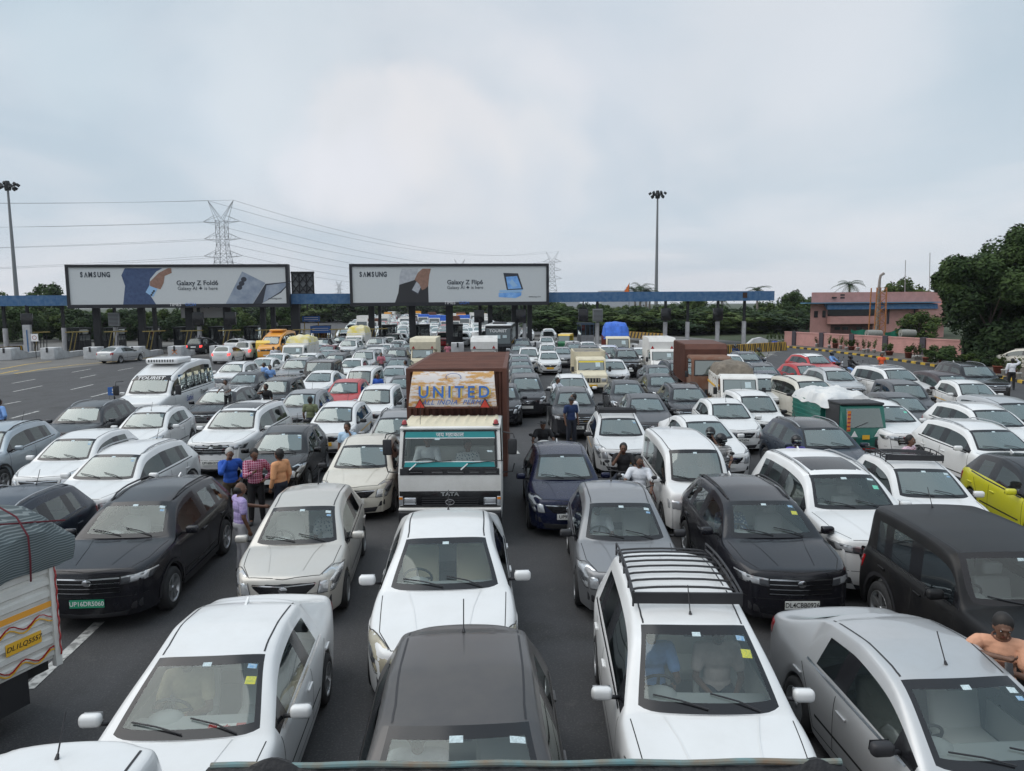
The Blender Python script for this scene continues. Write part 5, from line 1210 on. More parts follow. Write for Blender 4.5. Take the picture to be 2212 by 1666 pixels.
flat('printed_hand', P2([(1375, 846), (1335, 880), (1310, 935), (1345, 965), (1370, 1018), (1392, 1010), (1420, 985), (1428, 900), (1442, 846)], 2), handm, .044)
flat('printed_phone', P2([(1325, 938), (1278, 1020), (1340, 1056), (1375, 985)], 2), phd, .050); flat('printed_phone', P2([(1326, 950), (1290, 1016), (1338, 1044), (1364, 985)], 2), tee, .047)
flat('printed_phone', P2([(2022, 880), (2140, 884), (2182, 1012), (2050, 1018)], 2), phd, .050); flat('printed_phone', P2([(2042, 912), (2132, 905), (2168, 1004), (2060, 1010)], 2), phb, .046)
flat('printed_phone', P2([(2090, 930), (2140, 985), (2100, 995), (2070, 960)], 2), phl, .043)
flat('printed_phone', P2([(1990, 1018), (2184, 1012), (2150, 1040), (1992, 1036)], 2), phl, .052); flat('printed_phone', P2([(1985, 1040), (2168, 1036), (2165, 1062), (2120, 1082), (1985, 1074)], 2), phb, .052)
logo(862, 1090, 894, 2, p2); btext('Galaxy Z Flip6', 1715, 956, 2, .66, p2, bold=.010); btext('Galaxy AI \u2726 is here', 1716, 998, 2, .48, p2); btext('samsung.com', 2275, 1070, 2, .25, p2)
for rr_, zx, zy, rg in ((r1, 1407, 1148, 1), (r2, 1593, 1132, 2)):
    x, z = px2(zx, zy, rg); z += .16; text('board_lettering', 'TIMES', .46, M_WHT, rr_, (x, -.056, z), ext=.003)
    text('board_lettering', 'OOH', .46, mat('blue_lettering', (.05, .16, .5), .6), rr_, (x+1.55, -.056, z), ext=.003)
# third billboard seen from behind, and a school board under the left one
b3 = empty('braced_board', (0, YG+14, 0), 0, 'back of a smaller billboard with crossed bracing between the two wide boards', 'billboard'); m = MB()
xa, za = [(p.x, p.z) for p in (atd(631, 634, YG+14),)][0]; xb, zb_ = [(p.x, p.z) for p in (atd(676, 591, YG+14),)][0]
m.box(xa, xb, .3, .4, za, zb_, mat('board_back_sheet', (.14, .15, .16), .8)); m.build('sheet', b3); m = MB()
for k in range(4): xx = lerp(xa, xb, k/3); m.tube([(xx, .2, za-2), (xx, .2, zb_)], .09, dk, 5)
for k in range(3):
    for j in range(2):
        xs, xe = lerp(xa, xb, k/3), lerp(xa, xb, (k+1)/3); zs, ze = lerp(za, zb_, j/2), lerp(za, zb_, (j+1)/2); m.tube([(xs, .2, zs), (xe, .2, ze)], .06, dk, 5); m.tube([(xe, .2, zs), (xs, .2, ze)], .06, dk, 5)
m.box(xa-.1, xb+.1, .1, .45, zb_, zb_+.25, dk); m.box(xa-.1, xb+.1, .1, .45, za-.2, za, dk); m.build('bracing', b3)
# islands, booths
grp = 'white concrete lane islands of the toll plaza'
isl = [97, 190, 290, 385, 478]
D0 = gx(190, 71)-gx(97, 71)
xs = [gx(97, 71)+D0*k for k in range(-1, 17)]
noun = ['beyond the left edge', 'leftmost, beside the grey post', 'second from the left, with a slotted top', 'third from the left, behind the silver saloon', 'fourth from the left, painted with an orange cross', 'fifth from the left, behind the white departing cars'] + ['under the billboards, %s place from the left' % w for w in 'sixth seventh eighth ninth tenth eleventh twelfth'.split()] + ['on the right span, %s from its left end' % w for w in 'first second third fourth last'.split()]
bluew = mat('booth_blue_grey', (.10, .17, .26), .6, noise=.15)
for k, x in enumerate(xs):
    if 1090 < 1106 + 0 and 6 < 0: pass
    r = empty('lane_island', (x, 71, 0), 0, 'white lane island ' + noun[k], 'lane island', grp)
    m = MB(); m.box(-.62, .62, 0, 1.5, .004, 1.12, wp, None, .05); m.box(-.08, .08, -.06, .02, .70, 1.14, M_BLK); m.build('nose_block', r)
    m = MB(); m.prism([(1.52, .004), (1.52, 1.0), (2.6, .75), (3.6, .52), (6.5, .50), (6.8, .004)], -.28, .28, wp, 'x'); m.build('side_wall', r); m = MB(); m.box(-.75, .75, 6.8, 22, .004, .24, conc); m.build('platform', r)
    if k == 4:
        m = MB()
        for a in (-.75, .75): m.box(-.30, .30, -.012, -.004, -.03, .03, M_AMB, Matrix.Translation((0, 0, .6)) @ Matrix.Rotation(a, 4, 'Y'))
        m.build('painted_cross', r)
    left = k < 8
    if k in (15, 16) or k < 12:
        b = empty('toll_booth', (x, 83.5, .24), 0, ('dark barred toll booth on the island ' if k < 15 else 'blue grey toll booth on the island ') + noun[k], 'booth', 'toll booths on the islands')
        m = MB(); c_ = dk if k < 15 else bluew; m.box(-.75, .75, 0, 2.6, 0, .95, c_ if k < 15 else cc); m.box(-.8, .8, -.1, 2.7, 2.15, 2.35, c_)
        for a in (-.75, -.25, .25, .70):
            for yy in (0, 2.55): m.box(a, a+.06, yy, yy+.05, .95, 2.15, c_)
        m.build('booth_frame', b); m = MB(); m.box(-.70, .70, .06, 2.5, .95, 2.15, M_DG); m.build('window', b)
    if k < 10:
        q = MB(); gy = mat('gate_frame_yellow', (.20, .15, .04), .7, noise=.3)
        for a in (-1.5, -1.1): q.tube([(x+a-.3, 78.5, .02), (x+a+.25, 78.5, 2.3)], .05, gy, 5)
        q.tube([(x-2.0, 78.5, 2.3), (x+.3, 78.5, 2.35)], .06, gy, 5)
        for j in range(7): q.tube([(x-2.1+.3*j, 78.8, .2), (x-2.0+.3*j, 78.8, 1.9)], .04, dk, 4)
        tag(q.build('lane_gate'), 'barred yellow gate at the island ' + noun[k], 'gate', 'barred lane gates')
# grey post and notice at the left
m = MB(); p = at(62, 768); m.box(p.x-.35, p.x+.35, p.y-.1, p.y+.3, 0, 3.1, cc); m.box(p.x+.0, p.x+.12, p.y-.13, p.y-.1, .3, 2.6, blu); tag(m.build('grey_post'), 'pale grey post with a blue stripe at the leftmost lane', 'post')
m = MB(); p = at(84, 776); m.tube([(p.x, p.y-.4, .1), (p.x, p.y-.4, 2.2)], .03, dk, 5); m.box(p.x-.32, p.x+.32, p.y-.46, p.y-.43, 1.7, 2.4, M_WHT)
m.lathe([(.16, 0), (.20, 0)], M_RED, 14, Matrix.Translation((p.x, p.y-.465, 2.05)) @ Matrix.Rotation(math.pi/2, 4, 'X')); tag(m.build('notice_sign'), 'small white notice on a pole at the leftmost lane island', 'sign')
# blue toll information boards near centre
for (xF, yF_, w, h, lab) in ((443, 667, 5.2, 2.0, 'white school notice board hanging under the left billboard'), (672, 689, 1.9, .6, 'small blue overhead sign left of the centre pillars'), (692, 712, 2.2, .8, 'blue slanted sign on the yellow frame left of the centre pillars')):
    p = atd(xF, yF_, YG+3); m = MB(); mt = M_WHT if 'white' in lab else mat('sign_blue', (.03, .13, .42), .5); m.box(p.x-w/2, p.x+w/2, p.y, p.y+.08, p.z-h/2, p.z+h/2, mt)
    if mt != M_WHT:
        for s in (-.8, .8): m.tube([(p.x+s*w/2, p.y+.1, 0), (p.x+s*w/2, p.y+.1, p.z)], .05, mat('frame_mustard', (.38, .24, .04), .7), 5)
        for j in range(2): m.box(p.x-w*.4, p.x+w*.4, p.y-.008, p.y-.002, p.z-.12+.22*j, p.z-.06+.22*j, M_WHT)
    else:
        m.box(p.x-.05, p.x+.05, p.y+.1, p.y+.2, p.z, 5.3, dk)
    o = tag(m.build('sign_board'), lab, 'sign')
    if mt == M_WHT: text('lettering', 'School, Noida', .75, M_INK, o, (p.x+.4, p.y-.008, p.z+.35), bold=.02)
# ---------------------------------------------------------------- plastic barriers
bym = mat('barrier_yellow', (.55, .33, .03), .7, noise=.2); bkm = mat('barrier_black', (.02, .02, .025), .7)
m = MB()
m.prism([(-.28, 0), (-.20, .35), (-.09, .85), (.09, .85), (.20, .35), (.28, 0)], -.58, .58, bym, 'x')
for k in range(5):
    x = -.54+.24*k
    for s in (-1, 1): m.add([(x, s*.285, .01), (x+.11, s*.285, .01), (x+.15, s*.205, .36), (x+.04, s*.205, .36), (x+.19, s*.098, .84), (x+.08, s*.098, .84)], [(0, 1, 2, 3), (3, 2, 4, 5)], bkm)
bme = m.mesh('barrier')
def barrier_row(a, b, n, grpn, labf):
    A, B = at(*a), at(*b); d = B-A; rz = math.atan2(d.y, d.x)
    for i in range(n):
        o = link('road_barrier', bme, None, A + d*((i+.5)/n), (0, 0, rz)); tag(o, labf, 'barrier', grpn)
barrier_row((1518, 768), (1693, 757), 15, 'striped barriers by the kerb', 'yellow and black striped barrier in the row between the dirty lorry and the kerb')
barrier_row((1448, 764), (1484, 761), 3, 'striped barriers right of the white box truck', 'yellow and black striped barrier right of the white box truck')
barrier_row((1352, 729), (1434, 735), 11, 'striped barriers beyond the plaza', 'yellow and black barrier in the distant row beyond the blue tarpaulin lorry')
barrier_row((0, 768), (40, 765), 6, 'striped barriers at the far left', 'yellow and black barrier behind the far left lane island')
m = MB(); p = at(1636, 752); m.prism([(-1.1, 0), (-1.1, .5), (-.5, 1.0), (.3, 1.15), (1.0, .9), (1.2, 0)], -.3, .3, wp, 'y'); tag(m.build('concrete_block', None, (p.x, p.y, 0)), 'rounded white concrete block beside the blue drum', 'concrete block')
m = MB(); p = at(1673, 755); m.lathe([(0, .85), (.28, .85), (.30, .5), (.28, 0), (0, 0)], mat('blue_drum_paint', (.03, .08, .4), .5), 18); tag(m.build('drum', None, (p.x, p.y, 0)), 'blue drum between the white block and the striped barriers', 'drum')
# ---------------------------------------------------------------- pink building, wall, tower
pink = mat('pink_plaster', (.52, .275, .25), .85, noise=.10, nscale=1.2, dirt=.25); pinkd = mat('dark_stone_pier', (.055, .048, .06), .8, noise=.2); wd = mat('window_dark', (.015, .017, .02), .2)
W0, W1 = at(1694, 747), at(2047, 774); wd_ = (W1-W0).normalized(); W2 = W1 + wd_*22
wall = empty('boundary_wall', (W0.x, W0.y, 0), math.atan2(wd_.y, wd_.x), 'low pink brick boundary wall with dark piers along the footpath', 'wall')
L = (W2-W0).length; m = MB(); m.box(0, L, 0, .25, 0, 1.50, pink); m.box(-.02, L, -.05, .30, 1.50, 1.60, pink)
for k in range(9): m.box(0, L, -.006, 0, .15+.15*k, .157+.15*k, mat('mortar_line', (.30, .15, .14), .9))
m.build('wall_panel', wall, smooth_by_angle=False)
for k in range(int(L/4.1)+1): m = MB(); m.box(4.1*k-.28+1.6, 4.1*k+.28+1.6, -.12, .36, 0, 1.66, pinkd); m.build('pier', wall)
bd = empty('pink_building', (0, 0, 0), 0, 'two storey pink building with a blue awning behind the boundary wall', 'building')
YB = 92
def bx(xF, Y=YB): return atd(xF, 690, Y).x
def bz(yF_, xF=1880, Y=YB): return atd(xF, yF_, Y).z
m = MB(); zt = bz(632, 1750)
m.prism([(bx(1750), 0), (bx(2040), 0), (bx(2040)+6, 10), (bx(1750)+5.6, 10)], 0, bz(655), pink, 'z'); m.prism([(bx(1752), .1), (bx(2040), .1), (bx(2040)+6, 10), (bx(1752)+5.6, 10)], bz(655)+.003, zt, pink, 'z')
m.build('walls', bd, (0, YB, 0), smooth_by_angle=False)
m = MB(); m.box(bx(1728), bx(2016), -1.3, .05, bz(655), bz(655)+.12, mat('awning_pale_blue', (.10, .24, .38), .6)); m.prism([(-.9, bz(657)), (-1.0, bz(668)), (-.85, bz(668)), (.0, bz(657))], bx(1778), bx(2014), blu); m.build('awning', bd, (0, YB, 0))
for (a, b_, c, d) in ((1758, 1766, 685, 671), (1776, 1783, 685, 670)): m = MB(); m.box(bx(a), bx(b_), -.06, .01, bz(c), bz(d), wd); m.build('window', bd, (0, YB, 0))
m = MB(); m.box(bx(1787), bx(1887), -.10, -.02, bz(682), bz(667), wd); m.build('window', bd, (0, YB, 0))
m = MB(); m.box(bx(1785), bx(1890), -1.0, -.11, bz(699), bz(683), pink); m.build('balcony', bd, (0, YB, 0))
m = MB(); m.box(bx(1795), bx(1885), -.05, .0, bz(720), bz(701), mat('recess_brown', (.12, .06, .055), .8)); m.build('porch_recess', bd, (0, YB, 0))
for x in (1803, 1820, 1850): m = MB(); m.box(bx(x), bx(x+12), -.08, -.05, bz(712), bz(706), wd); m.build('window', bd, (0, YB, 0))
for x in (1916, 1973): m = MB(); m.box(bx(x), bx(x+4), -.08, -.0, bz(700), bz(658), pinkd); m.build('pilaster', bd, (0, YB, 0))
m = MB(); m.box(bx(1975), bx(2040), -.8, .0, bz(701), bz(661), pink); m.build('projecting_bay', bd, (0, YB, 0))
for zz in (637, 643): m = MB(); m.box(bx(1814), bx(1823), .04, .1, bz(zz+1.5), bz(zz-1.5), wd); m.build('vent', bd, (0, YB, 0))
m = MB(); m.box(bx(1796), bx(1804), -.2, .1, bz(644), bz(641), M_BLK); m.build('flood_lamp', bd, (0, YB, 0))
tw = empty('chimney_tower', (0, 0, 0), 0, 'rusty orange lattice tower around a bent chimney pipe before the pink building', 'chimney'); YT = 84; rust = mat('rusty_steel', (.38, .15, .05), .8, noise=.3)
a, b_ = atd(1889, 700, YT).x, atd(1913, 700, YT).x; zt = atd(1900, 622, YT).z; m = MB()
for x in (a, b_):
    for y in (0, 1.2): m.tube([(x, YT+y, 0), (lerp(x, (a+b_)/2, .15), YT+y, zt)], .085, rust, 5)
for k in range(6):
    z, z2 = zt*k/6, zt*(k+1)/6; m.tube([(a, YT, z), (b_, YT, z2)], .04, rust, 4); m.tube([(b_, YT, z), (a, YT, z2)], .04, rust, 4); m.tube([(a, YT, z2), (b_, YT, z2)], .04, rust, 4)
m.build('lattice', tw); m = MB(); c = (a+b_)/2; zp = atd(1900, 595, YT).z
m.tube([(c, YT+.6, 0), (c, YT+.6, zt-1), (c+.05, YT+.6, zp-.5), (c+.15, YT+.6, zp), (c+.55, YT+.6, zp+.25)], [.22, .21, .15, .15, .17], mat('pipe_grey_rust', (.24, .21, .19), .7, noise=.3), 12); m.build('pipe', tw)
m = MB(); netm = mat('green_netting', (.02, .20, .13), .9)
for (xa_, ya, xb_, yb, dz) in ((1838, 712, 1890, 716, 1.2), (1912, 718, 1971, 706, 1.3)):
    A, B = atd(xa_, ya, 82), atd(xb_, yb, 82); vs = []; n = 10
    for i in range(n+1):
        t = i/n; p = A.lerp(B, t); vs += [(p.x, p.y, p.z-.1*math.sin(t*9)), (p.x, p.y+.1*math.sin(t*11), p.z-dz*(.25+.75*t)-.15*math.sin(t*6))]
    m.add(vs, [(2*i, 2*i+1, 2*i+3, 2*i+2) for i in range(n)], netm)
tag(m.build('green_netting'), 'sagging green shade netting behind the boundary wall', 'netting')
for i, (xa_, xb_, y_, lab) in enumerate(((1872, 1903, 721, 'grey rolled tarpaulin lying behind the wall left of the netting end'), (1945, 1976, 720, 'grey rolled tarpaulin on the right behind the boundary wall'))):
    A, B = atd(xa_, y_, 79), atd(xb_, y_, 79); m = MB(); m.tube([A, A.lerp(B, .5), B], [.42, .46, .40], mat('grey_tarp_roll', (.26, .26, .24), .85, noise=.2), 12); m.tube([(A.x, A.y, 0), (A.x, A.y, A.z)], .05, dk, 5); m.tube([(B.x, B.y, 0), (B.x, B.y, B.z)], .05, dk, 5); tag(m.build('tarpaulin_roll'), lab, 'tarpaulin')
for i, (xF, y0, y1, lab) in enumerate(((1955, 633, 562, 'shorter thin rooftop pole behind the pink building'), (2008, 632, 546, 'taller thin rooftop pole near the big tree'))):
    A, B = atd(xF, y0, 97), atd(xF+1, y1, 97); m = MB(); m.tube([(A.x, A.y, 5), B], .05, M_STEEL, 5); tag(m.build('rooftop_pole'), lab, 'pole', 'thin poles on the pink building')
# ---------------------------------------------------------------- masts and pylons
def mast(xb, yb_top, xt, Y, lab):
    B, Tp = atd(xb, 700, Y), atd(xt, yb_top, Y); r = empty('floodlight_mast', (B.x, Y, 0), 0, lab, 'floodlight mast', 'tall floodlight masts'); H = Tp.z
    m = MB(); m.tube([(0, 0, 0), (0, 0, H*.5), (0, 0, H)], [.48, .32, .18], mat('galvanised_pole', (.20, .21, .22), .5, .4), 12); m.build('pole', r)
    m = MB(); m.tube([(1.1*math.cos(a), 1.1*math.sin(a), H-.3) for a in [k*math.pi/8 for k in range(17)]], .08, dk, 5)
    for k in range(8): a = k*math.pi/4; m.tube([(0, 0, H-.9), (1.1*math.cos(a), 1.1*math.sin(a), H-.3)], .06, dk, 4)
    m.lathe([(.5, H-1.2), (.6, H-.6), (.35, H+.5)], dk, 10); m.build('ring', r)
    for k in range(12):
        a = k*math.pi/6+.2; rr_ = 1.65 if k % 2 else 1.3; m = MB(); m.box(-.32, .32, -.18, .18, -.25, .25, dk, Matrix.Rotation(a, 4, 'Z') @ Matrix.Rotation(R(35), 4, 'Y'), .05); m.build('floodlight', r, (rr_*math.cos(a), rr_*math.sin(a), H - (.1 if k % 2 else .8)))
mast(1416.5, 417, 1421, 162, 'tall floodlight mast right of the right billboard'); mast(41, 397, 20, 146, 'tall floodlight mast at the far left')
stl = mat('pylon_steel', (.30, .31, .33), .6, .3)
def pylon(xF, ytop, Y, H, lab, s=1.0):
    B = atd(xF, 700, Y); zt = atd(xF, ytop, Y).z; k = zt/42.0; r = empty('pylon', (B.x, Y, 0), R(-8), lab, 'pylon', 'power line pylons'); m = MB(); t = .10*k*s
    def hw(z): return lerp(5.2, 1.6, min(1, z/26)) * k if z < 26 else 1.6*k
    L_ = [0, 5, 10, 14, 17.5, 20.5, 23.5, 26.5, 29.5, 32.5, 35]; prev = None
    for i, z in enumerate(L_):
        w = hw(z); c = [(-w, -w, z*k), (w, -w, z*k), (w, w, z*k), (-w, w, z*k)]
        for j in range(4): m.tube([c[j], c[(j+1) % 4]], t*.6, stl, 4)
        if prev:
            for j in range(4): m.tube([prev[j], c[j]], t, stl, 4); m.tube([prev[j], c[(j+1) % 4]], t*.6, stl, 4); m.tube([prev[(j+1) % 4], c[j]], t*.6, stl, 4)
        prev = c
    m.build('tower_body', r); tips = []
    for z in (23, 29, 35):
        m = MB()
        for s_ in (-1, 1):
            w = 1.6*k; tip = (s_*(6.6 if z > 24 else 7.0)*k, 0, (z-.3)*k); tips.append(tip)
            for y in (-w, w): m.tube([(s_*w, y, (z-.8)*k), tip], t*.8, stl, 4); m.tube([(s_*w, y, (z+1.8)*k), tip], t*.7, stl, 4)
            for q in (.3, .6): m.tube([(lerp(s_*w, tip[0], q), lerp(-w, 0, q), lerp((z-.8)*k, tip[2], q)), (lerp(s_*w, tip[0], q), lerp(w, 0, q), lerp((z+1.8)*k, tip[2], q))], t*.5, stl, 4)
        m.build('cross_arm', r)
    m = MB(); pk = []
    for s_ in (-1, 1):
        tip = (s_*4.6*k, 0, 42*k); pk.append(tip)
        for y in (-1.6*k, 1.6*k): m.tube([(s_*1.6*k, y, 35*k), tip], t*.8, stl, 4); m.tube([(0, y*.5, 35.5*k), tip], t*.7, stl, 4)
    m.build('peak', r)
    M = Matrix.Translation((B.x, Y, 0)) @ Matrix.Rotation(R(-8), 4, 'Z'); return [M @ Vector(p) for p in tips+pk]
T1 = pylon(490, 433, 254, 42, 'nearest power pylon rising behind the left billboard'); T2 = pylon(1193, 543, 520, 42, 'power pylon behind the right end of the right billboard', 1.5)
T3 = pylon(735, 607, 1050, 42, 'distant pylon seen between the two billboards', 2.0); T4 = pylon(995, 560, 760, 42, 'distant pylon whose peak shows above the right billboard', 1.6)
wm = mat('wire', (.24, .24, .26), .6)
def wire(a, b, sag, r_, lab):
    m = MB(); m.tube([a.lerp(b, i/24) - Vector((0, 0, sag*4*(i/24)*(1-i/24))) for i in range(25)], r_, wm, 4); tag(m.build('power_line'), lab, 'power line', 'power lines')
nm_ = ['lowest left', 'lowest right', 'middle left', 'middle right', 'upper left', 'upper right', 'topmost left', 'topmost right']
for i in range(8):
    off = Vector((-330, -60, (0, 0, 3, 3, 6, 6, 8, 8)[i])); wire(T1[i], T1[i]+off, 7, .045, 'power line running left from the %s point of the nearest pylon' % nm_[i]); wire(T1[i], T2[i], 9, .055, 'power line running right from the %s point of the nearest pylon' % nm_[i])
# ---------------------------------------------------------------- trees
def leafmat(name, c1, c2):
    m = mat(name, c1, .75, tint2=c2, nscale=.9); nt = m.node_tree; b = nt.nodes['Principled BSDF']; b.inputs['Specular IOR Level'].default_value = .25
    nt.nodes['Noise Texture'].inputs['Scale'].default_value = .8; return m
LF = [leafmat('foliage_dark', (.020, .042, .012), (.058, .096, .026)), leafmat('foliage_mid', (.036, .068, .014), (.090, .125, .030)), leafmat('foliage_deep', (.014, .032, .013), (.038, .066, .020))]
bark = mat('bark', (.06, .045, .035), .9, noise=.3)
def crown_mesh(rx, ry, rz, zc, n, leaf, seed, lm):
    rnd = random.Random(seed); cl = [];
    for i in range(26):
        while True:
            p = Vector((rnd.uniform(-1, 1), rnd.uniform(-1, 1), rnd.uniform(-.9, 1)))
            if .35 < p.length < 1: break
        p = p.normalized()*rnd.uniform(.55, .92); cl.append((Vector((p.x*rx, p.y*ry, p.z*rz)), rnd.uniform(.24, .42)*min(rx, rz)))
    vs = []; fs = []
    for i in range(n):
        c, r_ = cl[rnd.randrange(len(cl))]; d = Vector((rnd.gauss(0, 1), rnd.gauss(0, 1), rnd.gauss(0, .8))).normalized(); p = c + d*r_*rnd.uniform(.65, 1.05) + Vector((0, 0, zc))
        s = leaf*rnd.uniform(.6, 1.4); a = Vector((rnd.gauss(0, 1), rnd.gauss(0, 1), rnd.gauss(0, .5))).normalized(); nn = (d*1.0 + Vector((rnd.gauss(0, .6), rnd.gauss(0, .6), rnd.gauss(0, .6)+.4))).normalized(); a = (a - nn*a.dot(nn)).normalized(); b = nn.cross(a)
        k = len(vs); vs += [p-a*s, p-b*s*.42, p+a*s, p+b*s*.42]; fs.append((k, k+1, k+2, k+3))
    me = bpy.data.meshes.new('crown'); me.from_pydata([tuple(v) for v in vs], [], fs); me.materials.append(lm); me.update(); return me
CRM = [crown_mesh(2.7, 2.5, 3.2, 3.3, 4200, .25, i, LF[i % 3]) for i in range(6)]
def trunk_mesh(h, r_, seed, forks=3, spread=1.2):
    rnd = random.Random(seed); m = MB(); m.tube([(0, 0, 0), (rnd.uniform(-.1, .1), 0, h*.4), (0, rnd.uniform(-.1, .1), h*.6)], [r_, r_*.8, r_*.65], bark, 8)
    for i in range(forks): a = i*2*math.pi/forks+rnd.random(); m.tube([(0, 0, h*.52), (spread*.5*math.cos(a), spread*.5*math.sin(a), h*.78), (spread*math.cos(a), spread*math.sin(a), h)], [r_*.5, r_*.34, r_*.12], bark, 6)
    return m.mesh('trunk')
TKM = [trunk_mesh(4.4, .17, i) for i in range(3)]
def tree(x, y, s, k, lab, grp=None, sz=None, name='tree'):
    r = empty(name, (x, y, 0), (k*1.7) % 6.28, lab, 'tree', grp); r.scale = (s, s, sz or s); link('crown', CRM[k % 6], r); link('trunk', TKM[k % 3], r)
rt = random.Random(11); n = 0
places = ['behind the left toll lanes', 'behind the left billboard', 'between the two billboards', 'behind the right billboard', 'behind the right canopy span', 'left of the pink building']
for row, (ya, yb, x0F, x1F, num, top) in enumerate([(104, 116, -60, 520, 20, 668), (122, 140, -100, 620, 16, 664), (112, 128, 1195, 1760, 20, 664), (135, 160, 1150, 1800, 16, 655), (200, 230, 540, 770, 12, 654), (190, 220, 985, 1215, 12, 655), (290, 330, 600, 1180, 22, 648), (380, 420, 560, 1200, 20, 645), (108, 118, 1190, 1700, 16, 672)]):
    for i in range(num):
        xF = lerp(x0F, x1F, (i+rt.uniform(.2, .8))/num); Y = rt.uniform(ya, yb); p = atd(xF, top + rt.uniform(-8, 8), Y); s = p.z/6.4
        w = max(s, (.9 if row < 4 else 2.1)); pl = places[0] if xF < 150 else places[1] if xF < 600 else places[2] if xF < 760 else places[3] if xF < 1190 else places[4] if xF < 1640 else places[5]
        tree(p.x, Y, w, i+row*3, 'green leafy tree in the dense tree line ' + pl, 'trees of the dense tree line', max(s, .55), 'tree')
for xF, yF_, Y, lab, k in ((92, 612, 138, 'rounded tree rising above the canopy at the far left', 0), (25, 628, 134, 'lower tree beside the mast at the far left', 1), (1500, 634, 150, 'feathery treetop above the right canopy span', 4), (1950, 596, 112, 'bushy tree behind the pink building roof', 1), (1712, 630, 128, 'leafy tree right of the canopy end', 3), (1745, 640, 120, 'darker tree touching the left side of the pink building', 0)):
    p = atd(xF, yF_, Y); tree(p.x, Y, p.z/6.4*.95, k, lab, None, p.z/6.3)
p = at(1942, 737); tree(p.x, 80.8, .85, 1, 'small tree in front of the pink building beside the tower', None, .62)
def palm(xF, yF_, Y, lab, k):
    p = atd(xF, yF_, Y); H = p.z; rnd = random.Random(k); r = empty('palm_tree', (p.x, Y, 0), k, lab, 'palm tree', 'palm trees'); m = MB(); m.tube([(0, 0, 0), (.1, 0, H*.5), (0, 0, H-.8)], [.26, .20, .15], mat('palm_bark', (.20, .18, .16), .9, noise=.3), 9); m.build('trunk', r)
    m = MB()
    for i in range(16):
        a = i*2.4; el = R(rnd.uniform(-15, 75)); L = rnd.uniform(2.0, 2.7); pts = []
        for j in range(8):
            t = j/7; pts.append(Vector((math.cos(a)*L*t*math.cos(el*(1-t*.6)), math.sin(a)*L*t*math.cos(el*(1-t*.6)), H-.8 + L*math.sin(el)*t - 1.5*t*t)))
        for j in range(7):
            d = (pts[j+1]-pts[j]).normalized(); sd_ = d.cross(Vector((0, 0, 1))).normalized()
            for s in (-1, 1):
                for q in (0, .33, .66):
                    b_ = pts[j].lerp(pts[j+1], q); e = b_ + sd_*s*.62*(1-(j/8)**2) + d*.3 - Vector((0, 0, .22)); m.add([b_-d*.035, b_+d*.035, e], [(0, 1, 2)], LF[2])
    m.build('fronds', r, fix=False)
for i, (xF, yF_, Y, w) in enumerate([(1372, 618, 128, 'leftmost of the cluster beside the mast'), (1384, 612, 131, 'tallest of the cluster beside the mast'), (1397, 620, 126, 'third of the cluster beside the mast'), (1404, 628, 129, 'rightmost of the cluster beside the mast'), (1473, 655, 122, 'alone behind the first right booth'), (1636, 617, 125, 'above the right end of the blue canopy'), (1836, 603, 104, 'standing behind the pink building roof'), (1722, 660, 112, 'left of the pink building'), (1560, 640, 140, 'behind the right canopy span')]): palm(xF, yF_, Y, 'palm tree ' + w, i+1)
# the big tree at the right
bt = empty('big_tree', (0, 0, 0), 0, 'large dark dense tree overhanging the footpath at the right edge', 'tree'); c = atd(2210, 700, 50); bt.location = (c.x+1.2, 51, 0)
me = crown_mesh(6.8, 5.6, 4.0, 6.1, 42000, .17, 77, LF[0]); link('crown', me, bt); me = crown_mesh(6.6, 4.8, 3.8, 3.6, 36000, .18, 80, LF[2]); link('crown', me, bt, (.5, 1.2, 0)); link('crown', me, bt, (1.2, -.4, -.4), (0, 0, 2.4))
for i, (x, y) in enumerate(((-3.1, 0), (-1.9, .8), (.5, -.4), (2.0, .5))): link('trunk', trunk_mesh(5.2, .16 + .03*(i % 2), 20+i, 3, 1.6), bt, (x, y, 0))
# potted plants
pw = mat('white_pot', (.58, .58, .57), .6, noise=.1); pt = mat('terracotta_pot', (.20, .055, .035), .8, noise=.2)
def potmesh(r_, h, mt):
    m = MB(); m.lathe([(0, 0), (r_*.72, 0), (r_*.95, h*.85), (r_*1.05, h*.86), (r_*1.05, h), (r_*.9, h), (r_*.85, h*.9), (0, h*.88)], mt, 16); return m.mesh('pot')
PM = [potmesh(.16, .34, pw), potmesh(.34, .36, pt), potmesh(.30, .50, pt)]
def plantmesh(n, hgt, wd_, seed, sparse):
    rnd = random.Random(seed); m = MB()
    for i in range(5 if sparse else 9):
        a = rnd.uniform(0, 6.28); tip = Vector((wd_*math.cos(a)*rnd.uniform(.3, 1), wd_*math.sin(a)*rnd.uniform(.3, 1), hgt*rnd.uniform(.7, 1))); m.tube([(0, 0, 0), tip*.5+Vector((.02, 0, 0)), tip], [.012, .009, .005], bark, 4)
        for j in range(n):
            t = rnd.uniform(.3, 1.02); p = tip*t + Vector((rnd.gauss(0, .05), rnd.gauss(0, .05), rnd.gauss(0, .05))); a2 = Vector((rnd.gauss(0, 1), rnd.gauss(0, 1), rnd.gauss(0, .6))).normalized()*.075; b2 = a2.orthogonal().normalized()*.035; m.add([p-a2, p-b2, p+a2, p+b2], [(0, 1, 2, 3)], LF[1])
    return m.mesh('plant', fix=False)
PL = [plantmesh(16, .75, .25, 1, True), plantmesh(40, .55, .30, 2, False), plantmesh(26, 1.0, .22, 3, True)]
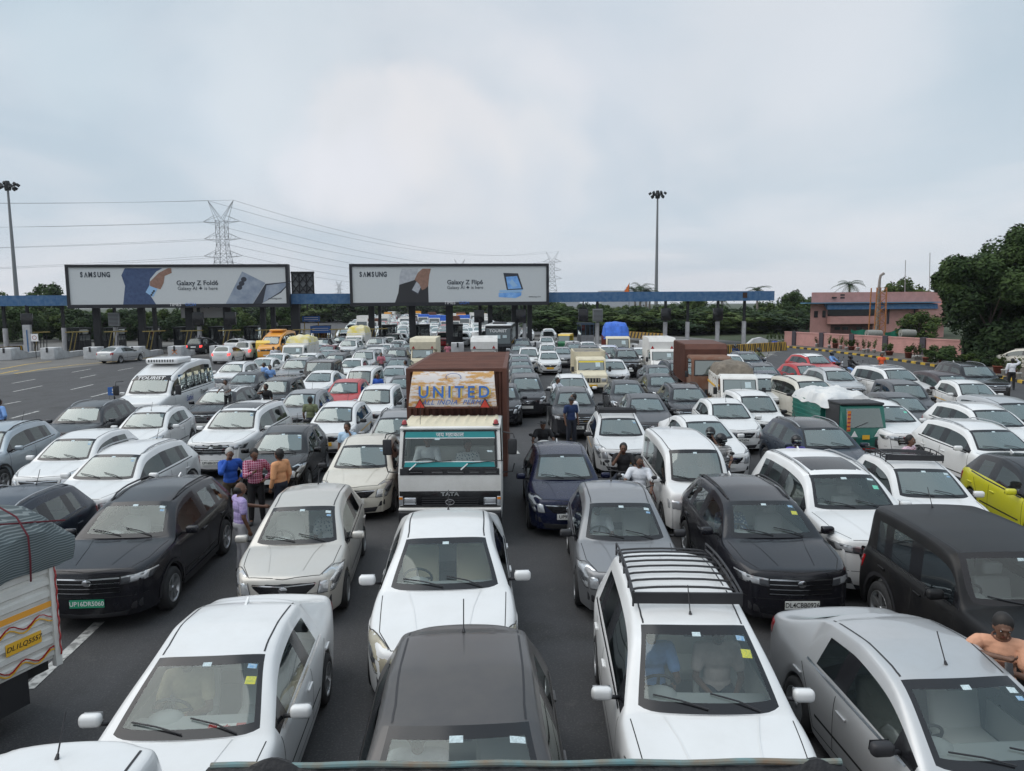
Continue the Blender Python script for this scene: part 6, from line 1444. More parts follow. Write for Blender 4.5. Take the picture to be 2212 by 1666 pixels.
def kerbx(xF): 
    for a, b in zip(((1690, 750), (1760, 757), (1850, 768), (1930, 779), (2009, 791), (2080, 803), (2148, 815), (2230, 834)), ((1760, 757), (1850, 768), (1930, 779), (2009, 791), (2080, 803), (2148, 815), (2230, 834), (2420, 885))):
        if a[0] <= xF <= b[0]: return lerp(a[1], b[1], (xF-a[0])/(b[0]-a[0]))
    return 750
pots = [(1656, 0), (1665, 0), (1674, 0), (1683, 0), (1692, 0), (1701, 2), (1709, 0), (1718, 0), (1730, 0), (1738, 0), (1747, 2), (1754, 0), (1764, 0), (1773, 2), (1782, 0), (1791, 0), (1804, 2), (1816, 0), (1828, 0), (1839, 1), (1853, 0), (1866, 0), (1875, 0), (1888, 0), (1907, 0), (1921, 1), (1962, 2), (1975, 0), (1981, 0), (1987, 0), (2002, 1), (2012, 0), (2019, 0), (2036, 2), (2155, 2), (2168, 0), (2185, 2), (2200, 0)]
for i, (xF, k) in enumerate(pots):
    y0 = kerbx(xF) - (9 if i % 3 else 7); p = at(xF, y0-1, .15); far = ['at the far end of the footpath', 'before the first wall panels', 'before the middle wall panels', 'before the wall near the orange vest', 'near the big tree', 'right of the big tree trunks'][0 if xF < 1700 else 1 if xF < 1770 else 2 if xF < 1860 else 3 if xF < 1950 else 4 if xF < 2100 else 5]
    r = empty('potted_plant', (p.x, p.y, .15), i*.8, ('leafy plant in a white pot ' if k == 0 else 'bushy plant in a terracotta pot ') + far, 'potted plant', 'potted plants along the footpath, ' + far); link('pot', PM[k], r); link('plant', PL[(i % 2)*2 if k == 0 else 1], r, (0, 0, .3), None, (1.25 if k else 1,)*3)
for i, (xF, yF_, s, lab) in enumerate(((2036, 742, .42, 'round clipped dark bush at the end of the pink wall panels'), (2095, 762, .30, 'loose bush under the big tree'), (2125, 772, .36, 'broad leaved bush between the tree trunks'))):
    p = at(xF, 800, 0); tree(p.x+1.0, p.y+1.5, s, i, lab, None, s*.62, 'bush')
# distant pale apartment blocks
for i, (xF, yF_, w, lab) in enumerate(((1350, 628, 60, 'faint pale apartment block above the right canopy near the mast'), (1232, 632, 24, 'faint pale block just right of the right billboard'))):
    p = atd(xF, yF_, 900); m = MB(); m.box(-w/2, w/2, 0, 20, 0, p.z, mat('far_block', (.42, .43, .46), .9))
    for a in range(5): m.box(-w/2+2+a*w/5, -w/2+w/10+a*w/5, -.2, 0, p.z*.3, p.z*.92, mat('far_window', (.25, .26, .3), .8))
    tag(m.build('apartment_block', None, (p.x, 900, 0)), lab, 'building')
p = atd(1397, 615, 120)
m = MB(); f0 = atd(1359, 633, 126); m.tube([(f0.x, 126, 0), (f0.x, 126, f0.z+1.8)], .04, dk, 5); m.add([(f0.x, 126, f0.z+.2), (f0.x, 126, f0.z+1.7), (f0.x-.9, 126.2, f0.z+.1)], [(0, 1, 2)], mat('saffron_cloth', (.75, .18, .03), .8)); tag(m.build('flag'), 'small saffron flag beside the palm cluster', 'flag')
# ---------------------------------------------------------------- lorries, pickups, coaches
tealf = mat('teal_film', (.015, .24, .25), .4); tarpb = mat('blue_tarp', (.03, .13, .55), .6, noise=.25, nscale=3, bump=.6, bscale=6); rustb = mat('container_brown', (.105, .040, .026), .75, noise=.22, nscale=2.2, bump=.2); tarpk = mat('beige_tarp', (.17, .145, .115), .9, noise=.3, nscale=4, bump=.7, bscale=9)
tarpy = mat('yellow_tarp', (.62, .50, .05), .7, tint2=(.68, .66, .58), nscale=1.6, bump=.5, bscale=8); creamp = mat('cream_lorry_paint', (.66, .60, .45), .5, dirt=.4); whitep = mat('white_lorry_paint', (.74, .73, .70), .42, coat=.3, dirt=.3)
dirtyw = mat('dirty_white_panel', (.56, .56, .52), .7, dirt=.5); chas = mat('chassis_black', (.02, .02, .02), .8)
def rwheel(parent, x, y, r, w=.22, s=1):
    m = MB(); m.lathe([(r*.55, -w/2), (r*.92, -w/2), (r, -w*.3), (r, w*.3), (r*.92, w/2), (r*.55, w/2)], M_RUB, 22, axis='x'); o = m.build('wheel', parent, (x, y, r)); m = MB(); m.lathe([(0, s*w*.30), (r*.25, s*w*.42), (r*.5, s*w*.25), (r*.57, s*w*.48)], M_STEEL, 16, axis='x'); m.build('rim', o)
def lumpy(mb, x0, x1, y0, y1, z0, z1, mt, amp=.08, n=14, seed=1, dome=.25, skirt=.25):
    "a draped cover: sagging, wrinkled sheet over a load"
    rnd = random.Random(seed); vs = []; fs = []; ph = [rnd.uniform(0, 6) for _ in range(8)]
    for i in range(n+1):
        for k in range(n+1):
            u, v = i/n, k/n; x, y = lerp(x0, x1, u), lerp(y0, y1, v); e = min(u, 1-u, v, 1-v)
            z = lerp(z0, z1, 0 if e < .01 else (.82 if e < .08 else 1)) + (dome*(1-(2*u-1)**2)*(1-(2*v-1)**2) if e > .01 else 0)
            z += amp*(math.sin(u*13+ph[0])*math.cos(v*9+ph[1]) + .5*math.sin(v*23+ph[2]+u*5) + rnd.uniform(-.3, .3))*(1 if e > .01 else .5)
            vs.append((x + rnd.uniform(-1, 1)*amp*.3, y + rnd.uniform(-1, 1)*amp*.3, z))
    for i in range(n):
        for k in range(n): q = i*(n+1)+k; fs.append((q, q+1, q+n+2, q+n+1))
    mb.add(vs, fs, mt, True)
def lorry(label, reg, x, y, vp, w, zt, cabL, mt, hood=0.0, name='pickup_truck', cat='truck', group=None, cargo=None, glow=None, zb=None, scale=1.0):
    """windshield top centre at picture (x, y), at height zt-.12; front at local y=0"""
    rz = heading(vp); hw = w/2; zw = zt-.14; yt = hood + (.30 if hood else .22); P = put_at(reg, x, y, zw, yt, rz)
    r = empty(name, P, rz, label, cat, group); zbm = zb or zt*.62
    if hood: prof = [(0, .42), (0, zbm*.82), (.08, zbm*.90), (hood, zbm), (yt, zw), (yt+.14, zt), (cabL, zt), (cabL, .42)]
    else: prof = [(0, .42), (-.02, zbm*.6), (0.02, zbm), (yt, zw), (yt+.16, zt), (cabL, zt), (cabL, .42)]
    m = MB(); bm = bmesh.new(); m0 = MB(); m0.prism(prof, -hw, hw, mt, 'x'); me0 = m0.mesh('c'); bm.from_mesh(me0); bmesh.ops.dissolve_limit(bm, angle_limit=.02, verts=bm.verts, edges=bm.edges); bmesh.ops.bevel(bm, geom=bm.edges[:], offset=.05, segments=3, affect='EDGES', clamp_overlap=True); me = bpy.data.meshes.new('cab_body'); bm.to_mesh(me); bm.free(); me.materials.append(mt); me.polygons.foreach_set('use_smooth', [True]*len(me.polygons)); me.set_sharp_from_angle(angle=R(50)); link('cab_body', me, r)
    i = 3 if hood else 2; (ya, za), (yb, zb2) = prof[i], prof[i+1]; d = Vector((0, yb-ya, zb2-za)).normalized(); nrm = Vector((0, -d.z, d.y))
    def ws(a, b, u0, u1, off=.012, mt_=None): return [Vector((a*hw, ya, za)) + d*(u0*(Vector((0, yb-ya, zb2-za)).length)) + nrm*off, Vector((b*hw, ya, za)) + d*(u0*(Vector((0, yb-ya, zb2-za)).length)) + nrm*off, Vector((b*hw*.97, ya, za)) + d*(u1*(Vector((0, yb-ya, zb2-za)).length)) + nrm*off, Vector((a*hw*.97, ya, za)) + d*(u1*(Vector((0, yb-ya, zb2-za)).length)) + nrm*off]
    m = MB(); m.add(ws(-.90, .90, .03, .98, .008), [(0, 1, 2, 3)], M_TRIM); m.add(ws(-.85, .85, .09, .93, .014), [(0, 1, 2, 3)], M_DGW); o = m.build('windshield', r, fix=False, smooth_by_angle=False)
    for a, b in ((-.6, -.1), (.1, .6)): q = MB(); q.tube([ws(a, b, .05, .5, .03)[0], ws(a, b, .05, .22, .03)[2]], .012, M_BLK, 4); q.build('wiper', o)
    q = MB(); q.add(ws(.3, .62, .4, .8, .018), [(0, 1, 2, 3)], M_STK['w']); q.build('sticker', o, fix=False, smooth_by_angle=False)
    if glow: q = MB(); q.add(ws(-.86, .86, .80, .94, .018), [(0, 1, 2, 3)], glow); q.build('sun_strip', o, fix=False, smooth_by_angle=False)
    for s in (-1, 1):
        m = MB(); y0_ = (hood+.12 if hood else .16); m.add([(s*(hw+.006), y0_+.08, zbm+.03), (s*(hw+.006), cabL-.18, zbm+.03), (s*(hw+.006), cabL-.18, zw), (s*(hw+.006), yt+.12, zw)], [(0, 1, 2, 3)], M_DG); m.build('side_window', r, fix=False, smooth_by_angle=False)
        m = MB(); m.tube([(s*hw, y0_+.15, zbm), (s*(hw+.22), y0_+.05, zbm+.1)], .014, M_BLK, 4); m.box(s*(hw+.22)-.08, s*(hw+.22)+.08, y0_+.02, y0_+.06, zbm-.05, zbm+.24, M_BLK, None, .015); m.build('wing_mirror', r)
        m = MB(); m.box(s*hw*.74-.13, s*hw*.74+.13, -.035, .02, .66, .84, M_LAMP, None, .02); m.build('headlight', r)
        rwheel(r, s*(hw-.12), .55 if hood else .75, .31, .2, s)
    m = MB(); m.box(-hw*.5, hw*.5, -.03, .01, .62, .86, M_BLK, None, .01)
    for k in range(5): m.box(-hw*.4+hw*.2*k-.02, -hw*.4+hw*.2*k+.02, -.045, -.03, .64, .84, mt)
    m.build('grille', r); m = MB(); m.box(-hw*.98, hw*.98, -.10, .02, .36, .56, mt if hood else M_BLK, None, .03); m.build('bumper', r); m = MB(); m.box(-.24, .24, -.115, -.103, .40, .52, M_PLY); m.build('number_plate', r)
    if cargo:
        L, zb_, zc, cw, fn = cargo; m = MB(); m.box(-.35, .35, cabL-.1, cabL+L, .45, zb_, chas); m.build('chassis', r)
        for s in (-1, 1): rwheel(r, s*(cw/2-.14), cabL+L*.68, .33, .2, s)
        fn(r, cabL+.06, cabL+.06+L, zb_, zc, cw/2)
    return r
def openbox(mt, top=None, tarp=None, ribs=6, load=0.0, seed=1, stripe=None):
    def f(r, y0, y1, z0, z1, hw):
        m = MB(); m.box(-hw, hw, y0, y1, z0, z0+.08, mt)
        for s in (-1, 1):
            m.box(s*hw-.03, s*hw+.03, y0, y1, z0+.08, z1, mt)
            for k in range(ribs): yy = lerp(y0, y1, (k+.5)/ribs); m.box(s*(hw+.045)-.02, s*(hw+.045)+.02, yy-.06, yy+.06, z0, z1, mt)
        for yy in (y0, y1): m.box(-hw, hw, yy-.03, yy+.03, z0+.08, z1, mt)
        m.build('cargo_body', r)
        if stripe: q = MB(); [q.box(s*(hw+.070)-.004, s*(hw+.070)+.004, y0, y1, lerp(z0, z1, .52), lerp(z0, z1, .60), stripe) for s in (-1, 1)]; q.build('side_stripe', r)
        if tarp: m = MB(); lumpy(m, -hw-.05, hw+.05, y0-.05, y1+.05, z1-.18, z1+load, tarp, .05, 16, seed, .18); m.build('tarpaulin', r, fix=False)
        if top: m = MB(); lumpy(m, -hw+.05, hw-.05, y0+.05, y1-.05, z1-.15, z1-.12, top, .02, 8, seed, -.05); m.build('tarpaulin', r, fix=False)
    return f
def closedbox(mt, over=0.0, tri=True, art=None, ribbed=False):
    def f(r, y0, y1, z0, z1, hw):
        m = MB(); bm = MB(); m.prism([(y0-over, z1-.75), (y0-over-.02, z1-.25), (y0-over+.18, z1), (y1, z1), (y1, z0), (y0, z0), (y0, z1-.85)], -hw, hw, mt, 'x')
        if ribbed:
            for k in range(14):
                yy = lerp(y0+.1, y1-.1, k/13)
                for s in (-1, 1): m.box(s*(hw+.015)-.015, s*(hw+.015)+.015, yy-.05, yy+.05, z0+.05, z1-.05, mt)
        m.build('cargo_box', r, smooth_by_angle=False)
        if tri:
            q = MB()
            for s in (-1, 1): q.add([(s*hw*.72-.11, y0-over-.03, z1-.70), (s*hw*.72+.11, y0-over-.03, z1-.70), (s*hw*.72, y0-over-.03, z1-.50)], [(0, 1, 2)], M_RED)
            q.build('reflector', r, fix=False)
        if art: text('lettering', art, .26, mat('gold_lettering', (.45, .28, .08), .6), r, (0, y0-over-.035, z1-.45), ext=.003)
    return f
lorry('cream pickup with high sided cream cargo box and yellow sun strip', 'r', 1855, 458, 1150, 1.62, 1.86, 2.45, creamp, .95, cargo=(2.7, .80, 2.15, 1.75, openbox(creamp, top=mat('navy_tarp', (.01, .025, .12), .7), ribs=7)), glow=mat('yellow_film', (.70, .55, .04), .5))
lorry('small white lorry with a tall white closed box', 's', 840, 372, 1190, 1.62, 1.90, 1.7, whitep, .35, name='box_truck', cargo=(2.6, .75, 2.62, 1.72, closedbox(whitep, .7)), cat='truck')
lorry('dirty brown lorry with brown container box', 's', 1318, 452, 1250, 1.85, 2.36, 1.8, mat('dirty_brown_cab', (.16, .07, .04), .7, dirt=.5), 0, name='lorry', cargo=(4.2, .95, 2.86, 2.0, closedbox(rustb, 0, False, None, True)), cat='lorry')
lorry('white small truck with slatted sides under a beige tarpaulin', 's', 1585, 643, 1340, 1.50, 1.85, 1.5, whitep, .25, cargo=(2.6, .72, 1.78, 1.55, openbox(whitep, tarp=tarpk, load=.34, seed=4, ribs=4, stripe=M_PLY)))
lorry('lorry loaded high under a bright blue tarpaulin', 's', 400, 246, 1230, 1.85, 2.25, 1.7, creamp, 0, name='lorry', cargo=(4.2, .9, 2.2, 2.0, openbox(mat('red_brown_boards', (.16, .03, .02), .7), tarp=tarpb, load=.95, seed=6)), cat='lorry')
lorry('pale cream small lorry with painted headboard over its cab', 'r', 208, 352, 1080, 1.62, 1.92, 1.5, creamp, .2, name='box_truck', cargo=(2.9, .75, 2.55, 1.8, closedbox(creamp, 1.1, True, 'TRANSPORT' if 0 else None)))
lorry('small lorry with a plain white box over its cab, directly behind the container', 'r', 808, 368, 1080, 1.60, 1.88, 1.5, whitep, .2, name='box_truck', cargo=(2.9, .75, 2.62, 1.8, closedbox(whitep, 1.1)))
lorry('white pickup with a yellow and white tarpaulin load', 'q', 905, 328, 1110, 1.62, 1.88, 1.6, whitep, .35, cargo=(2.9, .75, 2.0, 1.75, openbox(whitep, tarp=tarpy, load=.38, seed=9)))
lorry('white pickup loaded high with goods under a yellow cover near the right billboard pillars', 'q', 1500, 232, 1100, 1.62, 1.88, 1.6, whitep, .35, cargo=(3.0, .75, 2.1, 1.8, openbox(whitep, tarp=tarpy, load=.55, seed=12)))
# --- the brown lorry in the centre
rz = heading(1118); P = put_at('F', 972, 1061, 1.135, 0, rz); T = empty('lorry', P, rz, 'white cabbed lorry with a brown ribbed container in the centre of the jam', 'lorry')
hw = 1.04; g_ = 2.0
m = MB()
m.prism([(0, 1.13), (-.01, 1.50), (1.75, 1.50), (1.75, .55), (1.3, .50), (.35, .50), (.06, .55)], -hw, hw, whitep, 'x')
m.box(-hw, hw, 1.68, 1.75, 1.5, 2.40, mat('cab_back_lining', (.20, .22, .21), .8))
for s in (-1, 1):
    m.add([(s*hw*x, y, z) for x, y, z in ((1, .0, 1.5), (.90, .0, 1.5), (.88, .24, 2.37), (.975, .24, 2.37), (1, .14, 1.5), (.90, .14, 1.5), (.88, .36, 2.37), (.975, .36, 2.37))], [(0, 1, 2, 3), (0, 3, 7, 4), (1, 5, 6, 2), (4, 7, 6, 5)], whitep)
    m.add([(s*hw, 1.1, 1.5), (s*hw, 1.75, 1.5), (s*hw*.975, 1.75, 2.37), (s*hw*.975, 1.2, 2.37)], [(0, 1, 2, 3)], whitep)
m.box(-hw*.985, hw*.985, .20, 1.75, 2.35, 2.415, whitep, None, .03)
m.build('cab_body', T)
m = MB(); n = 12; vs = []; fs = []
for i in range(61):
    for k in range(10):
        u = i/60; x = lerp(-hw*.955, hw*.955, u); v = k/9; e = min(u, 1-u)*2; zz = 2.405 + (.06*math.sin(min(1, v*3)*math.pi/2) - .05*v)*min(1, e*9) + (.022 if (u*9.5) % 1 < .22 and v > .12 else 0); vs.append((x, lerp(.22, 1.70, v), zz))
for i in range(60):
    for k in range(9): q = i*10+k; fs.append((q, q+10, q+11, q+1))
m.add(vs, fs, creamp, True); m.build('cab_roof', T, fix=False)
m = MB(); m.box(-hw*.965, hw*.965, -.02, -.004, 1.47, 1.60, M_BLK)
for (a, b) in ((-.80, -.52), (-.36, -.12), (.0-.05, .28), (.38, .58), (.68, .92)): m.box(a*hw, b*hw, -.03, -.02, 1.49, 1.565, M_TRIM); m.box(a*hw+.02, b*hw-.02, -.034, -.03, 1.525, 1.53, M_STEEL)
m.build('vent_strip', T)
def W(a, b, u0, u1, off):  # strip on the raked windshield plane
    y = lambda u: lerp(.0, .235, u)-off; z = lambda u: lerp(1.60, 2.35, u); return [(a*hw, y(u0), z(u0)), (b*hw, y(u0), z(u0)), (b*hw*.975, y(u1), z(u1)), (a*hw*.975, y(u1), z(u1))]
m = MB(); m.add(W(-.90, .90, .04, .97, .0), [(0, 1, 2, 3)], M_WS); wso = m.build('windshield', T, fix=False)
m = MB()
for st in ((-.93, .93, -.03, .045), (-.93, .93, .955, 1.01), (-.93, -.885, .03, .97), (.885, .93, .03, .97)): m.add(W(*st, .006), [(0, 1, 2, 3)], M_TRIM)
m.build('window_seal', wso, fix=False, smooth_by_angle=False)
for (u0, u1, mt) in ((.80, .955, tealf), (.78, .80, M_WHT), (.045, .17, tealf), (.17, .19, M_WHT)): m = MB(); m.add(W(-.885, .885, u0, u1, .010), [(0, 1, 2, 3)], mt); m.build('window_film', wso, fix=False, smooth_by_angle=False)
t = text('lettering', '\u091c\u092f \u092e\u0939\u093e\u0915\u093e\u0932', .12, M_WHT, wso, (0, .185, 2.258), ext=.002, bold=.002)
for x in (-.78, .22): m = MB(); m.tube([(x*hw, -.03, 1.58), (x*hw+.14, .0, 1.70)], .014, M_WHT, 5); m.tube([(x*hw+.14, -.01, 1.70), (x*hw+.50, .0, 1.74), (x*hw+.85, .02, 1.76)], .010, M_BLK, 5); m.build('wiper', wso)
q = MB(); q.add(W(.74, .84, .42, .47, .012), [(0, 1, 2, 3)], M_STK['w']); q.add(W(-.30, -.20, .74, .78, .012), [(0, 1, 2, 3)], M_STK['w']); q.build('sticker', wso, fix=False)
m = MB(); m.box(-hw*.985, hw*.985, -.012, .10, .80, 1.135, M_TRIM, None, .01)
for k in range(4): m.box(-hw*.55, hw*.55, -.03, -.012, .85+.045*k, .87+.045*k, M_BLK)
gr = m.build('grille', T); text('badge_lettering', 'TATA', .105, M_CHR, gr, (0, -.020, 1.075), bold=.004, sx=1.35)
m = MB(); m.tube([(.085*math.cos(a), -.035, .915+.055*math.sin(a)) for a in [2*math.pi*k/20 for k in range(21)]], .007, M_STEEL, 5); m.tube([(-.05, -.035, .94), (0, -.035, .93), (.05, -.035, .94)], .006, M_STEEL, 4); m.tube([(0, -.035, .93), (0, -.035, .865)], .006, M_STEEL, 4); m.build('badge', gr)
for s in (-1, 1):
    m = MB(); m.box(s*hw*.78-.13, s*hw*.78+.13, -.028, -.010, .86, 1.01, M_CHR, None, .02); m.box(s*hw*.78-.11, s*hw*.78+.11, -.036, -.026, .875, .995, M_LAMP, None, .02); m.build('headlight', T)
    m = MB(); m.box(s*hw*.955-.04, s*hw*.955+.04, -.03, .02, .84, 1.03, M_LAMP, None, .01); m.box(s*hw*.955-.035, s*hw*.955+.035, -.034, -.028, .97, 1.02, M_AMB); m.build('indicator', T)
    m = MB(); m.lathe([(.055, 0), (.05, .07), (.03, .10), (0, .11)], M_RED, 12, Matrix.Translation((s*hw*.90, .28, 2.45))); m.lathe([(.065, 0), (.065, .03)], M_BLK, 12, Matrix.Translation((s*hw*.90, .28, 2.44))); m.build('marker_lamp', T)
    m = MB(); x = s*(hw+.03); m.tube([(x, .3, 2.3), (x+s*.22, .15, 2.28), (x+s*.24, .12, 2.2)], .014, M_BLK, 5); m.tube([(x, .3, 1.45), (x+s*.2, .15, 1.5), (x+s*.24, .12, 1.68)], .014, M_BLK, 5)
    m.box(x+s*.20-.09, x+s*.20+.09, .09, .13, 1.86, 2.18, M_BLK, None, .03); m.build('wing_mirror', T)
    m = MB(); m.add([(s*(hw-.012), .20, 1.5), (s*(hw-.012), 1.1, 1.5), (s*hw*.965, 1.18, 2.34), (s*hw*.965, .42, 2.34)], [(0, 1, 2, 3)], M_SG); m.build('side_window', T, fix=False)
    rwheel(T, s*(hw-.14), .85, .38, .24, s); rwheel(T, s*(hw-.14), 5.9, .38, .24, s)
m = MB(); m.box(-hw*1.0, hw*1.0, -.10, .10, .745, .80, whitep, None, .02); m.box(-hw*1.0, hw*1.0, -.12, .12, .44, .745, M_BLK, None, .04); m.build('bumper', T)
m = MB(); m.box(-.86, -.76, -.135, -.125, .50, .58, M_WHT); m.build('number_plate', T)
m = MB(); m.tube([(-.62, .33, 2.45), (-.60, .30, 2.85)], .006, M_BLK, 4); m.build('antenna', T)
m = MB(); m.box(-hw+.1, hw-.1, .30, 1.66, 1.0, 1.22, M_INT, None, .04); m.box(-hw+.08, hw-.08, .06, .40, 1.3, 1.56, M_INT, None, .06); m.box(-hw+.15, hw-.15, 1.30, 1.45, 1.2, 1.8, M_INTG, None, .05); m.build('seat', T)
m = MB(); M_ = Matrix.Translation((-.52, .50, 1.62)) @ Matrix.Rotation(R(-30), 4, 'X'); m.tube([(.23*math.cos(a), .23*math.sin(a), 0) for a in [2*math.pi*k/20 for k in range(21)]], .017, M_BLK, 6, False, M_); m.tube([(-.2, 0, 0), (.2, 0, 0)], .015, M_BLK, 5, True, M_); m.build('steering_wheel', T)
# container
cy0, cy1, cw_, cz0, cz1 = 2.0, 7.6, 1.09, 1.0, 3.42
co = MB(); N_ = 120
def corr(t): q = t % 1; return .035*(1 if q < .42 else 0)
for s in (-1, 1):
    vs = []; fs = []
    for i in range(N_+1): y = lerp(cy0, cy1, i/N_); x = s*(cw_ - .01 + corr(i/N_*32)); vs += [(x, y, cz0), (x, y, cz1-.06)]
    for i in range(N_): fs.append((2*i, 2*i+1, 2*i+3, 2*i+2))
    co.add(vs, fs, rustb)
vs = []; fs = []
for i in range(N_*2+1): y = lerp(cy0+.05, cy1, i/N_/2); z = cz1 + .038*math.sin(i/N_/2*2*math.pi*26); vs += [(-cw_, y, z), (0, y, z+.015), (cw_, y, z)]
for i in range(N_*2): fs += [(3*i, 3*i+1, 3*i+4, 3*i+3), (3*i+1, 3*i+2, 3*i+5, 3*i+4)]
co.add(vs, fs, rustb, True)
vs = []; fs = []
for i in range(N_+1): x = lerp(-cw_, cw_, i/N_); y = cy0 + .0 - corr(i/N_*16); vs += [(x, y, cz0), (x, y, cz1)]
for i in range(N_): fs.append((2*i, 2*i+1, 2*i+3, 2*i+2))
co.add(vs, fs, rustb); co.box(-cw_, cw_, cy1, cy1+.04, cz0, cz1, rustb)
for s in (-1, 1): co.box(s*cw_-.05, s*cw_+.05, cy0-.05, cy0+.06, cz0-.04, cz1+.03, rustb); co.box(s*(cw_+.0)-.05, s*(cw_+.0)+.05, cy0+.06, cy1, cz1-.06, cz1+.035, rustb); co.box(s*cw_-.05, s*cw_+.05, cy0+.06, cy1, cz0-.05, cz0+.05, rustb)
co.box(-cw_+.05, cw_-.05, cy0-.055, cy0+.04, cz1-.05, cz1+.035, rustb)
cb = co.build('container', T, smooth_by_angle=True, fix=False)
m = MB(); m.box(-.5, .5, .9, 7.4, .55, 1.0, chas); m.build('chassis', T)
# painted sign sheet, curved outward toward its foot
bm_ = mat('painted_sign_sheet', (.62, .60, .60), .6); nt = bm_.node_tree; b = nt.nodes['Principled BSDF']; tc = nt.nodes.new('ShaderNodeTexCoord'); mp = nt.nodes.new('ShaderNodeMapping'); mp.inputs['Scale'].default_value = (1.4, 1, 5.5)
nz = nt.nodes.new('ShaderNodeTexNoise'); nz.inputs['Scale'].default_value = 2.4; nz.inputs['Detail'].default_value = 7; nz.inputs['Roughness'].default_value = .65; rp = nt.nodes.new('ShaderNodeValToRGB'); rp.color_ramp.elements[0].position = .46; rp.color_ramp.elements[1].position = .56
rp.color_ramp.elements[0].color = (.62, .58, .56, 1); rp.color_ramp.elements[1].color = (.50, .27, .08, 1); nt.links.new(tc.outputs['Object'], mp.inputs[0]); nt.links.new(mp.outputs[0], nz.inputs['Vector']); nt.links.new(nz.outputs[0], rp.inputs[0]); nt.links.new(rp.outputs[0], b.inputs['Base Color'])
def SG(x, v): # v 0 bottom .. 1 top
    return (x*(lerp(1.0, .93, v)), cy0-.08 - .34*math.cos(v*math.pi/2)**.7, lerp(2.64, 3.39, v))
vs = []; fs = []
for i in range(13):
    for k in range(2): x, y, z = SG((-.98, .98)[k], i/12); vs.append((x-.06, y, z)); 
for i in range(12): fs.append((2*i, 2*i+1, 2*i+3, 2*i+2))
m = MB(); m.add(vs, fs, bm_, True); m.box(-1.06, .95, cy0-.43, cy0-.40, 2.60, 2.64, rustb); sg = m.build('sign_sheet', T, fix=False)
def sgt(body, size, mt, x, v, **kw):
    a, c = Vector(SG(0, v-.02)), Vector(SG(0, v+.02)); ang = math.atan2(c.y-a.y, c.z-a.z); off = kw.pop('off', .012)
    me = text_mesh(body, size, mt, .003, **kw); me.transform(FRONT); me.transform(Matrix.Rotation(-ang, 4, 'X')); p = Vector(SG(x, v)); link('lettering', me, sg, (x, p.y-off, p.z))
sgb = mat('sign_blue_paint', (.03, .13, .42), .6); sgy = mat('sign_yellow_paint', (.68, .48, .05), .6)
sgt('UNITED', .37, sgy, .0, .41, off=.030, bold=.008, space=1.38, sx=.95); sgt('UNITED', .37, sgb, -.03, .415, off=.048, bold=.006, space=1.38, sx=.95)
sgt('ALL INDIA  PERMIT', .15, sgb, -.02, .125, off=.03, shear=.35, space=1.1, sx=1.05)
m = MB(); p = Vector(SG(0, .86)); m.tube([(.17*math.cos(a)-.05, p.y-.03, p.z-.01+.085*math.sin(a)) for a in [2*math.pi*k/20 for k in range(21)]], .007, sgb, 4); m.build('painted_oval', sg)
for x in (-.78, .66): m = MB(); p = Vector(SG(x, .08)); m.prism([(x-.10, p.z-.07), (x+.10, p.z-.07), (x, p.z+.10)], p.y-.10, p.y-.05, mat('red_triangle', (.50, .045, .03), .4), 'y'); m.prism([(x-.12, p.z-.085), (x+.12, p.z-.085), (x, p.z+.13)], p.y-.049, p.y-.03, M_BLK, 'y'); m.build('reflector', T)
MT = Matrix.Translation(P) @ Matrix.Rotation(rz, 4, 'Z')
person('driver in a white shirt stretched out in the lorry cab', MT @ Vector((-.55, .95, .40)), rz, WHTS, JEANS, la='wheel', ra='wheel', legs='seat', vox=.014, sleeve=1); person('passenger in printed cloth lying across the seat of the lorry cab', MT @ Vector((.30, 1.0, .28)), rz+.3, FLOR, JEANS, la='lap', ra='lap', legs='seat', vox=.014)
# --- tourist minibus
rzb = heading(1027); loc = put_at('p', 1497, 356, CT['bus']['zrf'], CT['bus']['rf'], rzb); mb_ = place_car('bus', 1, '1K', 'white', loc, rzb, 'white tourist minibus with rooftop cooling unit at the left', 'minibus'); bvh = car_body('bus', CT['bus'], 2)[1]
wsb = next(c for c in mb_.children if c.name.startswith('windshield'))
m = MB(); T_ = CT['bus']; patch(m, bvh, [(-.80, lerp(T_['cw'], T_['rf'], .74)-.05, lerp(T_['zc'], T_['zrf'], .74)), (.80, lerp(T_['cw'], T_['rf'], .74)-.05, lerp(T_['zc'], T_['zrf'], .74)), (.74, T_['rf']-.05, T_['zrf']-.02), (-.74, T_['rf']-.05, T_['zrf']-.02)], M_TRIM, .008, 8); m.build('sun_strip', wsb, fix=False)
t = text_mesh('TOURIST', .20, M_WHT, .002, sx=1.35, bold=.004, shear=.2); ang = math.atan2(T_['rf']-T_['cw'], T_['zrf']-T_['zc']); t.transform(FRONT); t.transform(Matrix.Rotation(-ang, 4, 'X')); pp = snap(bvh, (0, lerp(T_['cw'], T_['rf'], .87)-.15, lerp(T_['zc'], T_['zrf'], .88)), .03); link('lettering', t, wsb, pp)
for k in range(5):
    for s in (-1, 1):
        m = MB(); y0 = -1.05+.82*k; patch(m, bvh, [(s*1, y0, 1.42), (s*1, y0+.66, 1.42), (s*.9, y0+.66, 2.06), (s*.9, y0, 2.06)], M_DG, .012, 5); o = m.build('side_window', mb_, fix=False)
for s in (-1, 1): m = MB(); m.tube([snap(bvh, (s, y, 1.62), .03) for y in (-1.0, 0, 1, 2, 2.9)], .012, M_BLK, 5); m.tube([snap(bvh, (s, y, 1.72), .03) for y in (-1.0, 0, 1, 2, 2.9)], .012, M_BLK, 5); m.build('window_bar', mb_)
m = MB(); m.box(-.68, .68, -.55, .95, 2.48, 2.72, M_WHT if 0 else paint('white'), None, .09)
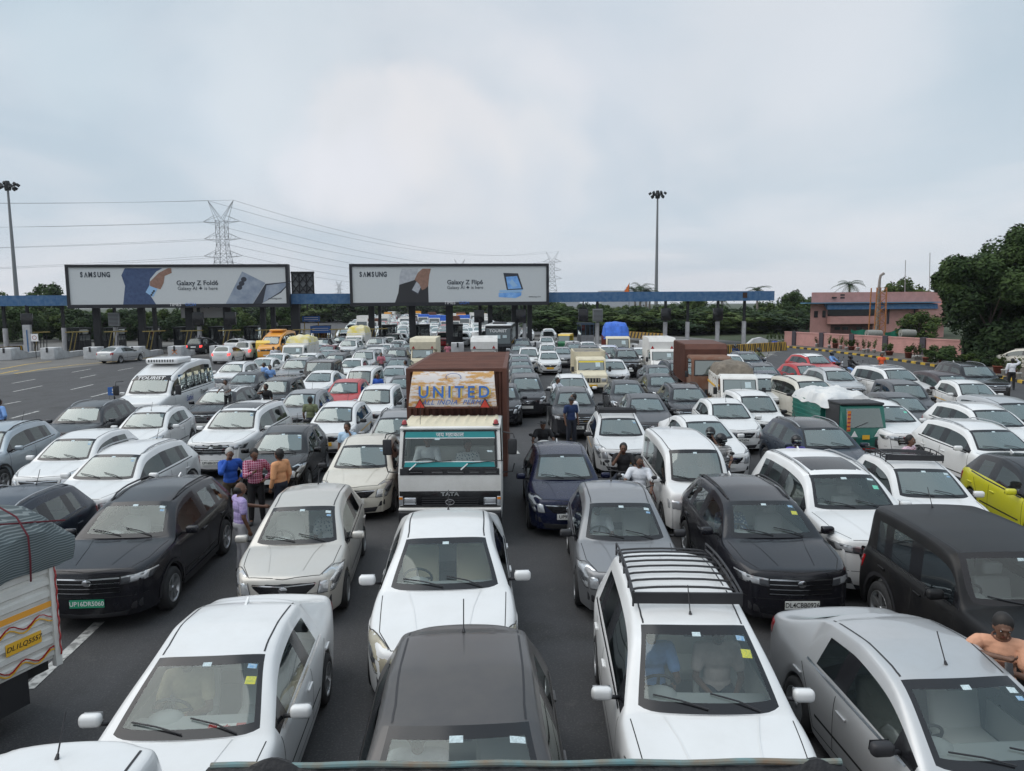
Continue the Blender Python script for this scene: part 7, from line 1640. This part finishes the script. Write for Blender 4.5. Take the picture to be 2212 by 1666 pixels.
for k in range(10): m.box(-.55+.11*k, -.50+.11*k, -.558, -.545, 2.56, 2.66, M_BLK)
m.build('cooling_unit', mb_)
def sidetext(parent, body, size, mt, x, y, z): me = text_mesh(body, size, mt, .002, shear=.25); me.transform(FRONT); me.transform(Matrix.Rotation(math.pi/2, 4, 'Z')); link('lettering', me, parent, (x, y, z))
sidetext(mb_, 'Sahni', .34, mat('dark_blue_lettering', (.02, .05, .25), .5), 1.01, -.35, 1.02); sidetext(mb_, 'Travels', .32, M_INK, 1.01, 1.3, 1.10)
for s in (-1, 1): m = MB(); m.tube([(s*.95, -1.95, 1.9), (s*1.2, -2.05, 1.9), (s*1.22, -2.06, 1.75)], .015, M_BLK, 5); m.box(s*1.22-.12, s*1.22+.12, -2.08, -2.02, 1.35, 1.75, M_BLK, None, .03); m.build('wing_mirror', mb_)
m = MB(); p = at(247, 878); m.box(-.26, .26, 0, .05, .55, .95, mat('sign_blue', (.03, .13, .42), .5)); m.tube([(0, .08, 0), (0, .08, .5)], .04, M_BLK, 5); o = tag(m.build('road_sign', None, (p.x, p.y, 0)), 'small blue sign with the number 50 beside the minibus', 'sign'); text('lettering', '50', .30, M_WHT, o, (.08, -.01, .75), bold=.01)
# --- people van graphics
v = next((o for o in bpy.data.objects if o.get('label') == EECO), None)
if v:
    vb = car_body('van', CT['van'], 2)[1]; m = MB(); mar = mat('maroon_graphic', (.16, .015, .02), .5)
    for s in (-1, 1):
        seam(m, vb, [(s*.8, 1.4, .98), (s*.8, .3, .80), (s*.8, -.7, .52)], .07, mar, .006); seam(m, vb, [(s*.8, 1.3, .86), (s*.8, .4, .70), (s*.8, -.5, .48)], .03, M_STEEL, .006)
    m.build('side_graphic', v, fix=False)
# --- orange school bus and black coach
rz = heading(1120); loc = put_at('F', 588, 727, CT['bus']['zrf'], CT['bus']['rf'], rz); sb = place_car('bus', 1, '0K', 'orange', loc, rz, 'orange school bus behind the yellow rickshaw', 'bus', name='school_bus')
m = MB(); m.box(-.6, .6, -.4, 1.0, 2.5, 2.7, paint('orange'), None, .08); m.build('roof_hatch', sb)
for k in range(5):
    for s in (-1, 1): m = MB(); y0 = -1.05+.82*k; patch(m, bvh, [(s*1, y0, 1.42), (s*1, y0+.66, 1.42), (s*.9, y0+.66, 2.06), (s*.9, y0, 2.06)], M_DG, .012, 4); m.build('side_window', sb, fix=False)
rz = heading(1180); loc = put_at('F', 1076, 716, 2.62, .2, rz) if 0 else put_at('F', 1076, 711, 2.72, .1, rz); cbp = empty('coach', loc, rz, 'black tourist coach with white roof near the right billboard pillars', 'coach')
m = MB(); m.prism([(.0, .5), (-.05, 1.2), (.25, 2.75), (.5, 3.0), (8.5, 3.0), (8.6, .5)], -1.15, 1.15, M_TRIM, 'x'); m.build('body', cbp, smooth_by_angle=False); m = MB(); m.box(-1.12, 1.12, .3, 8.4, 2.95, 3.10, paint('white'), None, .06); m.box(-.6, .6, 2.0, 3.5, 3.05, 3.25, M_BLK, None, .05); m.build('roof', cbp)
m = MB(); m.add([(-1.05, -.06, 1.45), (1.05, -.06, 1.45), (1.05, .2, 2.75), (-1.05, .2, 2.75)], [(0, 1, 2, 3)], M_DG); wo = m.build('windshield', cbp, fix=False, smooth_by_angle=False); text('lettering', 'TOURIST', .34, M_WHT, wo, (0, .08, 2.55), bold=.006, sx=1.1); q = MB(); q.box(-.2, .2, -.04, -.03, 1.9, 2.2, M_STK['w']); q.box(.4, .75, -.04, -.03, 1.95, 2.2, M_STK['w']); q.build('sticker', wo)
for s in (-1, 1):
    for k in range(7): m = MB(); m.add([(s*1.158, .7+1.1*k, 1.75), (s*1.158, 1.7+1.1*k, 1.75), (s*1.158, 1.7+1.1*k, 2.75), (s*1.158, .7+1.1*k, 2.75)], [(0, 1, 2, 3)], M_DG); m.build('side_window', cbp, fix=False, smooth_by_angle=False)
    m = MB(); m.box(s*1.16-.006, s*1.16+.006, .6, 8.3, .8, 1.45, paint('white')); m.box(s*1.168-.004, s*1.168+.004, .6, 8.3, 1.45, 1.55, M_PLY); m.build('side_panel', cbp)
    rwheel(cbp, s*.98, 1.6, .45, .28, s); rwheel(cbp, s*.98, 6.6, .45, .28, s); m = MB(); m.box(s*.85-.16, s*.85+.16, -.09, -.02, .85, 1.05, M_LAMP, None, .03); m.build('headlight', cbp)
# --- auto rickshaws
def rickshaw(x, y, vp, lab, away=False):
    p = at(x, y); rz = heading(vp) + (math.pi if away else 0); r = empty('auto_rickshaw', (p.x, p.y, 0), rz, lab, 'auto rickshaw', 'auto rickshaws'); gm = mat('rickshaw_green', (.015, .15, .06), .5); ym = paint('ylw')
    m = MB(); m.prism([(-1.3, .35), (-1.35, .8), (-1.15, 1.0), (1.2, 1.0), (1.25, .3)], -.60, .60, gm, 'x'); m.build('body', r); m = MB(); m.prism([(-1.0, 1.55), (-.9, 1.72), (1.0, 1.76), (1.22, 1.55), (1.25, 1.0), (1.15, 1.0), (1.1, 1.5)], -.63, .63, ym, 'x')
    for s in (-1, 1): m.tube([(s*.58, -1.12, 1.0), (s*.58, -.95, 1.6)], .025, M_BLK, 5); m.tube([(s*.58, .1, 1.0), (s*.58, .1, 1.65)], .025, M_BLK, 5)
    m.build('hood', r); m = MB(); m.add([(-.56, -1.15, 1.0), (.56, -1.15, 1.0), (.56, -.97, 1.58), (-.56, -.97, 1.58)], [(0, 1, 2, 3)], M_DGW); m.build('windshield', r, fix=False); m = MB(); m.box(-.3, .3, 1.252, 1.262, 1.18, 1.38, M_WHT); m.build('rear_window', r)
    rwheel(r, 0, -1.15, .22, .12); rwheel(r, -.5, .8, .22, .12, -1); rwheel(r, .5, .8, .22, .12, 1)
rickshaw(578, 776, 1060, 'yellow and green auto rickshaw in front of the orange school bus', True); rickshaw(1222, 757, 1500, 'yellow topped auto rickshaw among the white cars right of centre')
# --- green three-wheeled cargo carrier
rz = heading(1050); gm = paint('teal'); P = put_at('t', 632, 938, 1.60, .20, rz); G = empty('cargo_three_wheeler', P, rz, 'green three wheeled cargo carrier with a silver covered load', 'three wheeler')
m = MB(); m.prism([(0, .35), (-.05, .75), (.02, 1.02), (.22, 1.68), (.34, 1.74), (1.25, 1.74), (1.3, .35)], -.66, .66, gm, 'x'); m.build('cab_body', G)
m = MB(); m.add([(-.57, .012, 1.07), (.57, .012, 1.07), (.52, .185, 1.63), (-.52, .185, 1.63)], [(0, 1, 2, 3)], M_WSM); o = m.build('windshield', G, fix=False); q = MB(); q.tube([(-.3, 0, 1.08), (.1, .05, 1.22)], .012, M_BLK, 4); q.build('wiper', o)
m = MB(); m.box(-.68, .68, .2, 1.32, 1.72, 1.80, M_BLK, None, .03); m.box(-.675, -.662, .3, 1.2, .95, 1.72, M_BLK); m.box(.662, .675, .3, 1.2, .95, 1.72, M_BLK); m.build('canvas_hood', G)
m = MB(); m.box(-.60, -.50, -.075, -.06, 1.02-.05, 1.60, M_AMB); [m.box(-.60, -.50, -.082, -.074, .98+.12*k, 1.03+.12*k, M_RED) for k in range(5)]; m.build('reflective_strip', G)
for s in (-1, 1):
    m = MB(); m.box(s*.46-.10, s*.46+.10, -.07, -.02, .55, .68, M_LAMP, None, .02); m.box(s*.46-.16, s*.46+.16, -.06, -.03, .50, .74, M_BLK, None, .02); m.build('headlight', G); m = MB(); m.prism([(s*.36-.10, .80), (s*.36+.10, .80), (s*.36, .98)], -.075, -.06, M_WHT, 'y'); m.build('triangle_marking', G)
m = MB(); m.box(-.11, .11, -.075, -.062, .72, .85, M_PLY); m.build('number_plate', G); text('lettering', 'CNG', .11, M_WHT, G, (0, -.070, .56)); m = MB(); m.box(-.62, .62, -.06, .0, .36, .44, M_RED); m.build('bumper_stripe', G)
m = MB(); m.box(-.74, .74, 1.36, 3.5, .62, .72, gm)
for s in (-1, 1):
    m.box(s*.74-.02, s*.74+.02, 1.36, 3.5, .72, 1.66, gm)
    for k in range(6): m.box(s*.765-.012, s*.765+.012, 1.36, 3.5, .76+.15*k, .82+.15*k, gm)
m.box(-.74, .74, 1.36, 1.40, .72, 1.66, gm); m.box(-.74, .74, 3.46, 3.5, .72, 1.66, gm); m.build('cargo_body', G)
silv = mat('silver_sheet', (.55, .57, .58), .4, tint2=(.72, .71, .68), nscale=2, bump=.8, bscale=7)
m = MB(); lumpy(m, -.80, .80, .95, 3.55, 1.56, 1.90, silv, .07, 18, 3, .10); m.build('load_cover', G, fix=False)
m = MB(); [m.box(-.779, -.775, 1.5, 3.4, .80, .86, M_PLY)]; m.build('side_stripe', G); rwheel(G, 0, .35, .25, .14); rwheel(G, -.6, 2.9, .27, .16, -1); rwheel(G, .6, 2.9, .27, .16, 1)
MG = Matrix.Translation(P) @ Matrix.Rotation(rz, 4, 'Z'); person('driver in a checked shirt inside the green three wheeler', MG @ Vector((-.05, .95, -.22)), rz, cloth('dark_check_shirt', (.06, .07, .04), (.25, .25, .2), 'check'), JEANS, la='bars', ra='bars', legs='seat', vox=.02)
# --- pickup with striped tarpaulin at the left edge
A_, B_ = at(123, 1412, .75), at(0, 1472, .75); d = (B_-A_); rz = math.atan2(-(-d.x), -d.y) if 0 else math.atan2(d.x, -d.y)
LT = empty('pickup_truck', (A_.x, A_.y, 0), rz, 'white pickup with yellow plate and a blue grey striped tarpaulin at the left edge', 'truck')
# local frame: x=0 is the visible side, y=0 the tail, front toward -Y
whp = mat('white_pickup_panel', (.64, .64, .61), .55, dirt=.35); m = MB(); Lc = 2.6; Wc = 1.55
m.box(-Wc, 0, -Lc, 0, .72, .80, whp); vs = []; fs = []; pr = []
for k in range(8): z = .75+.145*k; pr += [(0, z), (.03, z+.02), (.03, z+.085), (0, z+.105)]
pr.append((0, 1.9))
for s, xx in ((1, 0), (-1, -Wc)):
    vs = []
    for (dx, z) in pr: vs += [(xx+s*dx, -Lc, z), (xx+s*dx, 0, z)]
    m.add(vs, [(2*i, 2*i+1, 2*i+3, 2*i+2) for i in range(len(pr)-1)], whp)
for yy in (-Lc, -.04): m.box(-Wc, 0, yy, yy+.04, .80, 1.88, whp)
m.box(-.02, .05, -.05, .03, .62, 1.93, whp); m.box(-.01, .04, -1.35, -1.28, .74, 1.2, whp); m.build('cargo_body', LT, fix=False)
m = MB(); m.box(.032, .036, -Lc, -.05, 1.37, 1.44, mat('orange_stripe', (.75, .33, .03), .5)); m.build('side_stripe', LT)
m = MB()
for z, c_ in ((1.28, M_RED), (1.24, M_PLY), (.84, M_RED), (.81, M_PLY)): m.tube([(.045, -.06-i*.05, z+.045*math.sin(i*.9+z*9)-.0016*i*0) for i in range(50)], .009, c_, 4, False)
m.tube([(.06+.01*math.sin(i), .01, .75+i*.03) for i in range(38)], .010, M_RED, 4, False); m.build('painted_wave', LT, fix=False)
m = MB(); m.box(.034, .040, -.62, -.20, 1.00, 1.14, M_PLY); o = m.build('number_plate', LT); sidetext(o, 'DL1LQ5557', .082, M_INK, .042, -.41, 1.07)
sidetext(LT, '49', .22, M_RED, .038, -1.62, 1.58); sidetext(LT, 'S', .18, M_RED, .038, -1.55, 1.74)
m = MB(); stp = mat('striped_tarp', (.055, .10, .13), .8, bump=.4, bscale=7); nt = stp.node_tree; b = nt.nodes['Principled BSDF']; tc = nt.nodes.new('ShaderNodeTexCoord'); wv = nt.nodes.new('ShaderNodeTexWave'); wv.bands_direction = 'Z'; wv.inputs['Scale'].default_value = 11; wv.inputs['Distortion'].default_value = 2.2; wv.inputs['Detail Scale'].default_value = .5; rp = nt.nodes.new('ShaderNodeValToRGB'); rp.color_ramp.elements[0].position = .62; rp.color_ramp.elements[1].position = .78; rp.color_ramp.elements[0].color = (.060, .080, .086, 1); rp.color_ramp.elements[1].color = (.17, .20, .205, 1); nt.links.new(tc.outputs['Object'], wv.inputs['Vector']); nt.links.new(wv.outputs[0], rp.inputs[0]); nt.links.new(rp.outputs[0], b.inputs['Base Color'])
vs = []; fs = []; cs = [(.10, 1.86), (.13, 2.05), (.10, 2.30), (-.08, 2.46), (-.45, 2.54), (-.9, 2.56), (-1.35, 2.5), (-1.6, 2.3), (-1.68, 1.9)]; ny = 34; rn = random.Random(5)
for i in range(ny+1):
    y = lerp(.30, -Lc-.1, i/ny); e = math.sin(min(1, i/5)*math.pi/2)
    for k, (x, z) in enumerate(cs): vs.append((x + rn.uniform(-.015, .015)+.02*math.sin(i*1.1+k), y + (0 if i else -.10*abs(k-4)/4), lerp(1.95, z, .55+.45*e) + .035*math.sin(i*.8+k*1.4) - .04*(k in (0, 8))*math.sin(i*.7)))
n8 = len(cs)
for i in range(ny):
    for k in range(n8-1): fs.append((i*n8+k, i*n8+k+1, (i+1)*n8+k+1, (i+1)*n8+k))
fs.append(tuple(range(n8))); m.add(vs, fs, stp, True); tp = m.build('tarpaulin', LT, fix=False)
m = MB()
for y in (-.35, -1.25): m.tube([(.15, y, 1.80), (.17, y, 2.05), (.14, y+.02, 2.32), (-.07, y+.05, 2.52), (-.5, y+.1, 2.62), (-1.0, y+.2, 2.64)], .011, mat('maroon_rope', (.10, .012, .02), .9), 5)
m.tube([(.05, .2, 2.35), (-.1, -.8, 2.55), (-.05, -2.0, 2.54)], .010, MATS['maroon_rope'], 5); m.build('rope', LT)
m = MB(); m.box(-Wc+.3, -.3, -3.2, .1, .45, .72, chas); m.box(-.12, -.03, -.75, -.35, .30, .74, M_BLK); m.build('chassis', LT)
for x, s in ((-.15, 1), (-Wc+.15, -1)): rwheel(LT, x, -1.05, .36, .24, s)
m = MB(); m.box(-Wc+.05, -.05, -4.6, -Lc-.12, .45, 1.15, whp, None, .05); m.box(-Wc+.1, -.1, -4.0, -Lc-.12, 1.15, 1.85, whp, None, .08); m.build('cab_body', LT)
for x, s in ((-.15, 1), (-Wc+.15, -1)): rwheel(LT, x, -3.9, .33, .22, s)
# --- white van roof at the bottom left, and the lorry the photograph was taken from
rz = heading(960); P = put_at('F', 150, 1606, CT['van']['zrr']+.02, CT['van']['rr']+.02, rz); place_car('van', 1, '0', 'white', P, rz, 'white van of which only the roof shows at the bottom left', 'van')
LR = empty('lorry', (0, 0, 0), -YAW, 'lorry bed in the foreground with a dark rim and torn black tarpaulin', 'lorry'); zt = 3.283; xa, xb = -1.075, 1.155
m = MB(); m.box(xa, xb, 2.30, 2.36, 1.0, zt-.06, chas); m.box(xa, xa+.06, -3.0, 2.30, 1.0, zt-.3, chas); m.box(xb-.06, xb, -3.0, 2.30, 1.0, zt-.3, chas); m.box(xa, xb, -3.0, 2.3, .9, 1.0, chas); m.build('cargo_body', LR)
m = MB(); m.tube([(lerp(xa, xb, k/24), 2.405, zt+.003*math.sin(k*1.3)) for k in range(25)], .011, mat('worn_cyan_rail', (.12, .25, .27), .7, tint2=(.20, .14, .09), nscale=7), 8); m.build('rail', LR)
m = MB(); blkt = mat('black_tarp', (.012, .012, .014), .6, bump=1.0, bscale=14); rn = random.Random(3); vs = []; fs = []; n = 90
for i in range(n+1):
    u = i/n; x = lerp(xa-.015, xb+.01, u); up = .042*math.exp(-((u-.105)/.035)**2) + .012*math.exp(-((u-.03)/.02)**2) + .026*math.exp(-((u-.955)/.022)**2); w = rn.uniform(-.003, .003)
    vs += [(x, 2.26, zt-.30), (x, 2.34+w, zt-.075+w), (x, 2.378+w, zt-.022+up*.6+w), (x, 2.396, zt-.012+up*1.1), (x, 2.42, zt-.016+up*.9), (x, 2.44, zt-.10)]
for i in range(n):
    for k in range(5): q = i*6+k; fs.append((q, q+1, q+7, q+6))
m.add(vs, fs, blkt, True); m.build('tarpaulin', LR, fix=False)
for x, s in ((xa+.2, -1), (xb-.2, 1)): rwheel(LR, x, 1.4, .5, .28, s)
# --- lime convertible at the right
rz = heading(1300); P = put_at('F', 2292, 1072, .95, -.62, rz); cv = place_car('hatch', 1, '0AQ', 'lime', P, rz, 'lime green car with a black soft top at the right edge', 'car', name='convertible')
# --- cars leaving toward the gates (seen from behind)
for (x, y, tn, col, lab) in ((455, 785, 'sedan', 'silver', 'silver saloon driving alone toward the left toll gates'), (797, 769, 'mpv', 'grey', 'grey minivan with lit brake lamps at the fourth left lane'), (1080-6, 795, 'hatch', 'white', None), ):
    pass
for (x, y, tn, col, lab, var) in ((242, 786, 'sedan', 'silver', 'silver saloon driving alone toward the left toll gates', 'A'), (426, 766, 'mpv', 'dgrey', 'dark grey minivan with lit brake lamps heading for the gates', 'B'), (482, 787, 'hatch', 'white', 'white hatchback with lit brake lamps just behind the tourist minibus roof', 'B'), (530, 778, 'mpv', 'white', 'white tall hatchback with red brake lamps left of the yellow rickshaw', 'B'), (505, 763, 'sedan', 'white', 'white saloon with yellow plate waiting at the fifth left lane', 'T')):
    p = at(x, y); place_car(tn, 1, var, col, (p.x, p.y+1.9, 0), math.pi - R(14 if x < 300 else 6), lab, 'car', 'cars driving away toward the toll gates')
p = at(2226, 800); place_car('hatch', 1, '', 'cream', (p.x, p.y+1, 0), R(215), 'cream white car with red tail lamp cut off by the right edge', 'car')
# --- the jam beyond the plaza: each vehicle on its own, seen small
rj = random.Random(21); cols = ['white']*9 + ['silver', 'silver', 'grey', 'dgrey', 'maroon', 'cream', 'white', 'mnavy', 'red']; nf = 0
cn = {'white': 'white', 'silver': 'silver', 'grey': 'grey', 'dgrey': 'dark grey', 'maroon': 'maroon', 'cream': 'cream', 'mnavy': 'navy', 'red': 'red'}
bandn = ['just under the canopy', 'a little beyond the canopy', 'in the middle of the far jam', 'at the far end of the jam']
for row in range(26):
    Y = 86 + row*6.6; f = (Y-86)/170
    for lane in range(15):
        xF = lerp(560, 1180, lane/14) if row < 3 else lerp(700 + 110*f, 1090 - 40*f, lane/14)
        if rj.random() < (.35 if row < 3 else .10) or lane >= (15 if row < 12 else 10): continue
        x = gx(xF + rj.uniform(-6, 6), Y)
        if row >= 3: x = gx(lerp(745+60*f, 1085-60*f, lane/(14 if row < 12 else 9))+rj.uniform(-4, 4), Y)
        k = rj.random(); c = rj.choice(cols); band = bandn[0 if row < 3 else 1 if row < 9 else 2 if row < 17 else 3]
        if row > 4 and k < .10:
            bw = rj.choice([1.7, 2.1, 2.3]); h = rj.uniform(2.3, 3.2); mt = rj.choice([whitep, creamp, rustb, paint('orange'), tarpb, whitep]); key = (round(bw, 1), mt.name)
            m = MB(); m.box(-bw/2, bw/2, 1.8, 6.5, .8, h, mt); m.prism([(0, .5), (0, 1.3), (.3, 2.1), (1.7, 2.15), (1.7, .5)], -bw/2*.95, bw/2*.95, whitep, 'x'); m.add([(-bw*.42, -.01, 1.32), (bw*.42, -.01, 1.32), (bw*.40, .27, 2.05), (-bw*.40, .27, 2.05)], [(0, 1, 2, 3)], M_DG)
            for s in (-1, 1):
                for y in (.8, 5.3): m.lathe([(0, -.1), (.42, -.1), (.42, .1), (0, .1)], M_RUB, 10, Matrix.Translation((s*bw*.42, y, .42)), axis='x')
                m.box(s*bw*.33-.12, s*bw*.33+.12, -.05, 0, .7, .88, M_LAMP)
            o = m.build('lorry', None, (x, Y, 0)); tag(o, 'small distant lorry with box body ' + band, 'lorry', 'distant lorries ' + band)
        else:
            tn = rj.choice(['hatch', 'sedan', 'suv', 'mpv', 'big', 'tall']); place_car(tn, 0, '', c, (x, Y + rj.uniform(-.8, .8), 0), R(rj.uniform(-4, 4)) - R(2), 'small distant %s car %s' % (cn[c], band), 'car', 'distant %s cars %s' % (cn[c], band), name='car')
        nf += 1
# small flag lying on the dashboard of the front left white saloon, litter on the road
vr = next(o for o in bpy.data.objects if o.get('label') == CARS[0][8]); vm = Matrix.Translation(vr.location) @ Matrix.Rotation(vr.rotation_euler.z, 4, 'Z')
m = MB(); fr_, fw = mat('flag_red', (.45, .02, .02), .7), mat('flag_white', (.62, .62, .60), .7)
for a, b, mt in ((-.15, -.075, fr_), (-.075, .075, fw), (.075, .15, fr_)): m.box(a, b, -.05, .05, 0, .004, mt)
leaf = [(0, .04), (.012, .018), (.030, .024), (.022, .004), (.030, -.006), (.012, -.016), (.004, -.016), (.003, -.036), (-.003, -.036), (-.004, -.016), (-.012, -.016), (-.030, -.006), (-.022, .004), (-.030, .024), (-.012, .018)]
m.add([(x, y, .006) for x, y in leaf], tessellate_polygon([[Vector((x, y, 0)) for x, y in leaf]]), fr_)
fl = m.build('flag', fix=False, smooth_by_angle=False); fl.matrix_world = vm @ Matrix.Translation((.30, -.80, .935)) @ Matrix.Rotation(R(8), 4, 'X') @ Matrix.Scale(1.15, 4); tag(fl, 'small red and white flag lying on the dashboard of the front white saloon', 'flag')
for i, (x, y, lab) in enumerate(((1692, 1500, 'crumpled white paper scrap on the road beside the silver saloon'), (1700, 1517, 'second smaller paper scrap on the road beside the silver saloon'), (1203, 1000, 'plastic litter on the asphalt right of the blue hatchback'), (1108, 908, 'flattened pale litter on the open road right of the brown lorry'))):
    p = at(x, y); m = MB(); m.ball((0, 0, .02), .05, M_STK['w'], (1, .8, .4), 6); m.v = [(a + .012*math.sin(a*200+i), b + .012*math.cos(c*300+i), max(c, .014)) for a, b, c in m.v]; tag(m.build('litter', None, (p.x, p.y, 0)), lab, 'litter')
# haze
m = MB(); m.box(-950, 950, -70, 2550, -1, 120, None or M_BLK); me = m.mesh('haze'); me.materials.clear(); hm = bpy.data.materials.new('haze'); hm.use_nodes = True; nt = hm.node_tree; nt.nodes.clear(); o_ = nt.nodes.new('ShaderNodeOutputMaterial'); vp_ = nt.nodes.new('ShaderNodeVolumePrincipled'); vp_.inputs['Color'].default_value = (.90, .93, 1, 1); vp_.inputs['Density'].default_value = .00014; vp_.inputs['Anisotropy'].default_value = .2; nt.links.new(vp_.outputs[0], o_.inputs['Volume']); me.materials.append(hm)
HZ = link('haze', me); tag(HZ, None, None, None, 'stuff')
